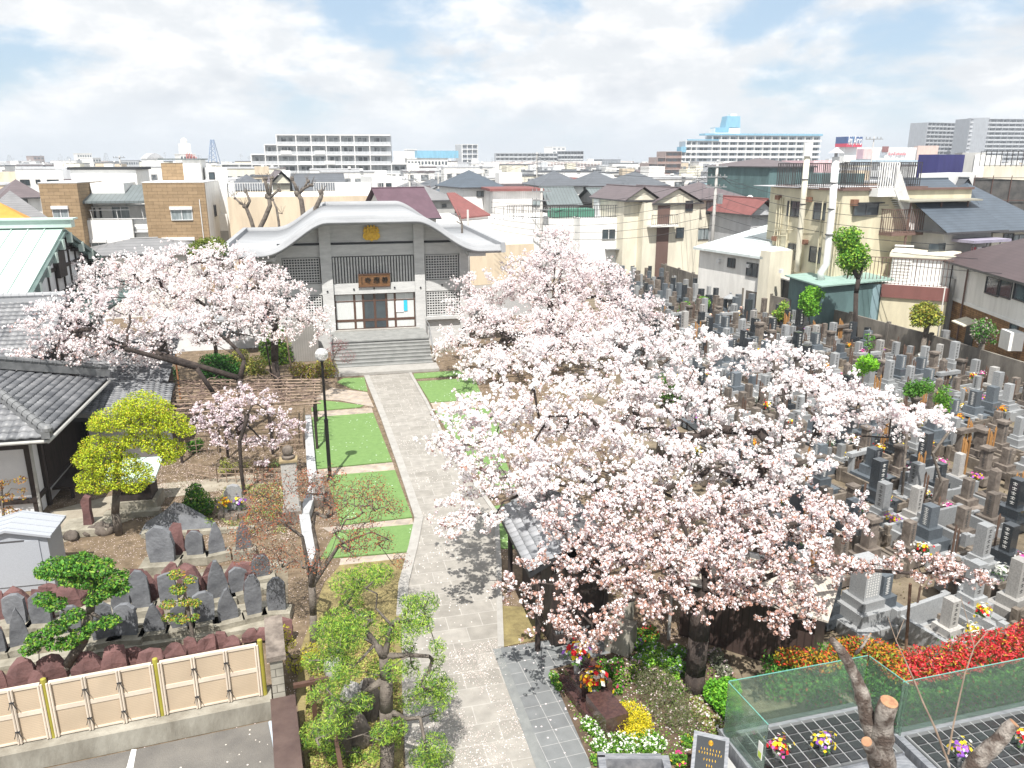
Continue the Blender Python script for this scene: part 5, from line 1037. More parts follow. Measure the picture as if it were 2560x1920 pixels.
# ---------------------------------------------------------------- the ordinary houses of the town, row by row
walls = [('white', m_offw), ('cream', m_cream2), ('pale grey', m_lgrey), ('bright white', m_white), ('peach', m_peach)]
roofs = [('dark grey', m_rdark), ('brown', m_rplum), ('grey', m_rgrey), ('blue-grey', m_rblue), ('maroon', m_redroof)]
ORD = 'first second third fourth fifth sixth seventh eighth ninth tenth eleventh twelfth thirteenth fourteenth fifteenth sixteenth seventeenth eighteenth nineteenth twentieth twenty-first twenty-second twenty-third twenty-fourth twenty-fifth twenty-sixth twenty-seventh twenty-eighth twenty-ninth thirtieth'.split()
PRO = {}
def proto(wi, ri, kind):
    k = (wi, ri, kind)
    if k in PRO: return PRO[k], True
    b = object.__new__(BB); w, d, h = {0: (8, 8, 5.8), 1: (9, 7, 5.6), 2: (8.5, 9, 8.3), 3: (15, 10, 9.5)}[kind]
    b.fr = Fr(0, 0, 0); b.v = VM; b.W, b.D, b.H, b.mt = w, d, h, walls[wi][1]
    b.root = thing('town_house' if kind < 3 else 'town_block', '', 'house' if kind < 3 else 'building', (0, 0, 0)); b.box('wall', b.mt, (0, 0, 0, w, d, h))
    if kind == 0: b.hip(roofs[ri][1], 2.0, .5)
    elif kind == 1: b.hip(roofs[ri][1], 2.1, .5, kind='gable', axis='u' if ri % 2 else 'v')
    else: b.box('roof', roofs[ri][1] if ri < 2 else m_gsheet, (-.15, -.15, h, w + .15, d + .15, h + .35))
    if kind == 2: b.box('roof_room', b.mt, (1, 4, h, 4.5, 8, h + 2.2))
    nf = 2 if kind < 2 else 3
    for f in range(nf):
        for q in range(2 if kind < 3 else 5):
            u = w * (.14 + .42 * q) if kind < 3 else 1 + q * 2.8
            z = 1.0 + f * 2.75; e = u + (2.0 if (q + f) % 2 else 1.4); mb = MB(b.fr); mb.box(u, -.06, z, e, .02, z + 1.2); mb.m = 1; [mb.box(*k) for k in ((u - .06, -.1, z - .07, e + .06, -.061, z), (u - .06, -.1, z + 1.2, e + .06, -.061, z + 1.27), (u - .06, -.1, z, u, -.061, z + 1.2), (e, -.1, z, e + .06, -.061, z + 1.2), ((u + e) / 2 - .03, -.08, z, (u + e) / 2 + .03, -.061, z + 1.2))]; mb.build('window', [m_glw, m_aluw if wi % 2 else m_alu], b.root)
    b.box('window', m_gl2, (w - .02, 2, 3.6, w + .07, 3.6, 4.8)); b.box('window', m_gl2, (-.07, 2, 3.6, .02, 3.4, 4.8))
    if kind > 1: b.box('balcony', m_rail2, (w * .1, -1.1, 2.7, w * .6, -.08, 3.8))
    b.box('outdoor_unit', m_white, (w * .72, -.5, .1 if kind < 2 else h + .35, w * .72 + .8, -.15 if kind < 2 else .2, .75 if kind < 2 else h + 1.0)); mb = MB(b.fr); mb.bar((w * .3, d * .5, h), (w * .3, d * .5, h + 3.6), .05); [mb.bar((w * .3 - .6 + .1 * j, d * .5, h + 2.9 + .3 * j), (w * .3 + .6 - .1 * j, d * .5, h + 2.9 + .3 * j), .03) for j in range(3)]; mb.build('aerial', m_steel, b.root)
    PRO[k] = b.root; return b.root, False
rows = [112, 124, 137, 152, 168, 188, 212, 240, 275, 318, 370, 432, 505, 590]
q = random.Random(77)
for ri_, Y in enumerate(rows):
    x = -.68 * Y + q.random() * 6; k = 0; kmax = 30 if Y < 430 else 29
    step = max(10.4, 1.36 * Y / 27)
    while x < .68 * Y and k < 30:
        yy = Y + q.uniform(-3.5, 3.5); xx = x; x += step * q.uniform(.9, 1.25)
        wi = q.choice([0, 0, 1, 2, 3, 3, 4]); rr = q.choice([0, 0, 0, 0, 1, 2, 2, 2, 3, 3]) if q.random() < .95 else 4; kind = q.choice([0, 0, 1, 1, 2]) if Y < 200 else q.choice([0, 1, 2, 2, 3, 3]) if Y < 420 else q.choice([2, 3, 3])
        if any((xx + 4 - a) ** 2 + (yy + 4 - c) ** 2 < (r * .6 + 3.6) ** 2 for a, c, r in FOOT): continue
        # keep the sight line to the named blocks free
        p, used = proto(wi, rr, kind); sc = (q.uniform(.85, 1.15), q.uniform(.85, 1.15), q.uniform(.88, 1.08) * (1.0 if Y < 430 else 1.15))
        lab = '%s %s with %s roof, %s from left in %s row of the town' % (walls[wi][0], 'house' if kind < 3 else 'block', roofs[rr][0] if kind < 2 or rr < 2 else 'flat', ORD[k], ORD[ri_])
        a = R(13 + q.choice([0, 0, -90, 90, 180]) * 0 + q.uniform(-6, 6))
        if used: copy_tree(p, loc=(xx, yy, 0), rz=a, sc=sc, label=lab)
        else: p.location = (xx, yy, 0); p.rotation_euler = (0, 0, a); p.scale = sc; p['label'] = lab; KIDS[p.name] = list(p.children)
        k += 1
for o in COL.objects:
    if o.name.startswith('town_'): o['group'] = 'houses and blocks of the town'
# hazy distance: many low far roofs read as one mass
mb = MB()
for i in range(420):
    Y = q.uniform(640, 1500); x = q.uniform(-.7, .7) * Y; w = q.uniform(8, 22); h = q.uniform(6, 11.5); mb.m = q.choice([0, 0, 1, 2]); mb.box(x, Y, 0, x + w, Y + 10, h)
    if q.random() < .5: mb.m = 3; mb.box(x + 1, Y - .1, h - 2.4, x + w * .8, Y, h - 1.3)
tag(mb.build('distant_town', [m_offw, m_lgrey, m_tanf, m_gl3]), 'mass of distant roofs and blocks fading along the horizon', 'town', kind='stuff')
# ---------------------------------------------------------------- masts, pylons, utility poles and wires
def pylon(px, py, Y, w, label, mt):
    x, _, z = at(*VA(px, py), Y); o = thing('lattice_mast', label, 'mast', (x, Y, 0)); mb = MB(); n = 9
    for sx in (-1, 1):
        for sy in (-1, 1): mb.bar((x + sx * w, Y + sy * w, 0), (x + sx * w * .18, Y + sy * w * .18, z), w * .1)
    for k in range(n):
        f = lambda t: w * (1 - .82 * t); a, c = k / n, (k + 1) / n
        mb.bar((x - f(a), Y - f(a), z * a), (x + f(c), Y - f(c), z * c), w * .07); mb.bar((x + f(a), Y - f(a), z * a), (x - f(c), Y - f(c), z * c), w * .07)
    mb.build('lattice', mt, o); return o
m_mast = pmat('mast_blue', (.2, .28, .42)); m_pyl = pmat('pylon_grey', (.4, .43, .46))
pylon(1833, 170, 520, 4.2, 'slender blue lattice radio mast left of the stepped apartments', m_mast)
for i, (a, b_, Y, t) in enumerate(((75, 300, 1100, 'leftmost of the distant pylons'), (588, 315, 1150, 'second distant pylon from the left'), (910, 285, 1000, 'third distant pylon, tallest of the grey ones'), (1245, 305, 1150, 'fourth distant pylon, behind the curved roof'))):
    pylon(a, b_, Y, 4.5, 'grey lattice pylon, ' + t, m_pyl)['group'] = 'power pylons'
m_pole = mat('concrete_pole', (.42, .41, .39), (.32, .31, .3), sc=2); POLES = []
def upole(v, top, Y, label, r=.19, arms=3):
    x, _, z = at(*v(*top), Y); o = thing('utility_pole', label, 'utility pole', (x, Y, 0), 'utility poles'); mb = MB(); mb.tube([(x, Y, 0), (x, Y, z)], [r, r * .65], 10); mb.build('pole', m_pole, o, True)
    for k in range(arms): mb = MB(); zz = z - .3 - k * .9; mb.bar((x - .95, Y - .12, zz), (x + .95, Y - .12, zz + .02), .09); [mb.tube([(x + s * .4 - .1, Y - .12, zz + .05), (x + s * .4 - .1, Y - .12, zz + .25)], .05, 6) for s in (-2, -1, 1, 2)]; mb.build('crossarm', m_steel, o)
    mb = MB(); mb.tube([(x + .45, Y, z - 3.6), (x + .45, Y, z - 2.7)], .26, 10); mb.build('transformer', m_steel, o)
    POLES.append((x, Y, z)); return o
upole(VD, (893, 730), 74, 'tall concrete utility pole in front of the cream and brown house')
upole(VD, (1283, 830), 118, 'thin utility pole among roofs right of the tall pole', .15); upole(VD, (1205, 880), 150, 'distant utility pole beside the pale blue shed', .16); upole(VD, (668, 790), 150, 'distant pole below the blue and white apartments', .16)
upole(VC, (878, 590), 80, 'grey utility pole rising from the white wing', .2); upole(VC, (838, 280), 160, 'cluttered utility pole on the middle skyline', .2, 4); upole(VB, (2058, 455), 150, 'white pole right of the small white house', .2, 0)
upole(VB, (1808, 430), 100, 'pole with cluttered arms left of the weathered house', .16); upole(VA, (1030, 310), 130, 'pole behind the tan apartment house', .15); upole(VA, (1188, 440), 110, 'short pole between the tan blocks', .15); upole(VE, (487, 420), 90, 'dark rooftop antenna mast in front of the shopping centre', .08, 1)
upole(VG, (1590, 1000), 47, 'thin dark pole at the cemetery wall by the brick house', .05, 0); upole(VC, (240, 775), 70, 'steel pole right of the temple roof', .14, 0)
wr = thing('power_lines', 'sagging black power lines strung between the utility poles', 'wires', (0, 90, 8))
def wire(a, c, sag=.8, r=.012):
    mb = MB(); mb.tube([(a[0] + (c[0] - a[0]) * t, a[1] + (c[1] - a[1]) * t, a[2] + (c[2] - a[2]) * t - sag * 4 * t * (1 - t)) for t in np.linspace(0, 1, 13)], r, 4, caps=False); mb.build('wire', m_dark, wr)
P_ = POLES
for a, c in ((0, 1), (0, 3), (1, 2), (4, 5), (5, 3), (5, 6), (6, 7), (0, 5)):
    for k in range(3): d = (k - 1) * .7; wire((P_[a][0] + d, P_[a][1], P_[a][2] - .3 - .5 * k), (P_[c][0] + d, P_[c][1], P_[c][2] - .3 - .5 * k), 1.0, .022)
for k in range(6): wire((P_[0][0], P_[0][1] - .1, P_[0][2] - 1 - k * .9), (24.5 + k, 52 - k, 9.2 - k * .75), .7, .018); wire((P_[0][0], P_[0][1] - .1, P_[0][2] - 1 - k * .9), (-2, 76, 8.2 - k * .5), 1.2, .018)

hz_ = MB(); hz_.box(-1700, -60, -1.5, 1700, 1650, 46); hz_o = hz_.build('haze', bpy.data.materials.new('haze_air')); hz_o['kind'] = 'stuff'; hz_o['label'] = 'thin pale daylight haze over the town'; hz_o['category'] = 'haze'
hm = hz_o.data.materials[0]; hm.use_nodes = True; nt = hm.node_tree; nt.nodes.clear(); ou = nt.nodes.new('ShaderNodeOutputMaterial'); pv = nt.nodes.new('ShaderNodeVolumePrincipled'); pv.inputs['Color'].default_value = (.86, .92, 1, 1); pv.inputs['Density'].default_value = .00042; pv.inputs['Anisotropy'].default_value = .2; nt.links.new(pv.outputs[0], ou.inputs['Volume'])
# ---------------------------------------------------------------- cemetery: boundary wall, graves, flowers, wooden tablets
WP = [(9.0, 84.5), (15.2, 84.0), (19.4, 64.9), (22.1, 59.1), (23.9, 54.2), (26.0, 47.3), (27.6, 39.5), (29.6, 31), (31, 24)]
m_cwall = mat('stained_block_wall', (.24, .22, .19), (.10, .09, .08), sc=1.1, rough=.95, bump=.3, stretch=(1, 1, .4))
bw = thing('boundary_wall', 'old stained block wall running behind the cemetery', 'wall', (23.9, 54.2, 0))
for (a, b_) in zip(WP[:-1], WP[1:]):
    f = Fr(a[0], a[1], math.atan2(b_[1] - a[1], b_[0] - a[0])); L_ = math.hypot(b_[0] - a[0], b_[1] - a[1]); n = max(1, round(L_ / 3.2))
    mb = MB(f); mb.box(0, -.07, 0, L_ - .002, .07, 1.62); mb.build('wall_panel', m_cwall, bw)
    for k in range(n): mb = MB(f); mb.box(k * L_ / n - .1, -.11, 0, k * L_ / n + .1, .11, 1.75); mb.build('wall_post', m_cwall, bw)
m_gr = dict(grey=mat('grey_granite', (.33, .34, .345), (.22, .23, .24), sc=30, rough=.35, spec=.6, rand=.22), dark=mat('dark_polished_granite', (.045, .052, .06), (.025, .03, .035), sc=25, rough=.15, spec=.8, rand=.3),
    brown=mat('weathered_brown_stone', (.20, .17, .145), (.085, .07, .06), sc=3.5, rough=.9, bump=.3, rand=.25), pale=mat('pale_granite', (.40, .39, .375), (.27, .265, .255), sc=22, rough=.5, rand=.15), slate=mat('blue_grey_granite', (.13, .15, .17), (.08, .095, .11), sc=25, rough=.3, spec=.6, rand=.3))
m_engr = mat('engraving', (.62, .62, .6)); m_engd = mat('dark_engraving', (.06, .06, .06)); m_kerbc = mat('brown_plot_stone', (.20, .17, .14), (.085, .07, .056), sc=2.2, rough=.95, bump=.4, rand=.22)
m_tabl = mat('orange_tablet_wood', (.42, .22, .075), (.26, .125, .04), sc=3, stretch=(3, 3, .4), rand=.15); m_tabd = mat('old_tablet_wood', (.14, .085, .06), (.07, .045, .035), sc=4, stretch=(3, 3, .4), rand=.25)
def grave_proto(kind, stone, tiers, sw, sh, extra=None):
    r = thing('gravestone', '', 'gravestone', (0, 0, 0)); m = m_gr[stone]; z = 0
    for k, (w, h) in enumerate(tiers):
        mb = MB(); mb.box(-w / 2, -w / 2 - (.12 if k == 0 else 0), z, w / 2, w / 2, z + h); mb.build('base_stone', m_gr['brown'] if k == 0 and stone == 'brown' else m, r); z += h
    mb = MB(); c = .03
    mb.prism([(-sw / 2, -sw / 2), (sw / 2, -sw / 2), (sw / 2, sw / 2), (-sw / 2, sw / 2)], z, z + sh)
    if kind == 'cap': mb.box(-sw / 2 - .06, -sw / 2 - .06, z + sh, sw / 2 + .06, sw / 2 + .06, z + sh + .1)
    elif kind == 'point': mb.add([(-sw / 2, -sw / 2, z + sh), (sw / 2, -sw / 2, z + sh), (sw / 2, sw / 2, z + sh), (-sw / 2, sw / 2, z + sh), (0, 0, z + sh + .12)], [(0, 1, 4), (1, 2, 4), (2, 3, 4), (3, 0, 4)])
    st_ = mb.build('stele', m, r); e = MB()
    for k in range(5):              # carved characters: short strokes, front and side
        zz = z + sh * (.86 - k * .17); s = sw * .2
        e.box(-s, -sw / 2 - .004, zz, s, -sw / 2, zz + .018); e.box(-.01, -sw / 2 - .0045, zz - .05, .01, -sw / 2, zz + .04); e.box(-s * .8, -sw / 2 - .004, zz - .05, s * .8, -sw / 2, zz - .035)
    e.build('inscription', m_engr if stone in ('dark', 'slate') else m_engd, st_)
    if extra == 'vase':
        for s in (-1, 1): mb = MB(); mb.box(s * .22 - .08, -.62, 0, s * .22 + .08, -.46, .34); mb.build('vase_block', m, r)
        mb = MB(); mb.box(-.12, -.66, 0, .12, -.45, .22); mb.build('incense_stand', m, r)
    return r
PR = [grave_proto('flat', 'grey', [(.95, .28), (.66, .26), (.46, .14)], .30, .78, 'vase'), grave_proto('flat', 'dark', [(.95, .3), (.64, .26)], .33, .82, 'vase'), grave_proto('flat', 'brown', [(.8, .25), (.55, .22)], .27, .66),
      grave_proto('point', 'brown', [(.7, .3)], .25, .85), grave_proto('flat', 'pale', [(.85, .25), (.55, .22)], .30, .85, 'vase'), grave_proto('flat', 'slate', [(1.0, .35), (.6, .3)], .36, .6, 'vase'), grave_proto('flat', 'grey', [(.7, .2), (.5, .2)], .27, .62), grave_proto('cap', 'brown', [(.75, .3), (.5, .2)], .3, .7)]
PN = ['grey granite', 'dark polished', 'weathered brown', 'pointed brown', 'pale granite', 'wide blue-grey', 'slim grey', 'capped brown']
for p in PR: KIDS[p.name] = list(p.children)
def lantern(x, y, label, mt, s=1.0):
    r = thing('stone_lantern', label, 'stone lantern', (x, y, 0)); a = MB(); a.lathe((x, y, 0), [(.3 * s, 0), (.32 * s, .15 * s), (.12 * s, .2 * s), (.12 * s, .85 * s)], 8); a.build('base', mt, r)
    a = MB(); a.box(x - .17 * s, y - .17 * s, .86 * s, x + .17 * s, y + .17 * s, 1.15 * s); a.build('fire_box', mt, r); a = MB(); a.lathe((x, y, 0), [(.48 * s, 1.15 * s), (.46 * s, 1.2 * s), (.12 * s, 1.4 * s), (.04 * s, 1.45 * s)], 6); a.build('cap', mt, r); a = MB(); a.sphere((x, y, 1.5 * s), .09 * s, 8); a.build('finial', mt, r)
def kerb_proto(w, d, h, mt):
    mb = MB(); t = .12
    mb.box(-w / 2, -d / 2, 0, -w * .18, -d / 2 + t, h); mb.box(w * .18, -d / 2, 0, w / 2, -d / 2 + t, h); mb.box(-w / 2, d / 2 - t, 0, w / 2, d / 2, h * 1.25); mb.box(-w / 2, -d / 2 + t, 0, -w / 2 + t, d / 2 - t, h); mb.box(w / 2 - t, -d / 2 + t, 0, w / 2, d / 2 - t, h)
    for sx in (-1, 1):
        for sy in (-1, 1): mb.box(sx * w / 2 - .09, sy * d / 2 - .09, 0, sx * w / 2 + .09, sy * d / 2 + .09, h + .12)
    mb.box(-w / 2 + t, -d / 2 + t, 0, w / 2 - t, d / 2 - t, .1)
    o = mb.build('plot_surround', mt); tag(o, '', 'grave surround', 'stone surrounds of the grave plots'); return o
KP = [kerb_proto(1.7, 1.7, .38, m_kerbc), kerb_proto(1.9, 1.6, .5, m_gr['grey']), kerb_proto(1.5, 1.8, .3, m_kerbc)]
m_leaf = attr_mat('leaf', .6, .3); m_petal = attr_mat('petal', .8, .3, .2)
FC = dict(yellow=(.8, .6, .03), white=(.8, .8, .76), pink=(.7, .12, .4), red=(.6, .02, .03), purple=(.32, .12, .55), orange=(.8, .25, .02))
def bouquet(cols, vase, seed, s=1.0):
    r = thing('flower_bouquet', '', 'flowers', (0, 0, 0)); mb = MB(); mb.lathe((0, 0, 0), [(.05 * s, 0), (.06 * s, .2 * s), (.05 * s, .22 * s)], 8); mb.build('vase', vase, r); q_ = np.random.RandomState(seed); n = 70
    C = q_.randn(n, 3) * (.10, .10, .07) * s + (0, 0, .42 * s); quads('flower_heads', C, C - (0, 0, .3 * s), .085 * s, palette(n, [FC[c] for c in cols], [1] * len(cols)), m_petal, r, jitter=.05)
    C = q_.randn(60, 3) * (.07, .07, .08) * s + (0, 0, .3 * s); quads('leaves', C, None, .09 * s, palette(60, [(.05, .16, .03), (.1, .22, .05)], [1, 1]), m_leaf, r, .4); return r
BQ = [(c, bouquet(c, m_steel, i)) for i, c in enumerate([('yellow', 'white'), ('white', 'pink'), ('yellow', 'red', 'white'), ('white',), ('purple', 'pink', 'yellow'), ('orange', 'yellow')])]
for c, p in BQ: KIDS[p.name] = list(p.children)
def tablets(mt, n, h, frame):
    r = thing('wooden_tablets', '', 'grave tablets', (0, 0, 0))
    for k in range(n): mb = MB(); x = (k - n / 2) * .12; hh = h * (1 - .08 * (k % 3)); mb.vprism([(x, 0), (x + .085, 0), (x + .085, hh - .2), (x + .1, hh - .12), (x + .0425, hh), (x - .015, hh - .12), (x, hh - .2)], -.01 - .02 * (k % 2), .01 - .02 * (k % 2)); mb.build('tablet', mt, r)
    if frame:
        for s in (-1, 1): mb = MB(); mb.box(s * .5 - .07, -.12, 0, s * .5 + .07, .1, 1.15); mb.build('frame_post', frame, r)
        mb = MB(); mb.box(-.72, -.15, 1.15, .72, .13, 1.32); mb.build('frame_beam', frame, r)
    return r
TB = [('orange wooden tablets', tablets(m_tabl, 4, 1.7, None)), ('dark old tablets', tablets(m_tabd, 2, 1.6, None)), ('tablets in a grey stone frame', tablets(m_tabd, 3, 1.5, m_gr['grey'])), ('orange tablets in a brown stone frame', tablets(m_tabl, 3, 1.75, m_gr['brown'])), ('single weathered tablet', tablets(m_tabd, 1, 1.5, None))]
for c, p in TB: KIDS[p.name] = list(p.children)
CP = [(8.4, 17.4), (13.6, 17.2), (24, 24), (28.6, 31.5), (26.8, 39.5), (25.2, 47), (23.1, 54), (21.2, 58.8), (18.6, 64.5), (14.4, 83), (9.3, 83.4), (7.0, 50), (7.2, 34), (7.6, 26)]
def inpoly(x, y, q_):
    c = False
    for i in range(len(q_)):
        x0, y0 = q_[i]; x1, y1 = q_[(i + 1) % len(q_)]
        if (y0 > y) != (y1 > y) and x < (x1 - x0) * (y - y0) / (y1 - y0) + x0: c = not c
    return c
used = {}; CF = Fr(6, 15, R(24)); q = random.Random(4); KERN = 0; first = {}
def put(o, loc, rz, sc, label, group):
    c = copy_tree(o, loc=loc, rz=rz, sc=(sc,) * 3 if not isinstance(sc, tuple) else sc, label=label); c['group'] = group; return c
SG_ = [MB() for _ in range(5)]; row = 0; cnt = 0; bqn = 0; tbn = 0
for j in range(0, 50):
    v = -6 + j * 1.6 + (.3 if j % 4 > 1 else 0); col = 0; pts = []
    u = -2 + q.random()
    while u < 38:
        st_ = q.uniform(1.15, 1.6); u += st_; vv = v + q.uniform(-.2, .2); x, y, _ = CF.w(u, vv, 0)
        if not inpoly(x, y, CP) or (q.random() < .05): continue
        if 19.5 < y < 22.2 and 15.2 < x < 17.5: continue
        pts.append((x, y))
    if not pts: continue
    row += 1
    for (x, y) in pts:
        if cnt >= 296:
            mb_ = SG_[q.randrange(4)]; f_ = Fr(x, y, R(24)); w_ = q.uniform(.26, .4); h_ = q.uniform(.7, 1.25); mb_.fr = f_; mb_.box(-.45, -.45, 0, .45, .45, .3); mb_.box(-.32, -.32, .3, .32, .32, .55); mb_.box(-w_ / 2, -w_ / 2, .55, w_ / 2, w_ / 2, .55 + h_)
            if q.random() < .5: SG_[1].fr = f_; SG_[1].box(.35, .5, 0, .42, .52, q.uniform(1.2, 1.8))
            if q.random() < .3: SG_[4].fr = f_; SG_[4].sphere((q.uniform(-.3, .3), -.55, .5), .13, 6)
            continue
        k = q.choices(range(8), [5, 5, 6, 3, 2, 3, 4, 4])[0]; rz = R(24 + q.choice([0, 0, 0, 90, -90]) + q.uniform(-3, 3)); s = q.uniform(.85, 1.18) * (1.0 if y < 40 else 1.05); cnt += 1; col += 1
        put(PR[k], (x, y, .08), rz, (s, s, s * q.uniform(.9, 1.2)), '%s gravestone, %s from the left in %s row from the front hedge' % (PN[k], ORD[min(col, 30) - 1], ORD[min(row, 30) - 1]), 'gravestones of the cemetery')
        pos = '%s grave in %s row' % (ORD[min(col, 30) - 1], ORD[min(row, 30) - 1])
        if q.random() < .62:
            kk = q.randrange(3); o = KP[kk].copy(); COL.objects.link(o); o.location = (x, y, -.005 * kk + .01 + .0007 * cnt % .01); o.rotation_euler = (0, 0, R(24 + q.uniform(-2, 2))); o.scale = (q.uniform(.85, 1.0), q.uniform(.85, 1.02), q.uniform(.8, 1.5)); o['label'] = ('brown' if kk != 1 else 'grey') + ' stone surround of the ' + pos
        if q.random() < (.5 if y < 34 else .35):
            i = q.randrange(len(BQ)); dx = q.uniform(-.25, .25); px_, py_ = x + .55 * math.sin(R(24)) + dx, y - .55 * math.cos(R(24)); put(BQ[i][1], (px_, py_, .3), q.uniform(0, 6), q.uniform(.8, 1.15), '%s bouquet before the %s' % (' and '.join(BQ[i][0]), pos), 'bouquets on the graves')
        if q.random() < .55:
            i = q.choices(range(5), [1.6, 5, 1.5, .8, 6])[0]; px_, py_ = x - .62 * math.sin(R(24)) + q.uniform(-.3, .3), y + .66 * math.cos(R(24)); put(TB[i][1], (px_, py_, 0), R(24 + q.uniform(-5, 5)), q.uniform(.85, 1.1), '%s behind the %s' % (TB[i][0], pos), 'wooden tablets on the graves')
for p in PR + [p for c, p in BQ] + [p for c, p in TB] + KP:           # the prototypes themselves are not part of the place
    for ch in list(p.children):
        for g in list(ch.children): bpy.data.objects.remove(g)
        bpy.data.objects.remove(ch)
    bpy.data.objects.remove(p)
ot = MB(); nv = 0
for k_, m_ in enumerate(SG_):
    ot.v += m_.v; ot.f += [tuple(i + nv for i in f_) for f_ in m_.f]; ot.mi += [k_] * len(m_.f); nv += len(m_.v)
tag(ot.build('far_gravestones', [m_gr['grey'], m_gr['brown'], m_gr['dark'], m_gr['slate'], mat('mixed_blooms', (.8, .7, .4), (.7, .35, .4), sc=9)]), 'crowded far gravestones near the back wall reading as one mass', 'gravestones', kind='stuff')
def plain_bouquet(x, y, z, cols, label, seed, s=1.0): r = bouquet(cols, m_steel, seed, s); r.location = (x, y, z); r['label'] = label; return r
for i, (x, y) in enumerate(((21.5, 28.6), (12.2, 19.2), (17.5, 62))): lantern(x, y, ('brown stone lantern by the right cemetery wall', 'mossy stone lantern behind the red hedge', 'pale stone lantern near the low white house')[i], m_gr[('brown', 'brown', 'grey')[i]], (1.25, 1, 1.2)[i])
g_ = gnd(*V(1960, 1060, 600)(780, 1640)); 
fam = thing('family_monument', 'big three-tiered grey granite gravestone with carved lines behind the hedge', 'gravestone', (9.3, 18.3, 0))
Fm = Fr(9.3, 18.3, R(22))
for k, (w, h0, h1) in enumerate(((1.5, 0, .35), (1.05, .351, .7), (.75, .701, .95))): fbox('base_stone', m_gr['grey'], (-w / 2, -w / 2, h0, w / 2, w / 2, h1), fr=Fm, parent=fam)
fbox('stele', m_gr['grey'], (-.26, -.26, .951, .26, .26, 2.05), fr=Fm, parent=fam)
mb = MB(Fm)
for i in range(5):
    for k in range(12): mb.box(-.2 + i * .085, -.264, 1.05 + k * .075, -.155 + i * .085, -.26, 1.09 + k * .075)
mb.build('inscription', m_engr, fam)

# ---------------------------------------------------------------- stone slabs garden, lower left
m_slabg = mat('grey_slab_stone', (.17, .178, .192), (.09, .094, .105), sc=2.2, rough=.85, bump=.35, rand=.18); m_slabr = mat('purple_red_rock', (.19, .10, .095), (.11, .058, .056), sc=2.4, rough=.9, bump=.5, bsc=12, rand=.15); m_bst = mat('pale_base_stone', (.33, .31, .255), (.18, .165, .13), sc=2.2, rough=.9, bump=.35, rand=.12)
ST = [(1090, 370, 130, 230, 'g'), (940, 400, 130, 120, 'g'), (1300, 320, 120, 180, 'g'), (1490, 300, 90, 150, 'g'), (1680, 290, 150, 230, 'p'), (1840, 245, 130, 150, 'g'), (1955, 420, 110, 250, 'g'), (2130, 390, 130, 210, 'g'),
      (980, 580, 160, 205, 'g'), (1190, 550, 130, 170, 'p'), (1390, 520, 130, 140, 'g'), (1570, 475, 150, 190, 'g'), (1755, 460, 140, 190, 'p'), (800, 605, 150, 230, 'g'), (560, 560, 130, 170, 'g'), (330, 490, 140, 200, 'g'), (160, 660, 125, 230, 'p'), (135, 490, 150, 190, 'g'), (20, 710, 60, 150, 'g'),
      (170, 400, 150, 190, 'r'), (20, 430, 100, 180, 'r'), (390, 260, 130, 90, 'r'), (560, 330, 170, 150, 'r'), (720, 260, 120, 110, 'r'), (1100, 230, 130, 150, 'r'), (1185, 290, 80, 190, 'r'), (1240, 190, 100, 90, 'r'), (1300, 140, 110, 120, 'r'), (1480, 230, 160, 190, 'r'), (1630, 150, 130, 130, 'r'), (1790, 120, 130, 110, 'r'), (1900, 130, 150, 120, 'r'), (1215, 430, 70, 90, 'r'), (2010, 130, 120, 130, 'g'),
      (180, 930, 190, 180, 'r'), (430, 880, 170, 160, 'r'), (680, 880, 190, 170, 'r'), (880, 850, 180, 190, 'r'), (1040, 790, 130, 130, 'r'), (1160, 800, 180, 130, 'r'), (1340, 750, 160, 120, 'r'), (1480, 710, 90, 130, 'r'), (1590, 690, 140, 120, 'r'), (1700, 650, 100, 110, 'r'), (1790, 660, 120, 90, 'r'), (1920, 580, 110, 70, 'r'), (2030, 565, 110, 65, 'r'), (2160, 570, 150, 130, 'r'), (20, 970, 70, 130, 'r'), (300, 940, 110, 110, 'r')]
ST = [(VP(a, b_), w * .3255, h * .3255, k) for a, b_, w, h, k in ST] + [(VF(a, b_), w * .2893, h * .2893, k) for a, b_, w, h, k in ((1400, 1540, 200, 250, 'g'), (1690, 1480, 140, 160, 'g'), (1880, 1460, 120, 210, 'p'), (2110, 1430, 120, 200, 'p'), (1530, 1450, 120, 220, 'r'))]
LA = R(17.5)
gi = ri = 0
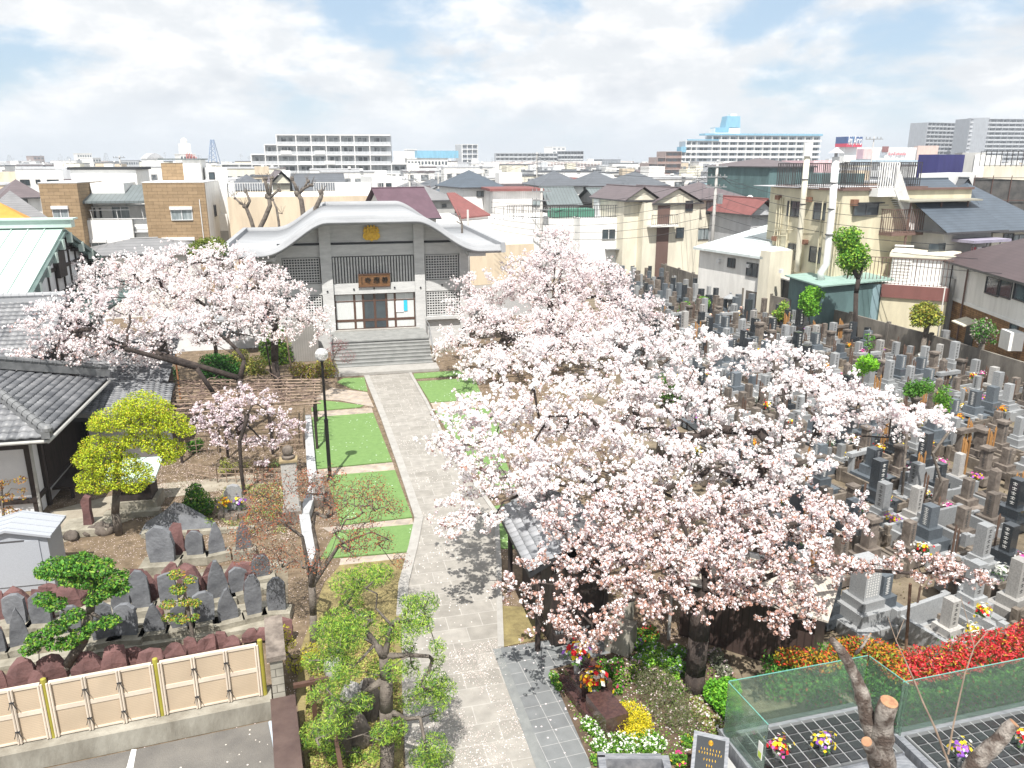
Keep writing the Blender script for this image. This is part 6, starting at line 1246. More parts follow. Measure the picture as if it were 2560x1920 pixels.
for i, ((px_, py_), w, h, k) in enumerate(ST):
    x, y = gnd(px_, py_, .22); d = math.hypot(y * math.cos(PIT), 0) + 11.7 * math.sin(PIT); sc = d / FPX; w *= sc * 1.12; h *= sc * 1.32; q_ = np.random.RandomState(i + 40); f = Fr(x, y, LA + R(q_.uniform(-14, 14)))
    if k == 'r':
        ri += 1; o = thing('red_rock', 'purple-red angular rock, %s of its kind counted along the slab rows' % (ORD[ri - 1] if ri < 31 else 'last'), 'rock', (x, y, 0), 'red rocks among the stone slabs'); mb = MB(f); t = w * .42; lean = q_.uniform(-.16, .16) * h; z0 = .1
        ring = [(-w * .5, -t * .5), (-w * .1, -t * .75), (w * .45, -t * .55), (w * .52, t * .3), (w * .1, t * .7), (-w * .45, t * .45)]; tops = [(a * q_.uniform(.45, .85) + lean, b_ * q_.uniform(.4, .8), z0 + h * q_.uniform(.72, 1.05)) for a, b_ in ring]
        vs = [(a, b_, z0) for a, b_ in ring] + [(a * q_.uniform(.92, 1.1) + lean * .4, b_ * q_.uniform(.9, 1.12), z0 + h * q_.uniform(.38, .6)) for a, b_ in ring] + tops + [(lean + w * q_.uniform(-.15, .15), 0, z0 + h * 1.08)]
        mb.add(vs, [(a, (a + 1) % 6, 6 + (a + 1) % 6, 6 + a) for a in range(6)] + [(6 + a, 6 + (a + 1) % 6, 12 + (a + 1) % 6, 12 + a) for a in range(6)] + [(12 + a, 12 + (a + 1) % 6, 18) for a in range(6)]); mb.build('rock', m_slabr, o)
    else:
        gi += 1; o = thing('stone_slab', '%s upright grey slab, %s counted through the slab garden' % ('pointed' if k == 'p' else 'blunt', ORD[gi - 1]), 'stone slab', (x, y, 0), 'grey slabs on pale base stones'); mb = MB(f); t = max(.08, w * .22); z0 = .27
        if k == 'p': pr = [(-.5, 0), (.5, 0), (.46, .35), (.3, .7), (.08, 1), (-.06, .97), (-.34, .6), (-.47, .3)]
        else: pr = [(-.42, 0), (.45, 0), (.5, .45), (.46, .8), (.2, .97), (-.1, 1), (-.42, .85), (-.5, .4)]
        pr = [(a * w * q_.uniform(.9, 1.08), z0 + c * h * q_.uniform(.95, 1.03) if c else z0) for a, c in pr]; n_ = len(pr)
        mb.vprism(pr, -t / 2, t / 2); mb.build('slab', m_slabg, o)
        mb = MB(f); mb.box(-w * .72, -max(.16, w * .5), 0, w * .72, max(.14, w * .4), z0 - .001); mb.build('base_stone', m_bst, o)
        if k == 'g' and i % 3 == 0: mb = MB(f); mb.add([(-w * .5, t * .5, z0 + h * .62), (w * .5, t * .5, z0 + h * .6), (w * .3, t * .55, z0 + h * 1.02), (-w * .3, t * .55, z0 + h * 1.05), (-w * .45, t * 1.3, z0), (w * .5, t * 1.3, z0), (w * .3, t * .9, z0 + h * .9), (-w * .3, t * .9, z0 + h * .95)], [(0, 1, 2, 3), (3, 2, 6, 7), (7, 6, 5, 4), (0, 3, 7, 4), (2, 1, 5, 6)]); mb.build('rock_back', m_slabr, o)
# stepped kerbs the slabs stand on
for k, (a, c, z) in enumerate((((-40, 800), (2080, 480), .12), ((-40, 640), (2120, 330), .16), ((-40, 470), (2180, 190), .14), ((-40, 960), (1500, 770), .1), ((1150, 200), (2200, 30), .12))):
    p0 = gnd(*VP(*a), z); p1 = gnd(*VP(*c), z); o = strip('stone_edging', [p0, p1], .34, 0, z + .02 * k, m_bst); tag(o, 'long pale stone edging under the slabs, %s from the front' % ORD[[1, 2, 3, 0, 4][k]], 'edging', 'edgings in the slab garden')
struct(flat('slab_garden_ground', PG(VP, [(-100, 1000), (2060, 560), (2212, 420), (2212, -20), (1100, 130), (-100, 330)]), .003, mat('grit', (.21, .18, .13), (.11, .09, .065), sc=3, rough=.95, bump=.4)))
def boulder(name, label, v, px, wz, seed, mt, sq=(1, .7, .7), cat='rock'):
    x, y = gnd(*v(*px)); o = thing(name, label, cat, (x, y, 0)); mb = MB(); mb.rock((x, y, wz * sq[2] * .5), wz, seed, sq); mb.build('rock', mt, o, True); return o
x, y = gnd(*VF(1530, 1260)); o = thing('mountain_stone', 'wide low grey stone shaped like a mountain, with reddish edges, on a kerbed bed', 'rock', (x, y, 0)); f = Fr(x, y, R(4))
mb = MB(f); mb.add([(-1.15, -.25, 0), (1.2, -.25, 0), (1.25, .3, 0), (-1.2, .3, 0), (-.95, -.1, .35), (-.45, .0, .62), (.0, .05, 1.0), (.3, .05, .92), (.75, 0, .5), (1.15, -.05, .2), (-.9, .3, .3), (0, .32, .85), (.8, .3, .4)], [(0, 1, 9, 8, 7, 6, 5, 4), (0, 4, 10, 3), (4, 5, 6, 11, 10), (6, 7, 8, 12, 11), (8, 9, 2, 12), (1, 2, 9), (3, 10, 11, 12, 2)]); mb.build('rock', m_slabg, o)
for a, c in (((1250, 1330), (2200, 1260)), ((1280, 1240), (1250, 1330))): o = strip('stone_edging', PG(VF, [a, c]), .2, 0, .14, m_bst); tag(o, ('long' if a[0] == 1250 else 'short') + ' edging round the mountain-shaped stone', 'edging')
x, y = gnd(*VF(770, 1205), .25); o = thing('red_pillar_stone', 'slim upright red stone on a flat plinth beside the yellow-green maple', 'monument', (x, y, 0)); f = Fr(x, y, R(10))
mb = MB(f); mb.vprism([(-.14, .25), (.14, .25), (.12, .8), (.16, 1.2), (-.02, 1.28), (-.13, 1.1), (-.1, .7)], -.12, .1); mb.build('pillar', m_slabr, o); fbox('plinth', m_bst, (-.75, -.5, 0, .7, .5, .25), fr=f, parent=o)
# bamboo-style fence on its concrete foot, block wall end, steel gate, parking
FA = gnd(*VP(0, 1430), .5); FB = gnd(*VP(2040, 1020), .5); FF = Fr(FA[0], FA[1], math.atan2(FB[1] - FA[1], FB[0] - FA[0])); FL = math.hypot(FB[0] - FA[0], FB[1] - FA[1])
struct(raised('parking_lot', [FF.w(-3, -.35, 0)[:2], FF.w(-3, -6, 0)[:2], FF.w(5.7, -6, 0)[:2], FF.w(5.45, -.35, 0)[:2]], -.015, .012, m_asph))
struct(flat('parking_line', [gnd(*VP(*p), .02) for p in ((1010, 1455), (1048, 1452), (1015, 1640), (960, 1640))], .018, m_white))
bf = thing('bamboo_fence', 'tan bamboo-style slatted fence with yellow-green posts above the parking', 'fence', FF.w(FL / 2, 0, .5)); m_bam = seam_mat('tan_slats', (.50, .40, .29), .04, .72, ax=(0, 0, 1)); m_bamp = mat('yellow_green_post', (.36, .33, .05), (.28, .25, .04), sc=2, rough=.4); m_bamr = pmat('pale_tan_rail', (.66, .57, .47))
zt = FF.hit(*VP(1990, 640))[1]; pu = [FF.hit(*VP(*p))[0] for p in ((-450, 1000), (375, 1150), (1220, 980), (2015, 830))]
for a, c in zip(pu[:-1], pu[1:]):
    fbox('slat_panel', m_bam, (a + .1, -.02, .52, c - .1, .02, zt - .06), fr=FF, parent=bf); m_ = (zt + .52) / 2
    for z0, z1, d in ((zt - .06, zt, .04), (m_ - .05, m_ + .05, .035), (.5, .54, .04)): fbox('rail', m_bamr, (a + .08, -d, z0, c - .08, d, z1), fr=FF, parent=bf)
    for t in (.04, .345, .655, .96): u = a + (c - a) * t; mb = MB(FF); mb.tube([(u - .025, -.06, .5), (u - .025, -.06, zt)], .022, 6); mb.tube([(u + .025, -.06, .5), (u + .025, -.06, zt)], .022, 6); bt = mb.build('batten', m_bamr, bf)
    for t in (.345, .655):
        for z in (m_ - .35, m_ + .35): u = a + (c - a) * t; mb = MB(FF); mb.box(u - .045, -.09, z - .012, u + .045, -.05, z + .012); mb.bar((u + .02, -.1, z), (u + .08, -.12, z - .14), .012); mb.bar((u - .02, -.1, z), (u - .06, -.13, z - .12), .012); mb.build('tie', m_dark, bf)
for u in pu: mb = MB(FF); mb.tube([(u, 0, .45), (u, 0, zt + .08)], .055, 12); mb.sphere((u, 0, zt + .08), .056, 10, (1, 1, .4)); mb.build('post', m_bamp, bf)
cw = MB(FF); cw.box(-3, -.3, 0, FL + .12, .2, .47); cw.box(-3, .2, 0, FL + .1, .35, .40); tag(cw.build('concrete_foot_wall', m_conc), 'weathered concrete foot wall under the tan fence', 'wall')
bk = MB(FF); bk.box(FL + .16, -.5, 0, FL + .42, 1.0, 1.62); o = bk.build('block_wall', fixbrick(brick_mat('pale_blocks', (.36, .34, .29), (.28, .265, .225), (.13, .12, .1), .4, .2, ms=.01, noise=.3), R(-72))); tag(o, 'end of a grey block wall with stone cap beside the tan fence', 'wall'); fbox('cap', m_gr['brown'], (FL + .1, -.55, 1.621, FL + .5, 1.1, 1.74), fr=FF, parent=o)
gt = thing('steel_gate', 'dark brown steel gate and rail at the bottom left of the path', 'gate', FF.w(FL + .7, -2, 0)); fbox('gate_wall', mat('brown_steel', (.11, .075, .065), (.07, .045, .04), sc=2, rough=.5), (FL + .1, -6, 0, FL + .62, -.6, .75), fr=FF, parent=gt)
for k in range(2): fbox('gate_post', m_brown, (FL + .95 + k * .3, -.7 - k * .1, 0, FL + 1.05 + k * .3, -.6 - k * .1, 1.1), fr=FF, parent=gt)
fbox('top_rail', m_brown, (FL + .6, -.75, 1.0, FL + 1.35, -.65, 1.08), fr=FF, parent=gt); fbox('top_rail', m_brown, (FL + 1.25, -6, .98, FL + 1.33, -.76, 1.06), fr=FF, parent=gt)
pp = MB(); p0 = gnd(*VP(2075, 1245), .06); p1 = gnd(*VP(2110, 1420), .06); p2 = gnd(*VP(2150, 1650), .06)
pp.tube([(*p0, .06), (*p1, .06), (*p2, .06)], .04, 8); pp.tube([(p0[0] + .11, p0[1], .06), (p1[0] + .11, p1[1], .06), (p2[0] + .13, p2[1], .06)], .03, 8); tag(pp.build('pale_pipe', mat('pale_blue_pipe', (.5, .58, .66), rough=.4)), 'pale blue plastic pipes lying at the edge of the parking', 'pipe')
# granite storage shed
sf = gnd(*VP(75, 250), 0); SF = Fr(sf[0] - .35, sf[1] - .1, R(12)); sh = thing('granite_shed', 'small pale granite shed with ribbed gabled roof at the left edge', 'shed', SF.w(.6, .6, 0)); m_sg = mat('speckled_granite', (.38, .40, .44), (.32, .34, .37), sc=45, rough=.5)
hh = SF.hit(*VF(400, 1300))[1]; w_ = SF.hit(*VF(400, 1300))[0]
fbox('wall', m_sg, (-.4, 0, 0, w_, 1.1, hh), fr=SF, parent=sh); fbox('door', m_sg, (-.2, -.03, .2, w_ - .22, 0, hh - .14), fr=SF, parent=sh); fbox('door_edge', m_alu, (-.24, -.04, .2, -.2, .0, hh - .14), (-.2, -.04, hh - .14, w_ - .6, 0, hh - .11), fr=SF, parent=sh)
mc = (w_ - .4) / 2
for s in (0, 1):
    e = -.55 if s == 0 else w_ + .14; mb = MB(SF); mb.slab([(e, -.12, hh), (mc, -.12, hh + .28), (mc, 1.25, hh + .28), (e, 1.25, hh)], .07); mb.build('roof', m_sg, sh); mb = MB(SF)
    for k in range(4): mb.bar((e, .05 + k * .36, hh + .012), (mc, .05 + k * .36, hh + .292), .03, .03)
    mb.build('roof_seam', m_sg, sh)
mb = MB(SF); mb.vprism([(-.4, hh), (w_, hh), (mc, hh + .23)], .0, 1.1); mb.build('gable', m_sg, sh)
# little shrine box behind the maple trunk, stones round the maple
x, y = gnd(*VF(1165, 1120), 0); f = Fr(x, y, R(10)); o = thing('shrine_box', 'small dark roofed shrine on a stone base behind the yellow-green maple', 'shrine', (x, y, 0)); fbox('base', m_bst, (-.75, 0, 0, .75, 1.1, .45), (-.9, -.35, 0, .9, .0, .2), fr=f, parent=o); fbox('cabinet', m_timber, (-.6, .1, .45, .6, .95, 1.35), fr=f, parent=o); mb = MB(f); mb.slab([(-.85, -.2, 1.3), (.85, -.2, 1.3), (.85, 1.2, 1.65), (-.85, 1.2, 1.65)], .08); mb.build('roof', m_gcopl, o)
for i, p in enumerate(((620, 1340), (690, 1290), (745, 1310), (830, 1290), (900, 1290), (960, 1270), (650, 1240))): boulder('garden_stone', 'rough brown stone in the heap left of the maple trunk, %s of seven' % ORD[i], VF, p, (.28, .16, .2, .3, .36, .22, .15)[i], i + 3, m_gr['brown'])['group'] = 'stones beside the maple'
# monument pillar with stone ball, long stone wall by the lawn
x, y = gnd(*VH(1150, 1400)); f = Fr(x, y, R(13)); o = thing('ball_monument', 'tall square stone monument topped by a round ball at the lawn edge', 'monument', (x, y, 0)); m_mon = m_gr['pale']
fbox('base_stone', m_gr['brown'], (-.33, -.1, 0, .33, .5, .42), fr=f, parent=o); fbox('base_stone', m_mon, (-.29, -.06, .421, .29, .46, .55), fr=f, parent=o); fbox('shaft', m_mon, (-.25, 0, .551, .25, .4, 2.2), fr=f, parent=o); fbox('cap', mat('ochre_stone', (.33, .26, .15), (.22, .17, .1), sc=5), (-.3, -.05, 2.2, .3, .45, 2.27), fr=f, parent=o)
mb = MB(f); mb.lathe((0, .2, 0), [(.2, 2.27), (.22, 2.36), (.17, 2.4)], 12); mb.build('ball_collar', m_gr['brown'], o); mb = MB(f); mb.sphere((0, .2, 2.55), .19, 14); mb.build('ball', m_gr['brown'], o, True)
wl = [gnd(*VH(*p)) for p in ((1275, 530), (1290, 700), (1310, 960), (1330, 1150), (1250, 1400), (1290, 1620))] + [gnd(*VJ(*p)) for p in ((600, 1330),)]
o = strip('low_stone_wall', wl, .34, 0, .32, mat('rough_pale_stone', (.46, .47, .48), (.32, .33, .34), sc=4, rough=.9, bump=.6)); tag(o, 'low rough pale stone wall along the left side of the lawns', 'wall')
x, y = gnd(*VH(1380, 1240)); f = Fr(x, y, R(13)); o = thing('small_monument', 'short grey square stone behind the red-budding tree', 'monument', (x, y, 0)); fbox('stele', m_mon, (-.2, -.2, .3, .2, .2, 1.1), fr=f, parent=o); fbox('base_stone', m_gr['brown'], (-.35, -.35, 0, .35, .35, .299), fr=f, parent=o)
x, y = gnd(*VH(630, 1370)); f = Fr(x, y, R(8)); o = thing('round_stele', 'small round-topped grey stele with flower vases behind the slabs', 'monument', (x, y + .35, 0)); mb = MB(f); mb.vprism([(-.3, .2), (.3, .2), (.3, .85), (.18, 1.05), (0, 1.1), (-.18, 1.05), (-.3, .85)], .3, .5); mb.build('stele', m_gr['grey'], o); fbox('base_stone', m_gr['brown'], (-.5, .0, 0, .5, .6, .2), (-.2, -.25, 0, .2, .0, .2), fr=f, parent=o)
for i, s in enumerate((-1, 1)): p = f.w(s * .22, .12, .2); plain_bouquet(*p, ('yellow', 'white', 'purple') if i else ('yellow', 'orange'), ('left' if s < 0 else 'right') + ' bouquet at the small round-topped stele', 31 + i, 1.0)
# street lamp with glass globe
lx, ly = -7.1, 28.25; o = thing('street_lamp', 'black lamp post with a clear and white glass globe', 'street lamp', (lx, ly, 0)); z = at(806, 888, ly)[2]
mb = MB(); mb.tube([(lx, ly, 0), (lx, ly, 2.45)], .075, 12); mb.lathe((lx, ly, 0), [(.14, 0), (.14, .05), (.08, .12)], 12); mb.tube([(lx, ly, 2.45), (lx, ly, z - .2)], .05, 12); mb.tube([(lx, ly, 2.4), (lx, ly, 2.5)], .085, 12); mb.build('post', mat('black_metal', (.012, .012, .013), rough=.35), o)
mb = MB(); mb.lathe((lx, ly, z - .25), [(.07, 0), (.1, .04), (.1, .07)], 12); mb.build('collar', MATS['black_metal'], o)
gm = bpy.data.materials.new('clear_globe'); gm.use_nodes = True; gb = gm.node_tree.nodes['Principled BSDF']; gb.inputs['Base Color'].default_value = (.85, .85, .85, 1); gb.inputs['Roughness'].default_value = .05; gb.inputs['Transmission Weight'].default_value = .75; gb.inputs['IOR'].default_value = 1.1
mb = MB(); mb.sphere((lx, ly, z + .02), .25, 20); mb.build('globe', gm, o, True)
mb = MB(); prof = [(.242 * math.cos(a), .02 + .242 * math.sin(a)) for a in np.linspace(.1, 1.56, 7)]; mb.lathe((lx, ly, z), prof, 18); mb.build('white_shade', m_white, o, True)
# wisteria pergola and low bamboo fences
PGc = [gnd(*VH(*p), 2.1) for p in ((140, 470), (1330, 370), (1330, 170), (90, 180))]
pg = thing('pergola', 'rustic wooden pergola overgrown with bare twisted vines behind the weeping cherry', 'pergola', (PGc[0][0] + 3, PGc[0][1] + 2, 0)); m_pole2 = mat('grey_bamboo_pole', (.33, .25, .19), (.2, .145, .11), sc=4, rough=.8)
L3 = lambda a, b_, t: (a[0] + (b_[0] - a[0]) * t, a[1] + (b_[1] - a[1]) * t)
for k in range(9): t = k / 8; a = L3(PGc[0], PGc[3], t); b_ = L3(PGc[1], PGc[2], t); mb = MB(); mb.tube([(a[0] - .3, a[1], 2.1), (b_[0] + .3, b_[1], 2.1)], .035, 6); mb.build('rafter', m_pole2, pg)
for k in range(6): t = k / 5; a = L3(PGc[0], PGc[1], t); b_ = L3(PGc[3], PGc[2], t); mb = MB(); mb.tube([(a[0], a[1] - .3, 2.03), (b_[0], b_[1] + .3, 2.03)], .04, 6); mb.build('beam', m_pole2, pg)
for t in (0, .33, .66, 1):
    for a, b_ in ((PGc[0], PGc[1]), (PGc[3], PGc[2])): p = L3(a, b_, t); mb = MB(); mb.tube([(p[0], p[1], 0), (p[0], p[1], 2.05)], .06, 8); mb.build('post', m_timber, pg)
mb = MB(); q = random.Random(8)
for k in range(170):
    s, t = q.random() ** .8, q.random(); a = L3(PGc[0], PGc[1], 1 - s * .95); b_ = L3(PGc[3], PGc[2], 1 - s * .95); p = L3(a, b_, t); P_ = [Vector((p[0], p[1], 2.15))]; d = q.random() * 6.28
    for j in range(6): d += q.uniform(-.8, .8); P_.append(P_[-1] + Vector((math.cos(d) * .22, math.sin(d) * .22, q.uniform(-.07, .1))))
    mb.tube([tuple(v_) for v_ in P_], [.016] * 4 + [.01, .006] + [.004], 4, caps=False)
mb.build('vines', mat('vine_bark', (.24, .17, .14), (.14, .1, .085), sc=6), pg)
def lowfence(name, label, pts, h, v=VH, step=.32):
    P_ = [gnd(*v(*p)) for p in pts]; o = thing(name, label, 'fence', (*P_[0], 0)); mb = MB()
    for a, b_ in zip(P_[:-1], P_[1:]):
        L_ = math.hypot(a[0] - b_[0], a[1] - b_[1]); n = max(1, int(L_ / step))
        for k in range(n + 1): p = L3(a, b_, k / n); mb.tube([(*p, 0), (*p, h)], .02, 5)
        for z in (.3, .62, .95): mb.tube([(*a, h * z), (*b_, h * z)], .015, 5)
    mb.build('lattice', m_pole2, o)
lowfence('low_bamboo_fence', 'low bamboo lattice fence between the monument and the weeping cherry', [(240, 1010), (500, 1060), (900, 1060), (1090, 1060)], .6)
lowfence('low_bamboo_fence', 'bamboo lattice fence along the front of the pergola', [(230, 840), (500, 800), (900, 790), (1240, 770)], .75); lowfence('low_bamboo_fence', 'tall bamboo trellis standing at the lawn corner by the lamp', [(1080, 770), (1245, 765), (1262, 620)], 1.3, step=.2)
for i, (p, t, v_) in enumerate((((1560, 1580), (1510, 1180), VL), ((405, 1340), (350, 1010), VT), ((555, 1350), (510, 1030), VT), ((1065, 1600), (1068, 1260), VL))):
    a = gnd(*v_(*p)); o = thing('prop_pole', ('orange-brown', 'dark slanting', 'pale grey', 'thin grey')[i] + ' prop pole holding up the left cherry trees', 'pole', (*a, 0)); tt = at(*v_(*t), a[1]); mb = MB(); mb.tube([(*a, 0), tt], .05, 8); mb.build('pole', (mat('orange_pole', (.34, .16, .07), (.22, .1, .05), sc=4), m_timber, m_pole2, m_pole2)[i], o)
# left side pavilion wall and sheds behind the left trees
x, y = gnd(*VT(620, 1235)); f = Fr(x, y, R(13)); o = thing('plank_shed', 'round-topped weathered plank shed left of the temple steps', 'shed', (x, y, 0)); mb = MB(f); mb.vprism([(-1.1, 0), (1.1, 0), (1.1, 1.9), (.9, 2.5), (.4, 2.75), (-.1, 2.7), (-.5, 2.3), (-1.1, 1.4)], 0, 1.6); mb.build('planks', seam_mat('grey_planks', (.26, .25, .235), .14, .7, ax=(1, 0, 0)), o)
x, y = gnd(*VL(1900, 1170)); f = Fr(x, y, R(13)); o = thing('low_white_store', 'low white store with dark window behind the round green bushes', 'shed', (x, y, 0)); fbox('wall', m_plaster, (-4, .5, 0, 3.5, 3, 1.9), fr=f, parent=o); fbox('roof', m_roofc, (-4.3, .2, 1.9, 3.8, 3.3, 2.05), fr=f, parent=o); fbox('window', m_glass, (.2, .45, .8, 1.6, .51, 1.6), fr=f, parent=o)
# ---------------------------------------------------------------- trees and plants
m_bark = mat('cherry_bark', (.065, .05, .043), (.025, .019, .017), sc=5, rough=.9, bump=.6, stretch=(1, 1, .5)); m_barkg = mat('grey_bark', (.19, .165, .14), (.085, .07, .06), sc=5, rough=.9, bump=.6)
def ellip(c, r, n, flat=.6, surf=.5):
    d = nr.randn(n, 3); d /= np.linalg.norm(d, axis=1)[:, None]; rr = nr.rand(n, 1) ** (1 / 3.0); rr = np.where(nr.rand(n, 1) < surf, .75 + .3 * nr.rand(n, 1), rr)
    return np.array(c) + d * rr * r * np.array([1, 1, flat])
def skeleton(stem, targets, r0, name, mt, parent, tip=.006, sag=0.0, wig=.14, power=.6):
    """branches grown from the stem to every target point by joining the nearest branch so far"""
    N_ = [Vector(p) for p in stem[0]]; par = list(range(-1, len(N_) - 1))
    for lim in stem[1:]:
        k0 = min(range(len(N_)), key=lambda i: (N_[i] - Vector(lim[0])).length); pr = k0
        for p in lim[1:] if (N_[k0] - Vector(lim[0])).length < .6 else lim: N_.append(Vector(p)); par.append(pr); pr = len(N_) - 1
    root = N_[min(len(N_) - 1, max(1, len(stem[0]) - 1))]; T_ = sorted(targets, key=lambda t: (Vector(t) - root).length)
    P_ = np.zeros((len(N_) + len(T_) * 4, 3)); n = len(N_); P_[:n] = [tuple(v) for v in N_]; par += [0] * (len(T_) * 4); low = max(1, len(stem[0]) // 2); pp = par
    for t in T_:
        d = ((P_[low:n] - np.array(t)) ** 2).sum(1); k = int(d.argmin()) + low; a = P_[k]; L_ = math.sqrt(d[k - low])
        if L_ < .05: continue
        m = max(1, min(4, int(L_ / .35))); prev = k
        for j in range(1, m + 1):
            f = j / m; q_ = a + (np.array(t) - a) * f
            if j < m: q_ = q_ + nr.randn(3) * wig * L_ / 3 + np.array([0, 0, (.12 - sag) * L_ * math.sin(math.pi * f)])
            P_[n] = q_; pp[n] = prev; prev = n; n += 1
    cnt_ = np.zeros(n); kids = [0] * n
    for i in range(n - 1, 0, -1):
        if kids[i] == 0: cnt_[i] += 1
        if pp[i] >= 0: cnt_[pp[i]] += cnt_[i]; kids[pp[i]] += 1
    tot = max(cnt_[0], 1); rad = lambda i: max(tip, r0 * (cnt_[i] / tot) ** power)
    mb = MB()
    for i in range(1, n):
        j = pp[i]
        if j < 0: continue
        ra, rb = rad(j), rad(i); ra = min(ra, rb * 1.6 + .004) if kids[j] > 1 else ra
        mb.tube([tuple(P_[j]), tuple(P_[i])], [ra, rb], 8 if ra > .08 else 5 if ra > .03 else 3, caps=ra > .08)
    mb.build(name, mt, parent, True); return P_[:n]
def blobs_xyz(v, L_, Y0=None): return [(at(*v(b[0], b[1]), b[2] if Y0 is None else Y0 + b[2]), b[3]) for b in L_]
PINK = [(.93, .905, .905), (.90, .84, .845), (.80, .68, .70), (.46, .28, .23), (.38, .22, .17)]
def cherry(label, base, stem, B, dens, psz, wts, r0, group, npet=9, tw=.45, flat=.55, twig=26, name='cherry_tree'):
    o = thing(name, label, 'tree', base, group); tg = []; C = []; Cn = []
    for c, r in B:
        n = max(4, int(twig * r * r)); T_ = ellip(c, r, n, flat, .6); tg += [tuple(t) for t in T_]
        for t in T_:
            k = int(1.6 * dens / twig * (.5 + nr.rand())) + 1; out = (t - np.array(c)); out /= np.linalg.norm(out) + 1e-6
            d = out * .6 + nr.randn(3) * .5; d[2] *= .6; d /= np.linalg.norm(d) + 1e-9
            s = np.linspace(-.4, 1, k)[:, None] + nr.randn(k, 1) * .08; C.append(t + d * s * tw * (.6 + .7 * nr.rand()) + nr.randn(k, 3) * tw * .16)
    skeleton(stem, tg, r0, 'trunk', m_bark, o, tip=.005 if psz < .075 else .009, power=.62)
    C = np.concatenate(C); n = len(C); kind = nr.rand(n)
    P_ = np.repeat(C, npet, 0); u = nr.randn(n * npet, 3); u /= np.linalg.norm(u, axis=1)[:, None]; rr = psz * np.repeat(.55 + .75 * nr.rand(n), npet)[:, None]
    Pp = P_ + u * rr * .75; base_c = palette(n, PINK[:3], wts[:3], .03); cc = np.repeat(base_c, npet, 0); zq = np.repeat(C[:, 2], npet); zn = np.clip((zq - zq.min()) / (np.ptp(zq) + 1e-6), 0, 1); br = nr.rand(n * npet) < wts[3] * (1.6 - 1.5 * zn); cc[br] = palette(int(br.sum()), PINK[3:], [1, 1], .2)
    quads('blossom', Pp, u, rr[:, 0] * 1.1, cc, m_petal, o, jitter=.35); return o
T1 = [(1060, 960, 20.6, 1.0), (1095, 1050, 19.3, .8), (1015, 885, 21.5, .7), (1190, 1010, 20, .9), (1360, 840, 23.5, 1.1), (1500, 830, 24, 1.0), (985, 940, 20.3, .8), (955, 965, 20, .5), (1035, 990, 19.7, .9), (1065, 880, 22, 1.1), (1095, 800, 24, 1.1), (1165, 880, 22, 1.4), (1245, 775, 25, 1.4), (1130, 1010, 20, 1.1), (1300, 890, 23, 1.6), (1400, 775, 25, 1.4), (1440, 880, 22.5, 1.5), (1500, 750, 26, 1.0), (1600, 775, 25, .8), (1240, 960, 21, 1.4), (1690, 790, 24, 1.1), (1560, 930, 22, .8), (1750, 850, 22.5, 1.0), (1810, 840, 22, .9), (1865, 885, 21.3, 1.0), (1930, 905, 20.8, .8), (1985, 905, 20.5, .6), (1340, 1010, 20.2, 1.3), (1450, 1010, 20, 1.2), (1600, 1010, 20.5, 1.1), (1690, 930, 21, .9), (1780, 920, 21, .7), (1000, 1095, 19, .6), (1050, 1110, 18.7, .6), (1180, 1080, 18.7, .9), (975, 1140, 18.3, .35), (2020, 895, 20.8, .3), (1680, 1030, 19.5, .8), (1740, 1010, 19.5, .5), (1330, 740, 26, .8), (1140, 745, 26, .7)]
T2 = [(1250, 1130, 17.3, 1.0), (1370, 1120, 17.4, 1.2), (1490, 1110, 17.5, 1.2), (1600, 1110, 17.5, 1.1), (1700, 1110, 17.5, 1.0), (1780, 1120, 17.2, .8), (1840, 1110, 17, .5), (1190, 1230, 15.8, .6), (1120, 1270, 15.2, .4), (1190, 1310, 14.8, .6), (1265, 1345, 14.3, .5), (1275, 1385, 13.9, .28), (1295, 1220, 15.8, .9), (1400, 1220, 15.7, 1.0), (1510, 1215, 15.7, 1.0), (1610, 1210, 15.7, 1.0), (1710, 1210, 15.7, .9), (1790, 1210, 15.8, .6), (1480, 1290, 14.9, .55), (1600, 1290, 14.9, .6), (1700, 1290, 14.9, .5), (1750, 1320, 14.5, .3), (1880, 1215, 16.2, .4), (1950, 1220, 16.1, .4), (2010, 1225, 16, .35), (2070, 1240, 15.8, .35), (2120, 1248, 15.7, .25), (1370, 1295, 15, .6), (1690, 1345, 14.2, .28), (2050, 1215, 16, .25), (1330, 1330, 14.4, .4)]
A = lambda x, y, Y: at(*VM(x, y), Y)
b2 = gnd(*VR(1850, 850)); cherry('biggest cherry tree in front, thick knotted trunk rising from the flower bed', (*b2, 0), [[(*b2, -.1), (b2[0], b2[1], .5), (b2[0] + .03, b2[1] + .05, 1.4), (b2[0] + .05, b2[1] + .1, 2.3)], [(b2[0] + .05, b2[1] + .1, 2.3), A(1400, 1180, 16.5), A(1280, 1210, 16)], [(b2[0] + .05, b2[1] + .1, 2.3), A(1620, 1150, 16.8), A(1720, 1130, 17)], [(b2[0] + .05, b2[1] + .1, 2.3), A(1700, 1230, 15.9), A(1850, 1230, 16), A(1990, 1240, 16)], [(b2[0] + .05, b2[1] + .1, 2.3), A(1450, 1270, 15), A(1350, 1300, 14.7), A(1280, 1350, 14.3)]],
       blobs_xyz(VM, T2), 390, .050, [5, 4, 2.4, .46], .24, 'cherry trees in blossom', twig=30, tw=.36)
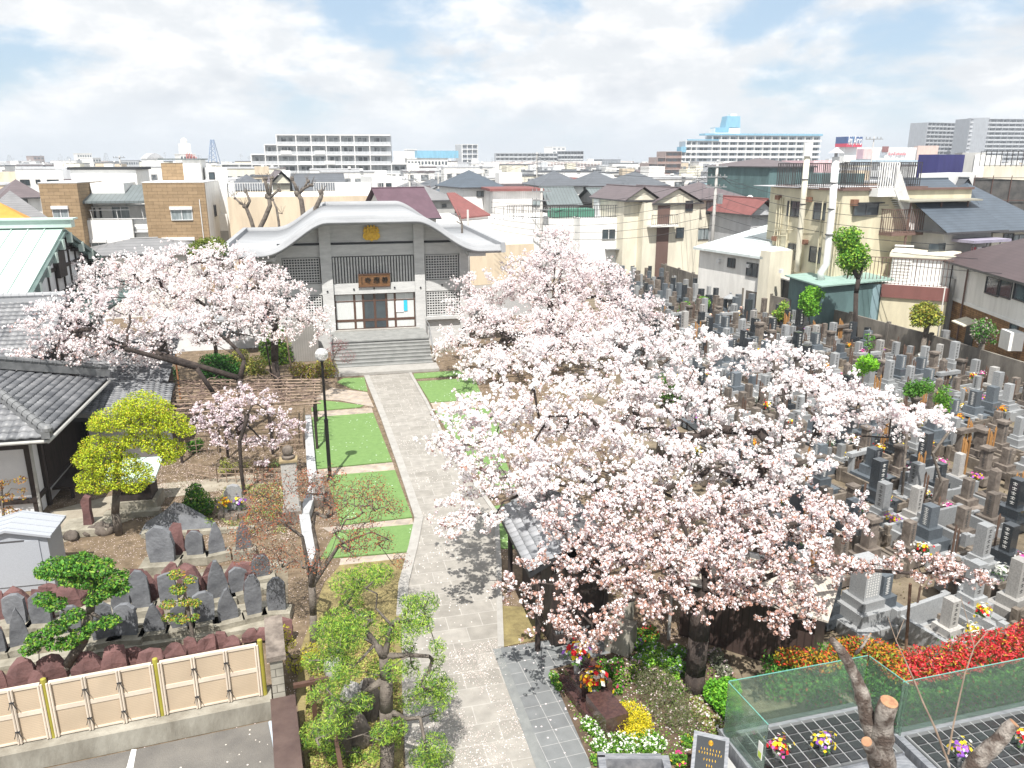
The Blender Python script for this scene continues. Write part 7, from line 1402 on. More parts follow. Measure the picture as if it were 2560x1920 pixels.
b1 = gnd(*VM(1560, 1230)); cherry('wide cherry tree behind the biggest one, its long dark limb reaching over the graves', (*b1, 0), [[(*b1, 0), (b1[0] + .1, b1[1] + .2, 1.3), A(1560, 1120, 20.3), A(1600, 1050, 20.6), A(1650, 1010, 20.6)], [A(1600, 1050, 20.6), A(1690, 960, 20.7), A(1760, 938, 20.8), A(1840, 940, 20.8), A(1920, 945, 20.8)], [A(1690, 960, 20.7), A(1700, 900, 21.2), A(1690, 840, 22)], [A(1560, 1120, 20.3), A(1400, 1050, 20.5), A(1250, 1000, 20.8), A(1100, 1000, 20.5)], [A(1600, 1050, 20.6), A(1500, 930, 22.5), A(1400, 850, 24), A(1250, 820, 24.5)], [A(1920, 945, 20.8), A(1925, 900, 20.8)]],
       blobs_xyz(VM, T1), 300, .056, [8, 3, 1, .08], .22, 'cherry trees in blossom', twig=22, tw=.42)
M1 = [(1200, 505, 51, .9), (1195, 550, 50, 1.6), (1265, 580, 49.5, 1.6), (1135, 590, 50, 1.5), (1065, 625, 48.5, 1.4), (1190, 630, 48, 2.0), (1300, 620, 48.5, 1.8), (1370, 665, 47, 1.4), (1425, 690, 46.5, .8), (1005, 600, 49, .6), (1280, 690, 45.5, 1.8)]
M2 = [(1040, 690, 45, 1.4), (985, 730, 43, 1.0), (950, 745, 42.3, .6), (1110, 700, 44, 1.7), (1210, 700, 44, 1.7), (1350, 710, 44, 1.4), (1030, 765, 41, .9), (1095, 760, 41.5, 1.1), (1170, 750, 42, 1.2), (1260, 740, 42.5, 1.3), (1000, 660, 46, .9), (1400, 730, 43, .8), (1010, 790, 40.3, .5)]
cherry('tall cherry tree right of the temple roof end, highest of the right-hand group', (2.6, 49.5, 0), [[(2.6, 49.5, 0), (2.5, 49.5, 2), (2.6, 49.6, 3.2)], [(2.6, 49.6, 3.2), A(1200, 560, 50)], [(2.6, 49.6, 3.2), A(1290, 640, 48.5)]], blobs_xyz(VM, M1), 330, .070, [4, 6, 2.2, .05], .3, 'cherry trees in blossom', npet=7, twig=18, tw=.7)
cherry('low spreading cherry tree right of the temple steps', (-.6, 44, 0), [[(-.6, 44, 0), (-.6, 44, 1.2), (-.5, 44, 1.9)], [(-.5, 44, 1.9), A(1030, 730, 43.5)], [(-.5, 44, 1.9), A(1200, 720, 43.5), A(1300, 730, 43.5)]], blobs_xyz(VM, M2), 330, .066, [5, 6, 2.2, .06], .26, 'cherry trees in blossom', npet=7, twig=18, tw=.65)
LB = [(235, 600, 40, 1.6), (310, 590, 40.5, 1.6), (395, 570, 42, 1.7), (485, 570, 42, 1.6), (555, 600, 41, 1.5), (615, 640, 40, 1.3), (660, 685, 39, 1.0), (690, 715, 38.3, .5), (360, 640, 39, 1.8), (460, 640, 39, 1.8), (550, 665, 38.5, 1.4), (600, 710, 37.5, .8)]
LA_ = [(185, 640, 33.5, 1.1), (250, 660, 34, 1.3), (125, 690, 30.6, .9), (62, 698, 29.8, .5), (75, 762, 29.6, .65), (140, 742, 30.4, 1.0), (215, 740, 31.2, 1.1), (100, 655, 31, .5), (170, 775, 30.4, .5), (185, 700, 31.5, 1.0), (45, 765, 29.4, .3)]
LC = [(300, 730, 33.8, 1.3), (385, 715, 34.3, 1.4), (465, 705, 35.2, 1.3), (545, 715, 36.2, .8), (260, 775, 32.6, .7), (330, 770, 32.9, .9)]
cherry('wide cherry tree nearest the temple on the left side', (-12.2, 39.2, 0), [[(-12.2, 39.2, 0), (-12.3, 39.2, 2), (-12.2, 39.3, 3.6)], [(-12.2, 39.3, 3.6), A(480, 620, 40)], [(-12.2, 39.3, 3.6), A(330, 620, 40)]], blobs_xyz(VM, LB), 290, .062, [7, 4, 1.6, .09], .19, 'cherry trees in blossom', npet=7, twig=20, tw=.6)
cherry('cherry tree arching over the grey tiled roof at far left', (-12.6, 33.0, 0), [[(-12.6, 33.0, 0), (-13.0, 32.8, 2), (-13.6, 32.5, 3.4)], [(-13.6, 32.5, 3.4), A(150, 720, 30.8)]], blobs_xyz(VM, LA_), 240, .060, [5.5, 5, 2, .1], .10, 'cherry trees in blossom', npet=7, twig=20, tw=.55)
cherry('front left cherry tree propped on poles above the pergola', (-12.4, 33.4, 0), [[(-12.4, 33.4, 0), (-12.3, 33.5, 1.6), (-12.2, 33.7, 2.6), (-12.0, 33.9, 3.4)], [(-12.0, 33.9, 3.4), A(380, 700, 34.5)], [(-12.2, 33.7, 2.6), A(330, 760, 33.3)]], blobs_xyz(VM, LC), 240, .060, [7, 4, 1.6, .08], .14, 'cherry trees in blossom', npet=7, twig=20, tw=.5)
WB = [(380, 560, .2, .35), (1050, 500, .1, .4), (640, 560, 0, .35), (1120, 680, 0, .3), (700, 290, 0, .5), (560, 330, .2, .4), (860, 340, 0, .45), (430, 420, .2, .45), (330, 460, .3, .35), (620, 430, -.3, .45), (950, 440, 0, .35), (480, 530, 0, .4), (760, 560, -.3, .4), (1090, 590, 0, .4), (1190, 580, 0, .25), (540, 680, -.2, .4), (880, 680, -.2, .4), (700, 700, -.3, .35), (1010, 690, -.1, .3), (470, 640, 0, .3), (900, 890, -.5, .2)]
wb = gnd(*VH(730, 1160)); PINK_ = PINK; PINK = [(.88, .81, .84), (.85, .75, .79), (.76, .63, .69), (.3, .16, .14), (.25, .14, .1)]
cherry('small weeping cherry with pale mauve-pink blossom before the pergola', (*wb, 0), [[(*wb, 0), (wb[0] - .03, wb[1], 1.0), (wb[0] + .02, wb[1], 2.1)], [(wb[0] + .02, wb[1], 2.1), at(*VH(760, 480), wb[1] + .3), at(*VH(800, 320), wb[1] + .3)]], blobs_xyz(VH, WB, wb[1] + 1.6), 560, .046, [6, 4, 1.5, .12], .07, 'cherry trees in blossom', npet=6, twig=50, tw=.3, name='weeping_cherry', flat=.7)
PINK = PINK_
def leafy(name, label, base, stem, B, n, size, cols, wts, r0=.08, bark=None, flat=.5, cat='tree', group=None, up=.6, tw=26, mt=None, dn=1.7, tri=False, aspect=.6, part='leaves', trunkname='trunk', surf=.6):
    o = thing(name, label, cat, base, group); tg = []; C = []; Nn = []
    for c, r in B:
        tg += [tuple(t) for t in ellip(c, r * .8, max(3, int(tw * r)), flat, .3)]; k = max(20, int(dn * n * r * r)); q_ = ellip(c, r, k, flat, surf); C.append(q_); d = q_ - np.array(c); d[:, 2] += r * up; Nn.append(d / (np.linalg.norm(d, axis=1)[:, None] + 1e-6))
    if stem: skeleton(stem, tg, r0, trunkname, bark or m_barkg, o)
    C = np.concatenate(C); Nn = np.concatenate(Nn); quads(part, C, Nn, size, palette(len(C), cols, wts, .15), mt or m_leaf, o, jitter=.7, aspect=aspect, tri=tri); return o
# yellow-green maple
mbx = gnd(*VF(1030, 1300)); MY = mbx[1]; q_ = [(1230, 175, .55), (1090, 200, .35), (1380, 220, .4), (950, 310, .5), (1150, 310, .5), (1330, 330, .45), (1500, 330, .4), (1600, 400, .28), (850, 350, .3), (820, 530, .42), (980, 540, .42), (1150, 480, .35), (1330, 500, .45), (1480, 560, .4), (760, 650, .42), (900, 700, .42), (1080, 690, .45), (1450, 640, .28), (1230, 740, .3), (740, 810, .3), (860, 860, .42), (1000, 830, .4), (1160, 870, .35), (1270, 820, .22), (720, 900, .2)]
leafy('maple_tree', 'layered maple with bright yellow-green leaves beside the tiled hall', (*mbx, 0), [[(*mbx, 0), (mbx[0] - .02, MY, .8), (mbx[0] + .12, MY, 1.5), (mbx[0] + .25, MY, 2.2), (mbx[0] + .4, MY, 3.0)], [(mbx[0] + .12, MY, 1.5), at(*VF(850, 760), MY - .2)], [(mbx[0] + .25, MY, 2.2), at(*VF(1400, 560), MY + .2)]], [(at(*VF(a, b), MY + ((a * 7 + b) % 5 - 2) * .28 + dz), r * (1.38 - abs(dz))) for a, b, r in q_ for dz in (-.25, .2)], 1500, .062, [(.46, .55, .025), (.33, .44, .02), (.50, .42, .03), (.22, .30, .02)], [5, 3, 2, 1.2], .13, flat=.68, up=.8, surf=.3)
GL = [(.10, .28, .03), (.05, .17, .02), (.22, .36, .04), (.03, .09, .02)]
# pruned glossy tree and the small one, lower left
gb = gnd(*VP(400, 930)); GY = gb[1]; q_ = [(420, 60, .5), (600, 30, .5), (760, 60, .42), (560, 130, .4), (870, 140, .42), (800, 230, .4), (920, 220, .3), (340, 300, .3), (430, 340, .3), (560, 430, .32), (840, 470, .3), (720, 300, .28), (430, 520, .35), (300, 600, .36), (230, 680, .28), (620, 570, .3), (520, 640, .3), (420, 640, .28), (360, 90, .3), (660, 160, .35), (700, 510, .22)]
leafy('pruned_evergreen', 'cloud-pruned glossy evergreen among the slabs behind the tan fence', (*gb, 0), [[(*gb, 0), at(*VP(520, 800), GY), at(*VP(640, 620), GY), at(*VP(690, 400), GY), at(*VP(720, 220), GY)], [at(*VP(640, 620), GY), at(*VP(450, 470), GY)], [(*gb, 0), at(*VP(300, 840), GY - .2), at(*VP(300, 720), GY - .2)]], [(at(*VP(a, b), GY + ((a + b * 3) % 5 - 2) * .15), r * .82) for a, b, r in q_], 3000, .09, GL, [5, 4, 3, 1.5], .12, up=.9, aspect=.45)
gb = gnd(*VP(1500, 715)); GY = gb[1]; q_ = [(1350, 110, .2), (1370, 220, .22), (1460, 150, .16), (1290, 340, .2), (1420, 320, .18), (1500, 330, .16), (1290, 440, .16), (1390, 450, .2), (1490, 440, .14)]
leafy('pruned_evergreen', 'small thin evergreen with yellow-tipped leaves just behind the fence', (*gb, 0), [[(*gb, 0), at(*VP(1470, 520), GY), at(*VP(1440, 350), GY), at(*VP(1400, 180), GY)]], [(at(*VP(a, b), GY), r) for a, b, r in q_], 3000, .075, [(.25, .36, .04), (.45, .38, .05), (.08, .2, .03), (.42, .22, .05)], [4, 2, 3, 1], .05, up=.9, aspect=.45)
# needle-leaved tree in front
nb = (gnd(*VQ(1010, 1650))[0], 12.9); NY = 13.0; q_ = [(850, 130, .3), (700, 180, .3), (960, 110, .22), (620, 480, .3), (540, 540, .28), (700, 560, .35), (640, 640, .35), (820, 470, .25), (740, 320, .22), (1000, 560, .22), (1130, 540, .3), (1230, 430, .28), (1300, 330, .24), (1180, 330, .2), (1280, 500, .2), (1390, 660, .16), (1400, 760, .14), (600, 780, .26), (700, 840, .26), (640, 930, .2), (430, 780, .2), (520, 980, .2), (930, 840, .2), (1070, 850, .22), (1180, 820, .2), (1350, 930, .3), (1440, 990, .25), (1320, 1020, .25), (1200, 1080, .25), (1420, 1090, .18), (620, 1110, .24), (700, 1180, .2), (820, 1090, .2), (560, 1260, .28), (450, 1330, .28), (640, 1290, .25), (380, 1400, .16), (520, 1390, .2), (980, 1330, .24), (1080, 1290, .2), (1040, 1400, .2), (1360, 1430, .28), (1280, 1520, .28), (1420, 1500, .25), (1330, 1590, .25), (600, 1480, .2), (760, 1520, .2), (900, 1500, .15), (1180, 680, .15), (1380, 1200, .12), (450, 1050, .16)]
leafy('needle_tree', 'gnarled conifer with fresh light green drooping needles at the path front', (*nb, 0), [[(*nb, 0), at(*VQ(1010, 1400), NY), at(*VQ(1000, 1150), NY), at(*VQ(1000, 900), NY), at(*VQ(985, 740), NY), at(*VQ(920, 640), NY)], [at(*VQ(1000, 900), NY), at(*VQ(830, 860), NY), at(*VQ(720, 880), NY)], [at(*VQ(1000, 980), NY), at(*VQ(820, 1030), NY), at(*VQ(700, 1110), NY), at(*VQ(630, 1190), NY)], [at(*VQ(1000, 1250), NY), at(*VQ(1150, 1220), NY), at(*VQ(1260, 1210), NY)], [at(*VQ(1010, 1400), NY), at(*VQ(820, 1340), NY), at(*VQ(690, 1380), NY)], [at(*VQ(1000, 800), NY), at(*VQ(1180, 730), NY), at(*VQ(1330, 740), NY)], [at(*VQ(920, 640), NY), at(*VQ(800, 580), NY), at(*VQ(700, 560), NY)], [at(*VQ(985, 740), NY), at(*VQ(1040, 500), NY), at(*VQ(920, 370), NY), at(*VQ(930, 260), NY), at(*VQ(840, 220), NY)], [at(*VQ(920, 640), NY), at(*VQ(830, 520), NY)]],
      [(at(*VQ(a, b), NY + ((a * 3 + b) % 7 - 3) * .14), r * 1.15) for a, b, r in q_], 4200, .085, [(.28, .45, .05), (.42, .56, .09), (.09, .23, .04), (.05, .13, .03)], [4, 3, 3, 2], .14, bark=m_barkg, flat=.75, up=-.3, aspect=.16, tw=34, part='needles', surf=.3)
# tree with red buds left of the lawns
rb = gnd(*VQ(440, 640)); RY = rb[1] + .3; q_ = [(100, 500, .5), (130, 700, .5), (420, 420, .35), (560, 450, .35), (700, 480, .35), (760, 700, .3), (300, 800, .35), (60, 850, .45), (1000, 560, .4), (1200, 500, .4), (1300, 620, .35), (1200, 750, .35), (950, 900, .4), (1150, 1000, .4), (1350, 1050, .25), (1000, 1100, .35), (300, 1200, .4), (100, 1200, .45), (600, 1250, .35), (-100, 900, .4), (-150, 1150, .35), (1450, 700, .25), (1500, 1250, .25), (800, 380, .3), (850, 620, .3)]
leafy('red_budding_tree', 'many-branched leafless tree with tiny russet buds left of the lawns', (*rb, 0), [[(*rb, 0), at(*VQ(440, 420), RY), at(*VQ(430, 200), RY)], [at(*VQ(430, 200), RY), at(*VJ(640, 1150), RY), at(*VJ(590, 900), RY), at(*VJ(610, 750), RY)], [at(*VQ(430, 200), RY), at(*VJ(780, 1150), RY), at(*VJ(900, 820), RY), at(*VJ(1080, 650), RY)], [at(*VQ(430, 200), RY), at(*VJ(860, 1090), RY), at(*VJ(1200, 950), RY), at(*VJ(1380, 1030), RY)], [at(*VQ(430, 200), RY), at(*VJ(480, 1000), RY), at(*VJ(270, 850), RY)]],
      [(at(*VJ(a, b), RY + ((a + b) % 7 - 3) * .2), r * 1.2) for a, b, r in q_], 900, .05, [(.36, .10, .05), (.22, .08, .05), (.42, .2, .08), (.13, .08, .04)], [4, 3, 2, 2], .095, bark=m_barkg, flat=.9, tw=170, aspect=.5, surf=.2)
rt = gnd(*VT(885, 1370)); leafy('bare_shrub', 'twiggy dark red maple sapling at the left end of the temple steps', (*rt, 0), [[(*rt, 0), (rt[0], rt[1], .6)]], [(at(*VT(x, y), rt[1]), r) for x, y, r in ((880, 1120, .5), (960, 1200, .5), (830, 1180, .5), (920, 1110, .4))], 700, .05, [(.24, .05, .07), (.3, .12, .12)], [1, 1], .05, tw=70, flat=.8)
# foreground yellow shrub by the block wall and undergrowth
for i, (nm, lab, v, px, bl, cols, sz) in enumerate((
    ('yellow_shrub', 'sparse yellow-leaved shrub beside the block wall end', VQ, (300, 850), ((200, 550, .2), (180, 700, .22), (300, 800, .25), (420, 700, .25), (250, 640, .2)), [(.5, .45, .04), (.35, .36, .04)], .05),
    ('undergrowth', 'green and yellow undergrowth left of the needle tree', VQ, (480, 850), ((480, 800, .35), (560, 900, .3), (420, 900, .25), (520, 720, .25)), [(.16, .32, .05), (.4, .4, .05), (.3, .25, .15)], .05),
    ('round_bush', 'leafy green bush behind the mountain-shaped stone', VF, (1720, 1130), ((1700, 1000, .45), (1680, 920, .3), (1760, 1060, .38), (1640, 1060, .3)), GL, .09),
    ('grass_clump', 'low clump of bright grass in front of the mountain stone', VF, (1750, 1240), ((1700, 1220, .22), (1790, 1200, .24)), [(.25, .35, .03), (.14, .28, .03)], .06),
    ('clipped_bush', 'tall rounded green bush beside the plank shed', VT, (430, 1240), ((430, 1120, 1.0), (420, 1040, .8), (450, 1190, 1.0)), [(.12, .24, .03), (.05, .14, .02), (.2, .28, .03)], .13),
    ('clipped_bush', 'big dark green rounded bush left of the pergola', VT, (60, 1370), ((40, 1300, 1.1), (-20, 1270, .9), (80, 1330, .8)), [(.04, .17, .025), (.02, .09, .015), (.07, .22, .03)], .13),
    ('mixed_shrubs', 'yellowish shrubs between the two rounded bushes', VT, (200, 1320), ((130, 1240, .7), (220, 1290, .7), (300, 1250, .6), (180, 1190, .5), (330, 1340, .5)), [(.36, .36, .07), (.16, .24, .05), (.45, .4, .12)], .11),
    ('mixed_shrubs', 'golden shrubs right of the plank shed', VT, (700, 1340), ((600, 1290, .55), (700, 1310, .6), (800, 1270, .6), (830, 1310, .5), (650, 1350, .5)), [(.4, .38, .05), (.2, .24, .04), (.3, .18, .07)], .11),
    ('green_sapling', 'thin green sapling above the round-topped stele', VH, (540, 1010), ((560, 880, .2), (540, 950, .2), (590, 930, .16)), [(.4, .42, .05), (.2, .26, .05)], .05),
    ('palm_shrub', 'spiky green shrub at the left foot of the pergola', VH, (300, 800), ((290, 750, .3), (330, 720, .25)), [(.12, .3, .03), (.05, .15, .02)], .12),
    ('conifer', 'dark green small conifer left of the orange prop pole', VL, (1495, 1470), ((1495, 1400, .35), (1495, 1340, .3)), [(.02, .14, .03), (.01, .08, .02)], .1),
    ('topped_pine', 'olive green tree crown rising above the left cherries', VA, (1790, 1400), ((1780, 1120, .8), (1720, 1130, .7), (1850, 1110, .8), (1830, 1160, .7), (1760, 1160, .6)), [(.22, .27, .04), (.12, .17, .03)], .12))):
    bx, by = gnd(*v(*px)) if nm != 'topped_pine' else (at(*VA(1780, 1200), 46)[0], 46); zz = [at(*v(a, b), by) for a, b, r in bl]
    leafy(nm, lab, (bx, by, 0), [[(bx, by, 0), (bx, by, max(.15, min(z[2] for z in zz) * .8))]], [(z, k[2]) for z, k in zip(zz, bl)], 2600 if sz < .1 else 1300, sz, cols, [3] * len(cols), .04 if nm != 'topped_pine' else .12, flat=.85, cat='shrub' if nm not in ('topped_pine', 'conifer') else 'tree', tw=18)
# pruned bare trees behind the temple
def pollard(label, Y, paths, v=VB, bark=None, group='bare pruned trees behind the temple', base=None):
    P0 = at(*v(*paths[0][0][:2]), Y); o = thing('bare_tree', label, 'tree', (P0[0], Y, 0), group); mb = MB(); q_ = random.Random(len(label))
    for pa in paths:
        pts = [at(*v(a, b), Y) for a, b, w in pa]; rs = [w * v.k * Y / FPX / 2 for a, b, w in pa]
        if pa is paths[0]: pts = [(pts[0][0], Y, 0)] + pts; rs = [rs[0] * 1.15] + rs
        mb.tube(pts, rs, 8); e = pts[-1]
        for k in range(3): mb.sphere((e[0] + q_.uniform(-1, 1) * rs[-1], e[1], e[2] + q_.uniform(-.6, .6) * rs[-1]), rs[-1] * 1.35, 8)
        for k in range(5): mb.tube([e, (e[0] + q_.uniform(-.5, .5), e[1] + q_.uniform(-.3, .3), e[2] + q_.uniform(.1, .7))], [rs[-1] * .25, .012], 4)
    mb.build('trunk', bark or m_barkg, o, True); return o
pollard('leftmost bare pruned tree behind the temple roof', 64, [[(460, 930, 36), (440, 860, 34), (400, 760, 30), (380, 740, 28)], [(400, 760, 28), (430, 700, 24), (400, 620, 22)], [(390, 745, 22), (330, 700, 16), (305, 675, 14)]])
pollard('biggest bare pruned tree with three knobbed limbs', 63, [[(520, 930, 44), (560, 850, 40), (605, 740, 38), (595, 660, 34)], [(595, 660, 32), (570, 560, 26), (560, 510, 24)], [(600, 670, 30), (610, 580, 24), (620, 500, 20)], [(595, 680, 26), (640, 640, 22), (680, 605, 20)]])
pollard('thin bare tree between the two biggest ones', 63, [[(680, 880, 22), (660, 760, 18), (630, 690, 14)], [(670, 800, 10), (710, 810, 6)]])
pollard('bare pruned tree rising just left of the roof ridge', 66, [[(890, 800, 44), (875, 690, 40), (850, 640, 38)], [(850, 640, 32), (820, 560, 26), (790, 510, 24)], [(850, 640, 30), (900, 590, 24), (960, 560, 20)], [(900, 590, 20), (930, 530, 18)]])
pollard('short bare stump branch above the temple roof curve', 62, [[(1000, 760, 44), (1040, 680, 36), (1055, 630, 34)]])
pollard('small bare tree right of the temple roof end', 60, [[(1920 / 1.19 * 0 + 195, 1260, 22), (190, 900, 16), (170, 830, 10)], [(190, 900, 10), (150, 880, 7)]], v=VC, group=None)
# street trees and bushes around the cemetery
for i, (nm, lab, v, Y, bx_, bl, cols, trunk) in enumerate((
    ('tall_tree', 'narrow bright green tree in front of the cream block', VG, 52, (900, 1210), ((810, 620, .9), (860, 700, 1.2), (820, 780, 1.2), (880, 830, 1.0), (790, 680, .8), (840, 640, .9), (900, 760, .8)), [(.14, .34, .03), (.28, .44, .04), (.06, .18, .02)], [[(905, 1210, 0), (885, 1050, 0), (905, 940, 0)], [(905, 940, 0), (940, 840, 0), (1000, 755, 0)], [(900, 980, 0), (870, 880, 0)]]),
    ('round_bush', 'bright green bush by the wall before the teal shed', VG, 54, (520, 1230), ((525, 1090, 1.0), (530, 1150, 1.0), (490, 1130, .7), (550, 1050, .6)), [(.2, .45, .03), (.1, .3, .03)], None),
    ('round_tree', 'olive-yellow round clipped tree at the brick house wall', VG, 47, (1400, 1500), ((1440, 1220, 1.0), (1480, 1260, .9), (1400, 1260, .8), (1460, 1200, .8)), [(.3, .32, .04), (.14, .2, .03), (.36, .28, .05)], [[(1400, 1500, 0), (1430, 1400, 0), (1450, 1300, 0)]]),
    ('camellia', 'dark green open tree with pale flowers beneath the brick wall', VG, 43.5, (1860, 1560), ((1870, 1340, .7), (1930, 1340, .6), (1820, 1380, .5), (1960, 1390, .5), (1890, 1420, .4)), [(.06, .2, .03), (.12, .28, .05), (.5, .42, .4)], [[(1860, 1560, 0), (1880, 1450, 0), (1900, 1380, 0)]]),
    ('small_bush', 'low green ball bush among the far graves', VG, 38, (975, 1460), ((975, 1430, .45),), [(.12, .3, .03), (.06, .2, .02)], None),
    ('fern_bush', 'vivid light green bush in the middle of the cemetery', VG, 33, (960, 1660), ((950, 1610, .5), (1000, 1640, .4)), [(.25, .55, .03), (.15, .4, .03)], None),
    ('green_shrub', 'spreading green shrub right of the cherry crown tip', V(2000, 780, 560), 26, (1150, 850), ((1120, 750, .5), (1200, 740, .5), (1250, 760, .4), (1090, 800, .35)), [(.10, .26, .03), (.05, .16, .02)], None),
    ('green_shrub', 'upright square-cut green shrub between the brown graves', V(2000, 780, 560), 24.5, (1420, 970), ((1420, 860, .4), (1420, 930, .36), (1400, 820, .3)), [(.14, .32, .03), (.06, .18, .02)], None),
    ('garden_tree', 'dark green tree seen through the gap of the big cherry', V(1500, 650, 640), 29, (560, 1400), ((530, 1110, .6), (590, 1160, .6), (560, 1060, .4), (640, 1130, .4)), [(.10, .22, .03), (.05, .13, .02)], [[(530, 1380, 0), (550, 1280, 0), (560, 1200, 0)]]),
    ('small_bush', 'two-lobed green bush amid the farthest graves', V(1500, 650, 640), 62, (890, 430), ((890, 390, .8), (740, 430, .7)), [(.12, .3, .03), (.2, .4, .04)], None),
    ('small_bush', 'bright shrub in the row before the boundary wall', V(1500, 650, 640), 56, (1570, 520), ((1560, 430, .6), (1590, 490, .6)), [(.2, .4, .04), (.3, .36, .06)], None))):
    gx = at(*v(*bx_), Y)[0]; tr = [[at(*v(a, b), Y) for a, b, _ in p] for p in trunk] if trunk else [[(gx, Y, 0), (gx, Y, .4)]]
    if trunk: tr[0] = [(tr[0][0][0], Y, 0)] + tr[0][1:]
    leafy(nm, lab, (gx, Y, 0), tr, [(at(*v(a + q.uniform(-42, 42), b + q.uniform(-52, 46)), Y + q.uniform(-.5, .5)), r * q.uniform(.35, .75)) for a, b, r in bl for _ in range(4)], 620 if Y > 35 else 1500, .17 if Y > 45 else .12 if Y > 30 else .08, cols, [3, 2, 1][:len(cols)] if len(cols) < 3 else [4, 3, 2], .16 if trunk else .05, bark=m_barkg if i else m_bark, flat=1.0, cat='tree' if trunk else 'shrub', tw=14, surf=.15)

ob = gnd(*VF(40, 1240)); leafy('young_maple', 'thin young maple with orange leaves at the left edge before the tiled hall', (*ob, 0), [[(*ob, 0), at(*VF(20, 1000), ob[1]), at(*VF(10, 850), ob[1])], [at(*VF(30, 1100), ob[1]), at(*VF(100, 900), ob[1])]], [(at(*VF(a, b), ob[1]), r) for a, b, r in ((40, 850, .2), (170, 830, .22), (60, 980, .25), (190, 920, .16), (60, 1090, .25), (150, 1110, .2), (-20, 900, .2), (200, 980, .12))], 900, .07, [(.45, .22, .05), (.4, .32, .05), (.3, .12, .04)], [3, 2, 2], .05, tw=40)

# ground cover, fallen twigs and petals on the garden earth
def scatter(name, label, poly, n, size, cols, wts, z, aspect=.7, cat='ground cover', mt=None):
    xs = [p[0] for p in poly]; ys = [p[1] for p in poly]; C = np.stack([nr.uniform(min(xs), max(xs), n), nr.uniform(min(ys), max(ys), n), z + nr.rand(n) * z], 1); cl = nr.rand(60, 2); C = C[[inpoly(c[0], c[1], poly) for c in C]]
    ph = np.sin(C[:, 0] * 2.1) * np.sin(C[:, 1] * 1.7 + 1) + .5 * np.sin(C[:, 0] * 5.3 + C[:, 1] * 3.1); C = C[ph > nr.randn(len(C)) * .5 - .15]
    o = quads(name, C, np.tile([0, 0, 1.], (len(C), 1)), size, palette(len(C), cols, wts, .2), mt or m_leaf, None, jitter=.5, aspect=aspect); tag(o, label, cat, kind='stuff')
GP = PG(VH, [(-100, 900), (250, 800), (1250, 780), (1300, 1050), (1260, 1600), (500, 1500), (-500, 1350)])
scatter('petal_litter', 'fallen petals and dry leaves on the earth round the weeping cherry', GP, 26000, .045, [(.66, .55, .52), (.50, .42, .34), (.26, .20, .12), (.17, .14, .08)], [4, 3, 3, 2], .012)
scatter('weeds', 'pale green weeds and moss between the monument and the slabs', PG(VH, [(560, 1100), (1080, 1060), (1090, 1500), (700, 1500), (480, 1350)]), 16000, .06, [(.34, .38, .14), (.2, .3, .08), (.5, .42, .3), (.3, .2, .12)], [4, 3, 2, 2], .03)
scatter('petal_litter', 'fallen petals on the earth right of the lawns under the cherries', [(-3.4, 40), (4.5, 44), (3.5, 30), (4.5, 19), (.8, 20.8), (-.6, 24), (-2, 34)], 26000, .05, [(.7, .58, .56), (.5, .4, .32), (.22, .3, .08), (.25, .17, .1)], [4, 2, 2, 2], .012)
scatter('weeds', 'low weeds, moss and dry leaves beneath the needle tree', PG(VQ, [(400, 700), (780, 300), (1050, 500), (1100, 1000), (1140, 1650), (420, 1650), (380, 1200)]), 30000, .055, [(.36, .36, .09), (.22, .30, .06), (.28, .2, .1), (.45, .40, .14)], [4, 4, 3, 2], .03)
scatter('weeds', 'trampled weeds and litter in the gravelly cemetery lanes', CP, 30000, .07, [(.22, .2, .1), (.3, .25, .17), (.16, .12, .08), (.5, .42, .38)], [3, 3, 3, 1], .02)
scatter('petal_litter', 'fallen petals strewn along the near end of the stone path', PG(VQ, [(1180, 1650), (1130, 1200), (1500, 700), (1860, 600), (2150, 1650)]), 7000, .028, [(.82, .74, .72), (.7, .6, .56)], [2, 1], .014, mt=m_petal)
for i, (x, y, r) in enumerate(((700, 950, .35), (900, 930, .4), (1020, 920, .3), (870, 1180, .3), (980, 1240, .3), (1020, 1340, .35), (820, 1330, .28), (640, 980, .2), (480, 1230, .2))):
    g_ = gnd(*VH(x, y)); leafy('low_shrub', 'straggly low %s shrub on the earth left of the monument, %s from the back' % (('olive', 'brownish', 'green')[i % 3], ORD[i]), (*g_, 0), [[(*g_, 0), (*g_, .15)]], [((g_[0] + d, g_[1] + d * .5, r * .55), r * .8) for d in (-.25, 0, .22)], 900, .05, [[(.26, .28, .06), (.36, .34, .1)], [(.26, .15, .09), (.34, .28, .1)], [(.12, .26, .05), (.3, .34, .08)]][i % 3], [2, 1], .03, flat=.7, cat='shrub', tw=60, surf=.2)['group'] = 'low shrubs by the monument'
# ---------------------------------------------------------------- plate memorial with green glass screens, bottom right
def glassmat(name, col, rough, tr=.92):
    m = bpy.data.materials.new(name); m.use_nodes = True; b = m.node_tree.nodes['Principled BSDF']; b.inputs['Base Color'].default_value = col + (1,); b.inputs['Roughness'].default_value = rough; b.inputs['Transmission Weight'].default_value = tr; b.inputs['IOR'].default_value = 1.35; return m
m_gg = glassmat('green_frosted_glass', (.60, .75, .66), .06); m_edge = mat('glass_edge', (.16, .42, .36), rough=.2); m_marb = mat('grey_streaked_marble', (.26, .27, .29), (.14, .15, .17), sc=5, rough=.35, stretch=(1, 5, 1)); m_plate = mat('black_name_plate', (.03, .033, .036), rough=.2, spec=.8); m_strip = mat('plate_seam', (.42, .43, .44))
KA = [Fr(4.42, 13.4, R(15)), Fr(7.95, 13.38, R(15))]; KW = [3.2, 5.2]
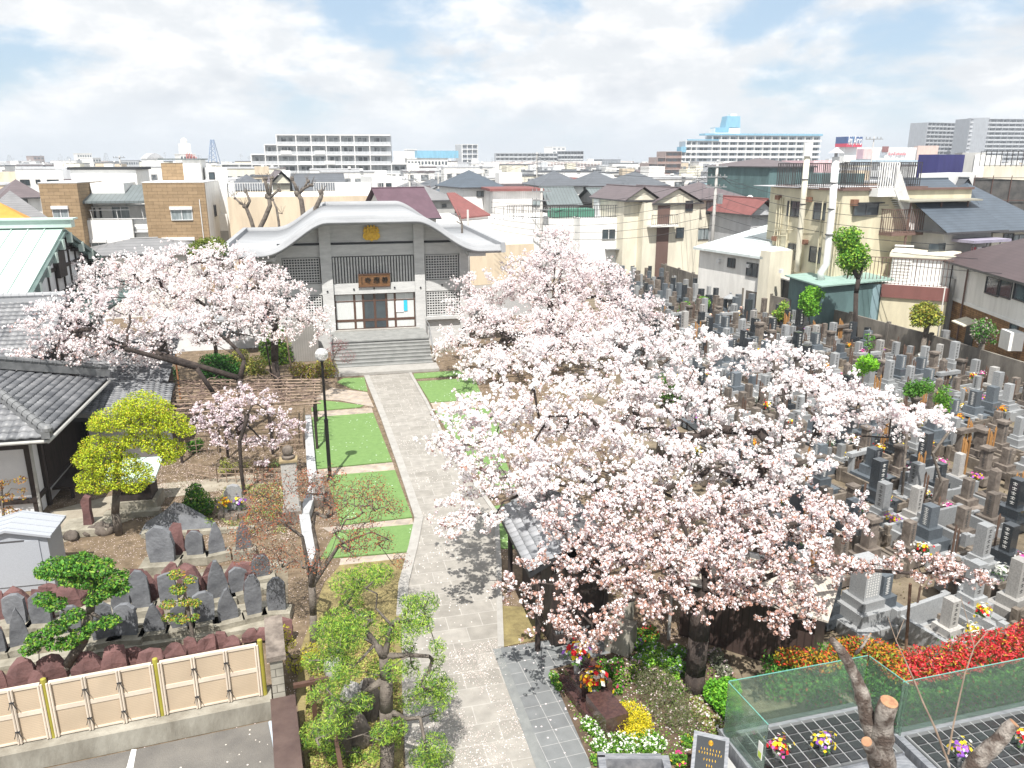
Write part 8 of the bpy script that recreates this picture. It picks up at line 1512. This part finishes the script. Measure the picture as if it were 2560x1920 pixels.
ko = [thing('plate_memorial', ('left bay of the name plate memorial inside the green glass', 'right bay of the name plate memorial at the bottom right corner')[i], 'memorial', KA[i].w(KW[i] / 2, -.7, 0), 'name plate memorials') for i in (0, 1)]
for i in (0, 1):
    f, w_, o = KA[i], KW[i], ko[i]
    fbox('plinth', m_marb, (-.05, -1.32, 0, w_, .25, .62), fr=f, parent=o); fbox('ledge', m_marb, (.0, -1.75, .0, w_, -1.321, .5), fr=f, parent=o); fbox('ledge_top', m_marb, (-.06, -1.8, .501, w_, -1.3, .56), fr=f, parent=o); fbox('front_block', m_marb, (-.1, -2.6, 0, w_, -1.81, .25), fr=f, parent=o)
    nb_ = int((w_ - .3) / .262); pm = None
    for a in range(nb_):
        for c in range(5):
            u = .16 + a * .262 + .055 * c * 0; v = -.12 - c * .238; mb = MB(f)
            for h in (0, 1): mb.box(u, v - .10 * (h + 1), .66, u + .215, v - .10 * h - .008, .685 + .004 * h)
            if (a * 5 + c) < 100: mb.build('name_plate', m_plate, o)
    mb = MB(f); mb.box(.1, -1.32, .621, w_ - .05, -.02, .66); mb.m = 1
    for a in range(nb_ + 1): mb.box(.138 + a * .262 - .006, -1.3, .661, .138 + a * .262 + .006, -.04, .672)
    mb.build('plate_bed', [mat('dark_grey_bed', (.13, .135, .14), rough=.5), m_strip], o)
def pane(label, f, a, c, z0, z1):
    o = thing('glass_screen', label, 'glass screen', f.w((a[0] + c[0]) / 2, (a[1] + c[1]) / 2, z0), 'green glass screens round the memorial'); mb = MB(f); d = Vector((c[0] - a[0], c[1] - a[1])).normalized(); n = Vector((-d.y, d.x)) * .008
    mb.prism([(a[0] - n.x, a[1] - n.y), (c[0] - n.x, c[1] - n.y), (c[0] + n.x, c[1] + n.y), (a[0] + n.x, a[1] + n.y)], z0, z1); mb.build('pane', m_gg, o); mb = MB(f); mb.bar((a[0], a[1], z1 + .006), (c[0], c[1], z1 + .006), .014); mb.build('edge', m_edge, o)
pane('left end green glass screen beside the flower bed', KA[0], (-.02, .1), (.06, -1.2), .3, 1.86); pane('long back glass screen of the left bay', KA[0], (0, .12), (3.3, .12), .62, 1.86); pane('green glass screen between the two bays', KA[0], (3.32, .1), (3.45, -.9), .62, 1.86); pane('long back glass screen of the right bay', KA[1], (-.02, .12), (5.2, .12), .62, 1.86)
st_ = MB(KA[0]); st_.m = 0; st_.box(.035, -1.14, 1.0, .045, -1.0, 1.36); st_.m = 1; st_.box(.031, -1.12, 1.02, .034, -1.02, 1.15); tag(st_.build('notice', [m_white, pmat('lime_paint', (.5, .65, .08))]), 'small white and lime notice stuck on the left end glass', 'notice')
for i, (x, y, c) in enumerate(((420, 1180, ('white', 'pink', 'yellow', 'red')), (745, 1130, ('white', 'purple', 'yellow')), (1740, 1200, ('white', 'purple', 'yellow')), (2190, 1110, ('white', 'red', 'yellow')))):
    g_ = gnd(*VS(x, y), .75); plain_bouquet(g_[0], g_[1], .56, c, 'bouquet on the marble ledge of the memorial, %s from the left' % ORD[i], 60 + i, 1.0)['group'] = 'bouquets on the memorial ledge'
for i, (x, y) in enumerate(((560, 1235), (820, 1190))): g_ = gnd(*VS(x, y), .58); mb = MB(); mb.box(g_[0] - .1, g_[1] - .07, .56, g_[0] + .1, g_[1] + .07, .62); tag(mb.build('incense_box', mat('brass', (.3, .22, .08), rough=.4, metal=.6)), ('left' if i == 0 else 'right') + ' little brass incense box on the memorial ledge', 'incense box')
# tilted black sign on a grey frame
sg = thing('sign_board', 'tilted black stone sign with gold crest and lettering in a grey frame', 'sign', (3.8, 12.5, 0)); TLc, TRc, BR, BL = (3.62, 13.0, 1.12), (4.26, 12.78, 1.12), (3.98, 11.85, .62), (3.34, 12.07, .62)
mb = MB(); mb.slab([BL, BR, TRc, TLc], .1); mb.build('frame', m_marb, sg); ins = lambda s, t, d=.006: tuple((Vector(BL) * (1 - s) * (1 - t) + Vector(BR) * s * (1 - t) + Vector(TRc) * s * t + Vector(TLc) * (1 - s) * t) + Vector((0, 0, d)))
mb = MB(); mb.slab([ins(.1, .06), ins(.9, .06), ins(.9, .92), ins(.1, .92)], .004); mb.build('panel', m_plate, sg); ang = math.atan2(-.22, .64); tl = math.atan2(.5, .97)
mb = MB(); q = random.Random(3)
for y, n, w in ((.70, 7, .3), (.63, 9, .34), (.52, 5, .2), (.42, 3, .1), (.35, 3, .1), (.28, 3, .1), (.21, 3, .1)):
    for k in range(n):
        s_ = .5 + (k - (n - 1) / 2) * w * 2 / n; mb.bar(ins(s_ - .02, y, .012), ins(s_ + .02, y + q.uniform(-.01, .01), .012), .007); mb.bar(ins(s_, y - .022, .012), ins(s_ + q.uniform(-.012, .012), y + .022, .012), .007)
mb.build('gold_strokes', m_gold, sg); mb = MB()
for k in range(9): a = k * math.pi * 2 / 9; mb.bar(ins(.5, .82, .012), ins(.5 + .07 * math.cos(a), .82 + .05 * math.sin(a), .012), .022)
mb.build('crest', m_gold, sg)
mb = MB(); mb.box(3.6, 12.2, 0, 4.05, 12.7, .6); mb.build('stand', m_marb, sg)
sw = MB(KA[0]); sw.box(-.7, -2.4, 0, -.14, .1, .42); tag(sw.build('ribbed_base', seam_mat('ribbed_grey', (.38, .385, .38), .05, .5, ax=(0, 0, 1))), 'ribbed grey stone base left of the glass screens', 'base')
pb = MB(); [pb.box(*q) for q in ((1.75, 12.4, 0, 3.2, 12.55, .3), (1.75, 13.2, 0, 1.9, 13.35, .3), (3.05, 12.55, 0, 3.2, 13.25, .3), (1.75, 12.55, 0, 1.9, 13.25, .3), (1.9, 13.15, 0, 3.05, 13.3, .3))]; tag(pb.build('planter_edge', m_marb), 'grey granite planter edge at the bottom of the flower bed', 'planter')
# red-tipped hedge with green lower leaves
hq = [(470, 470, 15.3, .25), (560, 480, 15.3, .3), (660, 490, 15.2, .3), (760, 510, 15.0, .28), (830, 480, 15.1, .25), (880, 390, 15.9, .25), (960, 400, 15.8, .3), (1050, 400, 15.6, .3), (1140, 420, 15.4, .3), (1200, 480, 15, .3), (1260, 540, 14.6, .28), (1310, 610, 14.2, .22), (1260, 450, 15.2, .25)]
h2 = [(1370, 600, 14.3, .26), (1400, 520, 14.7, .3), (1450, 470, 15.2, .28), (1480, 560, 14.6, .3), (1580, 480, 15, .32), (1600, 560, 14.6, .28), (1700, 440, 15.2, .32), (1720, 530, 14.7, .3), (1820, 400, 15.3, .34), (1840, 490, 14.8, .3), (1950, 370, 15.4, .34), (1970, 460, 14.9, .3), (2070, 350, 15.4, .34), (2090, 430, 15, .3), (2180, 330, 15.5, .34), (2200, 400, 15.1, .3), (2300, 300, 15.5, .4), (2320, 380, 15.1, .35)]
for nm, B, cols, wts in (('yellowish red-tipped hedge left of and behind the left glass bay', hq, [(.58, .05, .03), (.52, .34, .03), (.20, .30, .03), (.6, .18, .04), (.05, .07, .02)], [3, 4, 3, 2, 2.5]), ('bright red-tipped hedge behind the right glass bay', h2, [(.62, .03, .04), (.70, .12, .12), (.38, .02, .02), (.5, .36, .04), (.10, .10, .02)], [5, 4, 3, 1.6, 2.5])):
    Bx = [(at(*VS(a, b), Y), r) for a, b, Y, r in B]; c0 = Bx[len(Bx) // 2][0]; o = leafy('hedge', nm, (c0[0], c0[1], 0), [[(c0[0], c0[1], 0), (c0[0], c0[1], .8)]], Bx, 2600, .085, cols, wts, .04, flat=.8, up=.9, cat='hedge', aspect=.4, tw=12, part='red_leaves', trunkname='stems')
    n = 9000; C = []
    for (c, r) in Bx: m = n // len(Bx); C.append(np.array([c[0], c[1], 0]) + np.stack([(nr.rand(m) - .5) * r * 3, (nr.rand(m) - .3) * .8, .15 + nr.rand(m) * (c[2] - .35)], 1))
    C = np.concatenate(C); quads('green_leaves', C, np.tile([0, -1, .4], (len(C), 1)), .08, palette(len(C), [(.06, .2, .03), (.12, .30, .04), (.3, .1, .04)], [4, 3, .5], .2), m_leaf, o, aspect=.5)
# flower bed
def patch(name, label, v, px, B, n, size, cols, wts, h=.22, z=.0, up=.7, aspect=.8, flat=.6, heads=None, grp=None):
    g_ = gnd(*v(*px)); o = thing(name, label, 'flowers' if 'flower' in name else 'plant', (*g_, 0), grp); C = []
    for x, y, r, hh in B: c = gnd(*v(x, y)); C.append(ellip((c[0], c[1], hh * .5 + z), 1.0, int(2.3 * n * r * r), 1.0, .6) * 1.0); q_ = C[-1]; q_[:] = (q_ - [c[0], c[1], hh * .5 + z]) * [r, r, hh * .5] + [c[0], c[1], hh * .5 + z]
    C = np.concatenate(C); quads('leaves', C, np.tile([0, 0, 1.0], (len(C), 1)), size, palette(len(C), cols, wts, .18), m_leaf, o, jitter=.7, aspect=aspect)
    if heads:
        hc, hn, hs = heads; H_ = []
        for x, y, r, hh in B: c = gnd(*v(x, y)); k = int(hn * r * r); a = nr.rand(k) * 6.28; q_ = np.sqrt(nr.rand(k)) * r; H_.append(np.stack([c[0] + q_ * np.cos(a), c[1] + q_ * np.sin(a), z + hh * (.75 + .3 * nr.rand(k)) * np.sqrt(np.maximum(.15, 1 - (q_ / r) ** 2 * .7))], 1))
        H_ = np.concatenate(H_); H5 = np.repeat(H_, 5, 0) + nr.randn(len(H_) * 5, 3) * hs * .28; quads('flower_heads', H5, np.tile([0, 0, 1.0], (len(H5), 1)), hs, np.repeat(palette(len(H_), hc, [1] * len(hc), .05), 5, 0), m_petal, o, jitter=.4)
    return o
GRN = [(.10, .28, .03), (.2, .38, .04), (.05, .16, .02)]
patch('flower_patch', 'dense patch of small white flowers at the front of the bed', VR, (1250, 1300), [(930, 1190, .16, .3), (1000, 1230, .2, .32), (1080, 1290, .22, .3), (1160, 1250, .2, .3), (1230, 1340, .24, .3), (1040, 1370, .2, .26), (1350, 1330, .24, .3), (1450, 1300, .22, .3), (1530, 1360, .2, .28), (1330, 1420, .2, .25), (1150, 1420, .18, .25), (1100, 1180, .12, .28), (1470, 1400, .16, .25)], 7000, .035, GRN, [3, 4, 2], heads=([(.88, .88, .85), (.84, .84, .8)], 620, .042))
patch('yellow_flower_bush', 'rounded bush of bright yellow flowers in the bed', VR, (1290, 1200), [(1290, 1200, .46, .62), (1210, 1190, .3, .5), (1380, 1230, .3, .5), (1340, 1290, .24, .4)], 5000, .035, [(.70, .58, .02), (.62, .55, .04), (.35, .4, .03)], [5, 3, 1.2])
patch('grey_green_bush', 'large wispy grey-green bush in the middle of the bed', VR, (1600, 1080), [(1520, 930, .5, .75), (1640, 1110, .45, .6), (1760, 1180, .4, .5), (1450, 850, .3, .6), (1700, 950, .3, .5)], 3600, .06, [(.13, .16, .06), (.22, .24, .12), (.34, .26, .22), (.07, .09, .04)], [4, 3, 1, 3], aspect=.15, heads=([(.72, .6, .6)], 60, .03))
patch('green_bush', 'bright green bush between the cherry trunk and the glass screen', VR, (2080, 1000), [(2060, 960, .35, .5), (2130, 1040, .32, .5), (2020, 880, .22, .35), (2140, 900, .3, .45), (2170, 1100, .25, .4)], 4200, .06, [(.12, .36, .03), (.22, .48, .04), (.06, .2, .02)], [4, 3, 1.5])
for i, (lab, B, hc, cols) in enumerate((('purple flowers under the cherry branches', [(1400, 500, .25, .3), (1330, 460, .2, .3), (1480, 540, .2, .25)], [(.3, .18, .5), (.45, .3, .6)], GRN), ('pale pink flowers right of the cherry trunk', [(2060, 650, .22, .25), (2110, 720, .2, .25), (2030, 580, .2, .3)], [(.75, .55, .62), (.7, .6, .66)], [(.2, .22, .15)] * 3), ('mauve and pink flowers behind the yellow bush', [(1130, 720, .22, .35), (1060, 700, .2, .35), (1190, 760, .2, .35), (1180, 680, .18, .35)], [(.55, .2, .38), (.78, .6, .7), (.75, .1, .25)], GRN), ('magenta flowers by the dark stone bench', [(950, 800, .12, .5), (1180, 880, .15, .3)], [(.5, .1, .45), (.7, .05, .2)], GRN),
    ('lime green leaves in the middle of the bed', [(1520, 620, .22, .35), (1600, 660, .2, .3), (1460, 640, .18, .35), (1650, 760, .2, .3)], [(.7, .75, .7)], [(.25, .5, .04), (.35, .58, .08), (.1, .3, .03)]), ('dark green foliage at the back of the bed', [(1500, 560, .3, .35), (1650, 620, .25, .3), (1700, 560, .25, .3), (1750, 700, .25, .25), (1400, 640, .25, .3)], [(.6, .6, .75)], GRN), ('white-flecked greenery left of the stone bench', [(650, 800, .12, .3), (680, 850, .1, .25), (630, 760, .1, .25)], [(.8, .8, .75), (.75, .7, .2)], GRN), ('red and yellow foliage under the shelter eave', [(1300, 420, .25, .4), (1420, 440, .25, .4), (1480, 420, .2, .4)], [(.6, .04, .06), (.6, .3, .04)], GRN),
    ('pink and white carpet flowers before the trunk', [(1900, 1050, .22, .15), (1980, 1130, .25, .15), (2040, 1200, .2, .15), (1870, 960, .15, .12)], [(.75, .62, .62), (.8, .75, .75)], [(.3, .28, .12), (.2, .3, .06), (.2, .12, .06)]), ('green leaves at the right foot of the stone bench', [(1060, 1010, .14, .4), (1130, 1060, .15, .35), (1070, 1110, .12, .3), (1050, 930, .12, .4)], [(.8, .8, .75)], GRN), ('yellow-green plants at the bottom of the planter', [(1000, 1480, .12, .2), (1100, 1490, .12, .2), (1790, 1340, .15, .3), (1720, 1500, .18, .3)], [(.75, .6, .08), (.75, .05, .3)], GRN), ('green leaves at the very front of the trunk', [(1700, 880, .2, .3), (1600, 800, .2, .3), (1300, 760, .2, .35), (1240, 800, .15, .4), (1350, 700, .2, .35)], [(.7, .5, .6)], [(.14, .3, .05), (.26, .36, .06), (.3, .2, .16)]))):
    patch('flower_clump', lab, VR, B[0][:2], B, 4200, .05, cols, [3, 3, 2], heads=(hc, 330, .04), grp='clumps in the flower bed')
q = random.Random(5); fs_ = thing('fallen_petals', 'fallen petals and low weeds scattered over the flower bed', 'petals', (3, 14.5, .03)); C = np.array([(lambda g_: (g_[0], g_[1], .045))(gnd(*VR(nr.uniform(620, 2150), nr.uniform(520, 1450)))) for _ in range(4200)]); C = C[[inpoly(c[0], c[1], PG(VR, [(620, 690), (1180, 530), (2080, 490), (2180, 1200), (1600, 1480), (980, 1480)])) for c in C]]
quads('petals', C, np.tile([0, 0, 1.], (len(C), 1)), .045, palette(len(C), [(.8, .72, .72), (.2, .36, .05), (.4, .3, .2), (.1, .2, .03)], [3, 4, 2, 3]), m_petal, fs_, jitter=.4); fs_['kind'] = 'stuff'
# dark brown polished stone bench with bouquets
f = Fr(1.18, 15.95, R(-67)); o = thing('stone_bench', 'dark reddish-brown polished stone altar between slate paving and flower bed', 'altar', f.w(1, .2, 0)); m_rb = mat('red_brown_granite', (.085, .045, .04), (.045, .025, .025), sc=14, rough=.2, spec=.7)
fbox('plinth', m_rb, (0, -.12, 0, 2.3, .5, .22), fr=f, parent=o); fbox('altar_block', m_rb, (.15, .0, .22, 1.0, .48, .5), fr=f, parent=o); fbox('altar_block', m_rb, (1.3, -.05, .22, 2.2, .5, .62), fr=f, parent=o); fbox('back_stone', m_rb, (.1, .48, 0, 1.3, .62, .75), fr=f, parent=o)
for i, (u, c) in enumerate(((.3, ('yellow', 'red', 'white', 'purple')), (1.1, ('yellow', 'white', 'red', 'orange')))): p = f.w(u + .1, .2, .5 if i == 0 else .3); plain_bouquet(*p, c, ('upper' if i == 0 else 'lower') + ' large mixed bouquet at the dark stone altar', 70 + i, 1.5)
# tiled shelter by the path
so_ = thing('tiled_shelter', 'small grey tiled shelter with dark inside, right of the path under cherry boughs', 'shelter', (1.0, 19, 0)); m_kaw2 = tile_mat('bright_grey_tile', (.20, .21, .225), (.38, .39, .41), rough=.4)
E0, E1, R0_, R1_, G0_, G1_ = (-.42, 20.5, 2.35), (.42, 17.0, 2.35), (.75, 20.8, 3.0), (1.6, 17.3, 3.0), (1.95, 21.1, 2.35), (2.8, 17.6, 2.35)
tiles('roof', [E0, E1, R1_, R0_], m_kaw2, so_, tw=.26, th=.24, wave=.04); tiles('roof', [G1_, G0_, R0_, R1_], m_kawara, so_, tw=.26, th=.24); ridge((R0_[0], R0_[1], 3.02), (R1_[0], R1_[1], 3.02), h=.14, parent=so_, fr=Fr(0, 0, 0), w=.14, r=.07)
for x, y in ((-.05, 20.1), (.65, 17.2), (1.7, 20.6), (2.4, 17.7)): mb = MB(); mb.tube([(x, y, 0), (x, y, 2.35)], .07, 8); mb.build('post', m_timber, so_)
mb = MB(); mb.add([(.3, 20.2, 0), (1.7, 20.6, 0), (2.4, 17.8, 0), (1.0, 17.4, 0), (.3, 20.2, 2.3), (1.7, 20.6, 2.3), (2.4, 17.8, 2.3), (1.0, 17.4, 2.3)], [(0, 3, 2, 1), (4, 5, 6, 7), (0, 1, 5, 4), (1, 2, 6, 5), (2, 3, 7, 6), (3, 0, 4, 7)]); mb.build('inside_shade_block', m_timber, so_)  # solid dark block standing in for the shade inside the shelter
f = Fr(.62, 18.6, R(-70)); o = thing('slatted_bench', 'low dark slatted platform at the end of the tiled shelter', 'bench', f.w(.6, .4, 0)); mb = MB(f)
for k in range(8): mb.box(.05, .05 + k * .14, .38, 1.35, .15 + k * .14, .43)
mb.build('slats', mat('grey_slat', (.22, .23, .24), (.14, .145, .15), sc=4), o); fbox('frame', m_timber, (0, 0, .1, .05, 1.25, .37), (1.35, 0, .1, 1.4, 1.25, .37), (.05, 0, .1, 1.35, .05, .37), fr=f, parent=o)
for u in (.03, 1.33): fbox('leg', m_timber, (u, 1.1, 0, u + .06, 1.18, .099), fr=f, parent=o)
x, y = 2.75, 17.2; f = Fr(x, y, R(-30)); o = thing('stone_basin', 'blocky stained concrete basin behind the bed by the shelter', 'basin', (x, y, 0)); fbox('basin', m_conc, (-.35, -.2, 0, .3, .35, .75), fr=f, parent=o); fbox('post', m_conc, (-.1, .36, 0, .1, .6, 1.5), fr=f, parent=o)
# dark plank store with corrugated roof behind the hedge
f = Fr(4.9, 17.6, R(-32)); o = thing('plank_store', 'long dark plank store with pale corrugated roof behind the trunk', 'shed', f.w(1.2, .8, 0)); fbox('wall', seam_mat('black_planks', (.06, .04, .035), .12, .5, ax=(1, 0, 0)), (-.6, 0, 0, 2.7, 1.6, 1.75), fr=f, parent=o)
mb = MB(f); mb.slab([(-.9, -.3, 1.8), (3.0, -.3, 1.8), (3.0, .9, 2.3), (-.9, .9, 2.3)], .05); mb.build('roof', seam_mat('corrugated_pale', (.46, .42, .37), .09, .65, ax=(1, 0, 0)), o); mb = MB(f); mb.slab([(-.9, .9, 2.3), (3.0, .9, 2.3), (3.0, 1.9, 1.9), (-.9, 1.9, 1.9)], .05); mb.build('roof', MATS['corrugated_pale'], o); mb = MB(f); mb.bar((-.95, .9, 2.34), (3.05, .9, 2.34), .16, .06); mb.build('ridge', m_ridge, o)
mb = MB(f); mb.tube([(-.75, -.35, 0), (-.75, -.35, 1.75), (.2, -.35, 1.8)], .045, 8); mb.build('steel_frame', m_gr['pale'], o)
# cut-back trunks right in front of the lens, and thin twigs
m_cut = mat('fresh_cut_wood', (.40, .24, .13), (.27, .13, .075), sc=9, rough=.8); m_lich = mat('lichen_bark', (.30, .27, .24), (.075, .055, .045), sc=4.5, rough=.95, bump=.8, bsc=30, lo=.42, hi=.6)
def cuttree(label, Y, base, limbs, twigs=()):
    o = thing('pollarded_tree', label, 'tree', (base[0], base[1], 0)); mb = MB(); cuts = []
    for pa, cut in limbs:
        pts = [at(*VS(a, b), Y + d) for a, b, w, d in pa]; rs = [w * .3436 * Y / FPX / 2 * 1.05 for a, b, w, d in pa]
        if pa is limbs[0][0]: pts = [(base[0], base[1], 0), (base[0], base[1] + .05, pts[0][2] * .5)] + pts; rs = [rs[0] * 1.2, rs[0] * 1.1] + rs
        P2 = [pts[0]]; R2 = [rs[0]]
        for k in range(1, len(pts)):
            for t in (.33, .66, 1): P2.append(tuple(Vector(pts[k - 1]).lerp(Vector(pts[k]), t) + (Vector(nr.randn(3) * rs[k] * .07) if t < 1 else Vector((0, 0, 0))))); R2.append((rs[k - 1] + (rs[k] - rs[k - 1]) * t) * (1 + .07 * nr.randn() * (t < 1)))
        mb.tube(P2, R2, 14)
        if cut: d = (Vector(P2[-1]) - Vector(P2[-2])).normalized(); cuts.append((Vector(P2[-1]), d, R2[-1]))
    mb.build('trunk', m_lich, o, True)
    for c, d, r in cuts:
        mb = MB(); mb.tube([tuple(c), tuple(c + d * .012)], r * .9, 16); mb.build('cut_end', m_cut, o)
    for tw_ in twigs: mb = MB(); mb.tube([at(*VS(a, b), Y + .1 * k) for k, (a, b, w) in enumerate(tw_)], [w * .3436 * Y / FPX / 2 for a, b, w in tw_], 6); mb.build('shoot', m_pole2, o)
cuttree('cut-back tree with a round sawn end and long leaning limb, bottom right', 9.5, (5.6, 9.2), [([(1190, 1330, 210, 0), (1170, 1150, 200, 0), (1180, 1000, 170, 0), (1230, 800, 150, -.1)], 1), ([(1160, 1150, 150, .05), (1090, 980, 130, .1), (1050, 820, 110, .15), (1010, 680, 105, .25), (930, 500, 85, .35), (850, 390, 70, .4), (805, 345, 50, .4)], 0), ([(1150, 1230, 130, -.05), (1100, 1150, 100, -.15), (1068, 1090, 90, -.25)], 1), ([(985, 450, 30, .3), (1040, 390, 22, .3), (1095, 305, 16, .3)], 1)])
cuttree('second cut-back trunk with an orange sawn end at the bottom right corner', 9.3, (8.0, 8.8), [([(1790, 1340, 150, 0), (1900, 1200, 145, 0), (2020, 1090, 120, 0), (2140, 955, 92, 0)], 1)])
cuttree('thin bare shoots crossing in front of the hedge', 10.2, (6.9, 9.9), [([(1680, 1340, 26, 0), (1660, 1240, 24, 0)], 0)], [((1665, 1250, 22), (1560, 980, 18), (1480, 810, 16), (1410, 640, 14), (1340, 480, 11), (1280, 350, 8), (1220, 180, 5)), ((1660, 1180, 18), (1700, 960, 15), (1780, 600, 13), (1850, 400, 11), (1960, 270, 6)), ((1850, 400, 9), (1810, 240, 7), (1750, 30, 4)), ((1280, 350, 6), (1340, 200, 4))])
# near bamboo stake and small stones by the path
x, y = gnd(*VS(1350, 460)); o = thing('wooden_stake', 'tall brown wooden stake standing behind the red hedge', 'stake', (x, y, 0)); mb = MB(); mb.tube([(x, y, 0), at(*VS(1385, -60), y)], .04, 6); mb.build('stake', mat('brown_stake', (.2, .12, .08), sc=4), o)
for i, (x, y, s) in enumerate(((600, 780, .3), (740, 1180, .3), (880, 1210, .26), (690, 1440, .3), (800, 1420, .3), (860, 1170, .22), (1150, 1280, .0), (590, 900, .22), (640, 1490, .34))):
    if s: boulder('garden_stone', 'grey stone under the needle tree, %s counted from the top' % ORD[i], VQ, (x, y), s, 90 + i, m_gr['pale'] if i % 2 else m_gr['brown'], (1, .8, .8 + .8 * (i % 3)))['group'] = 'stones under the needle tree'
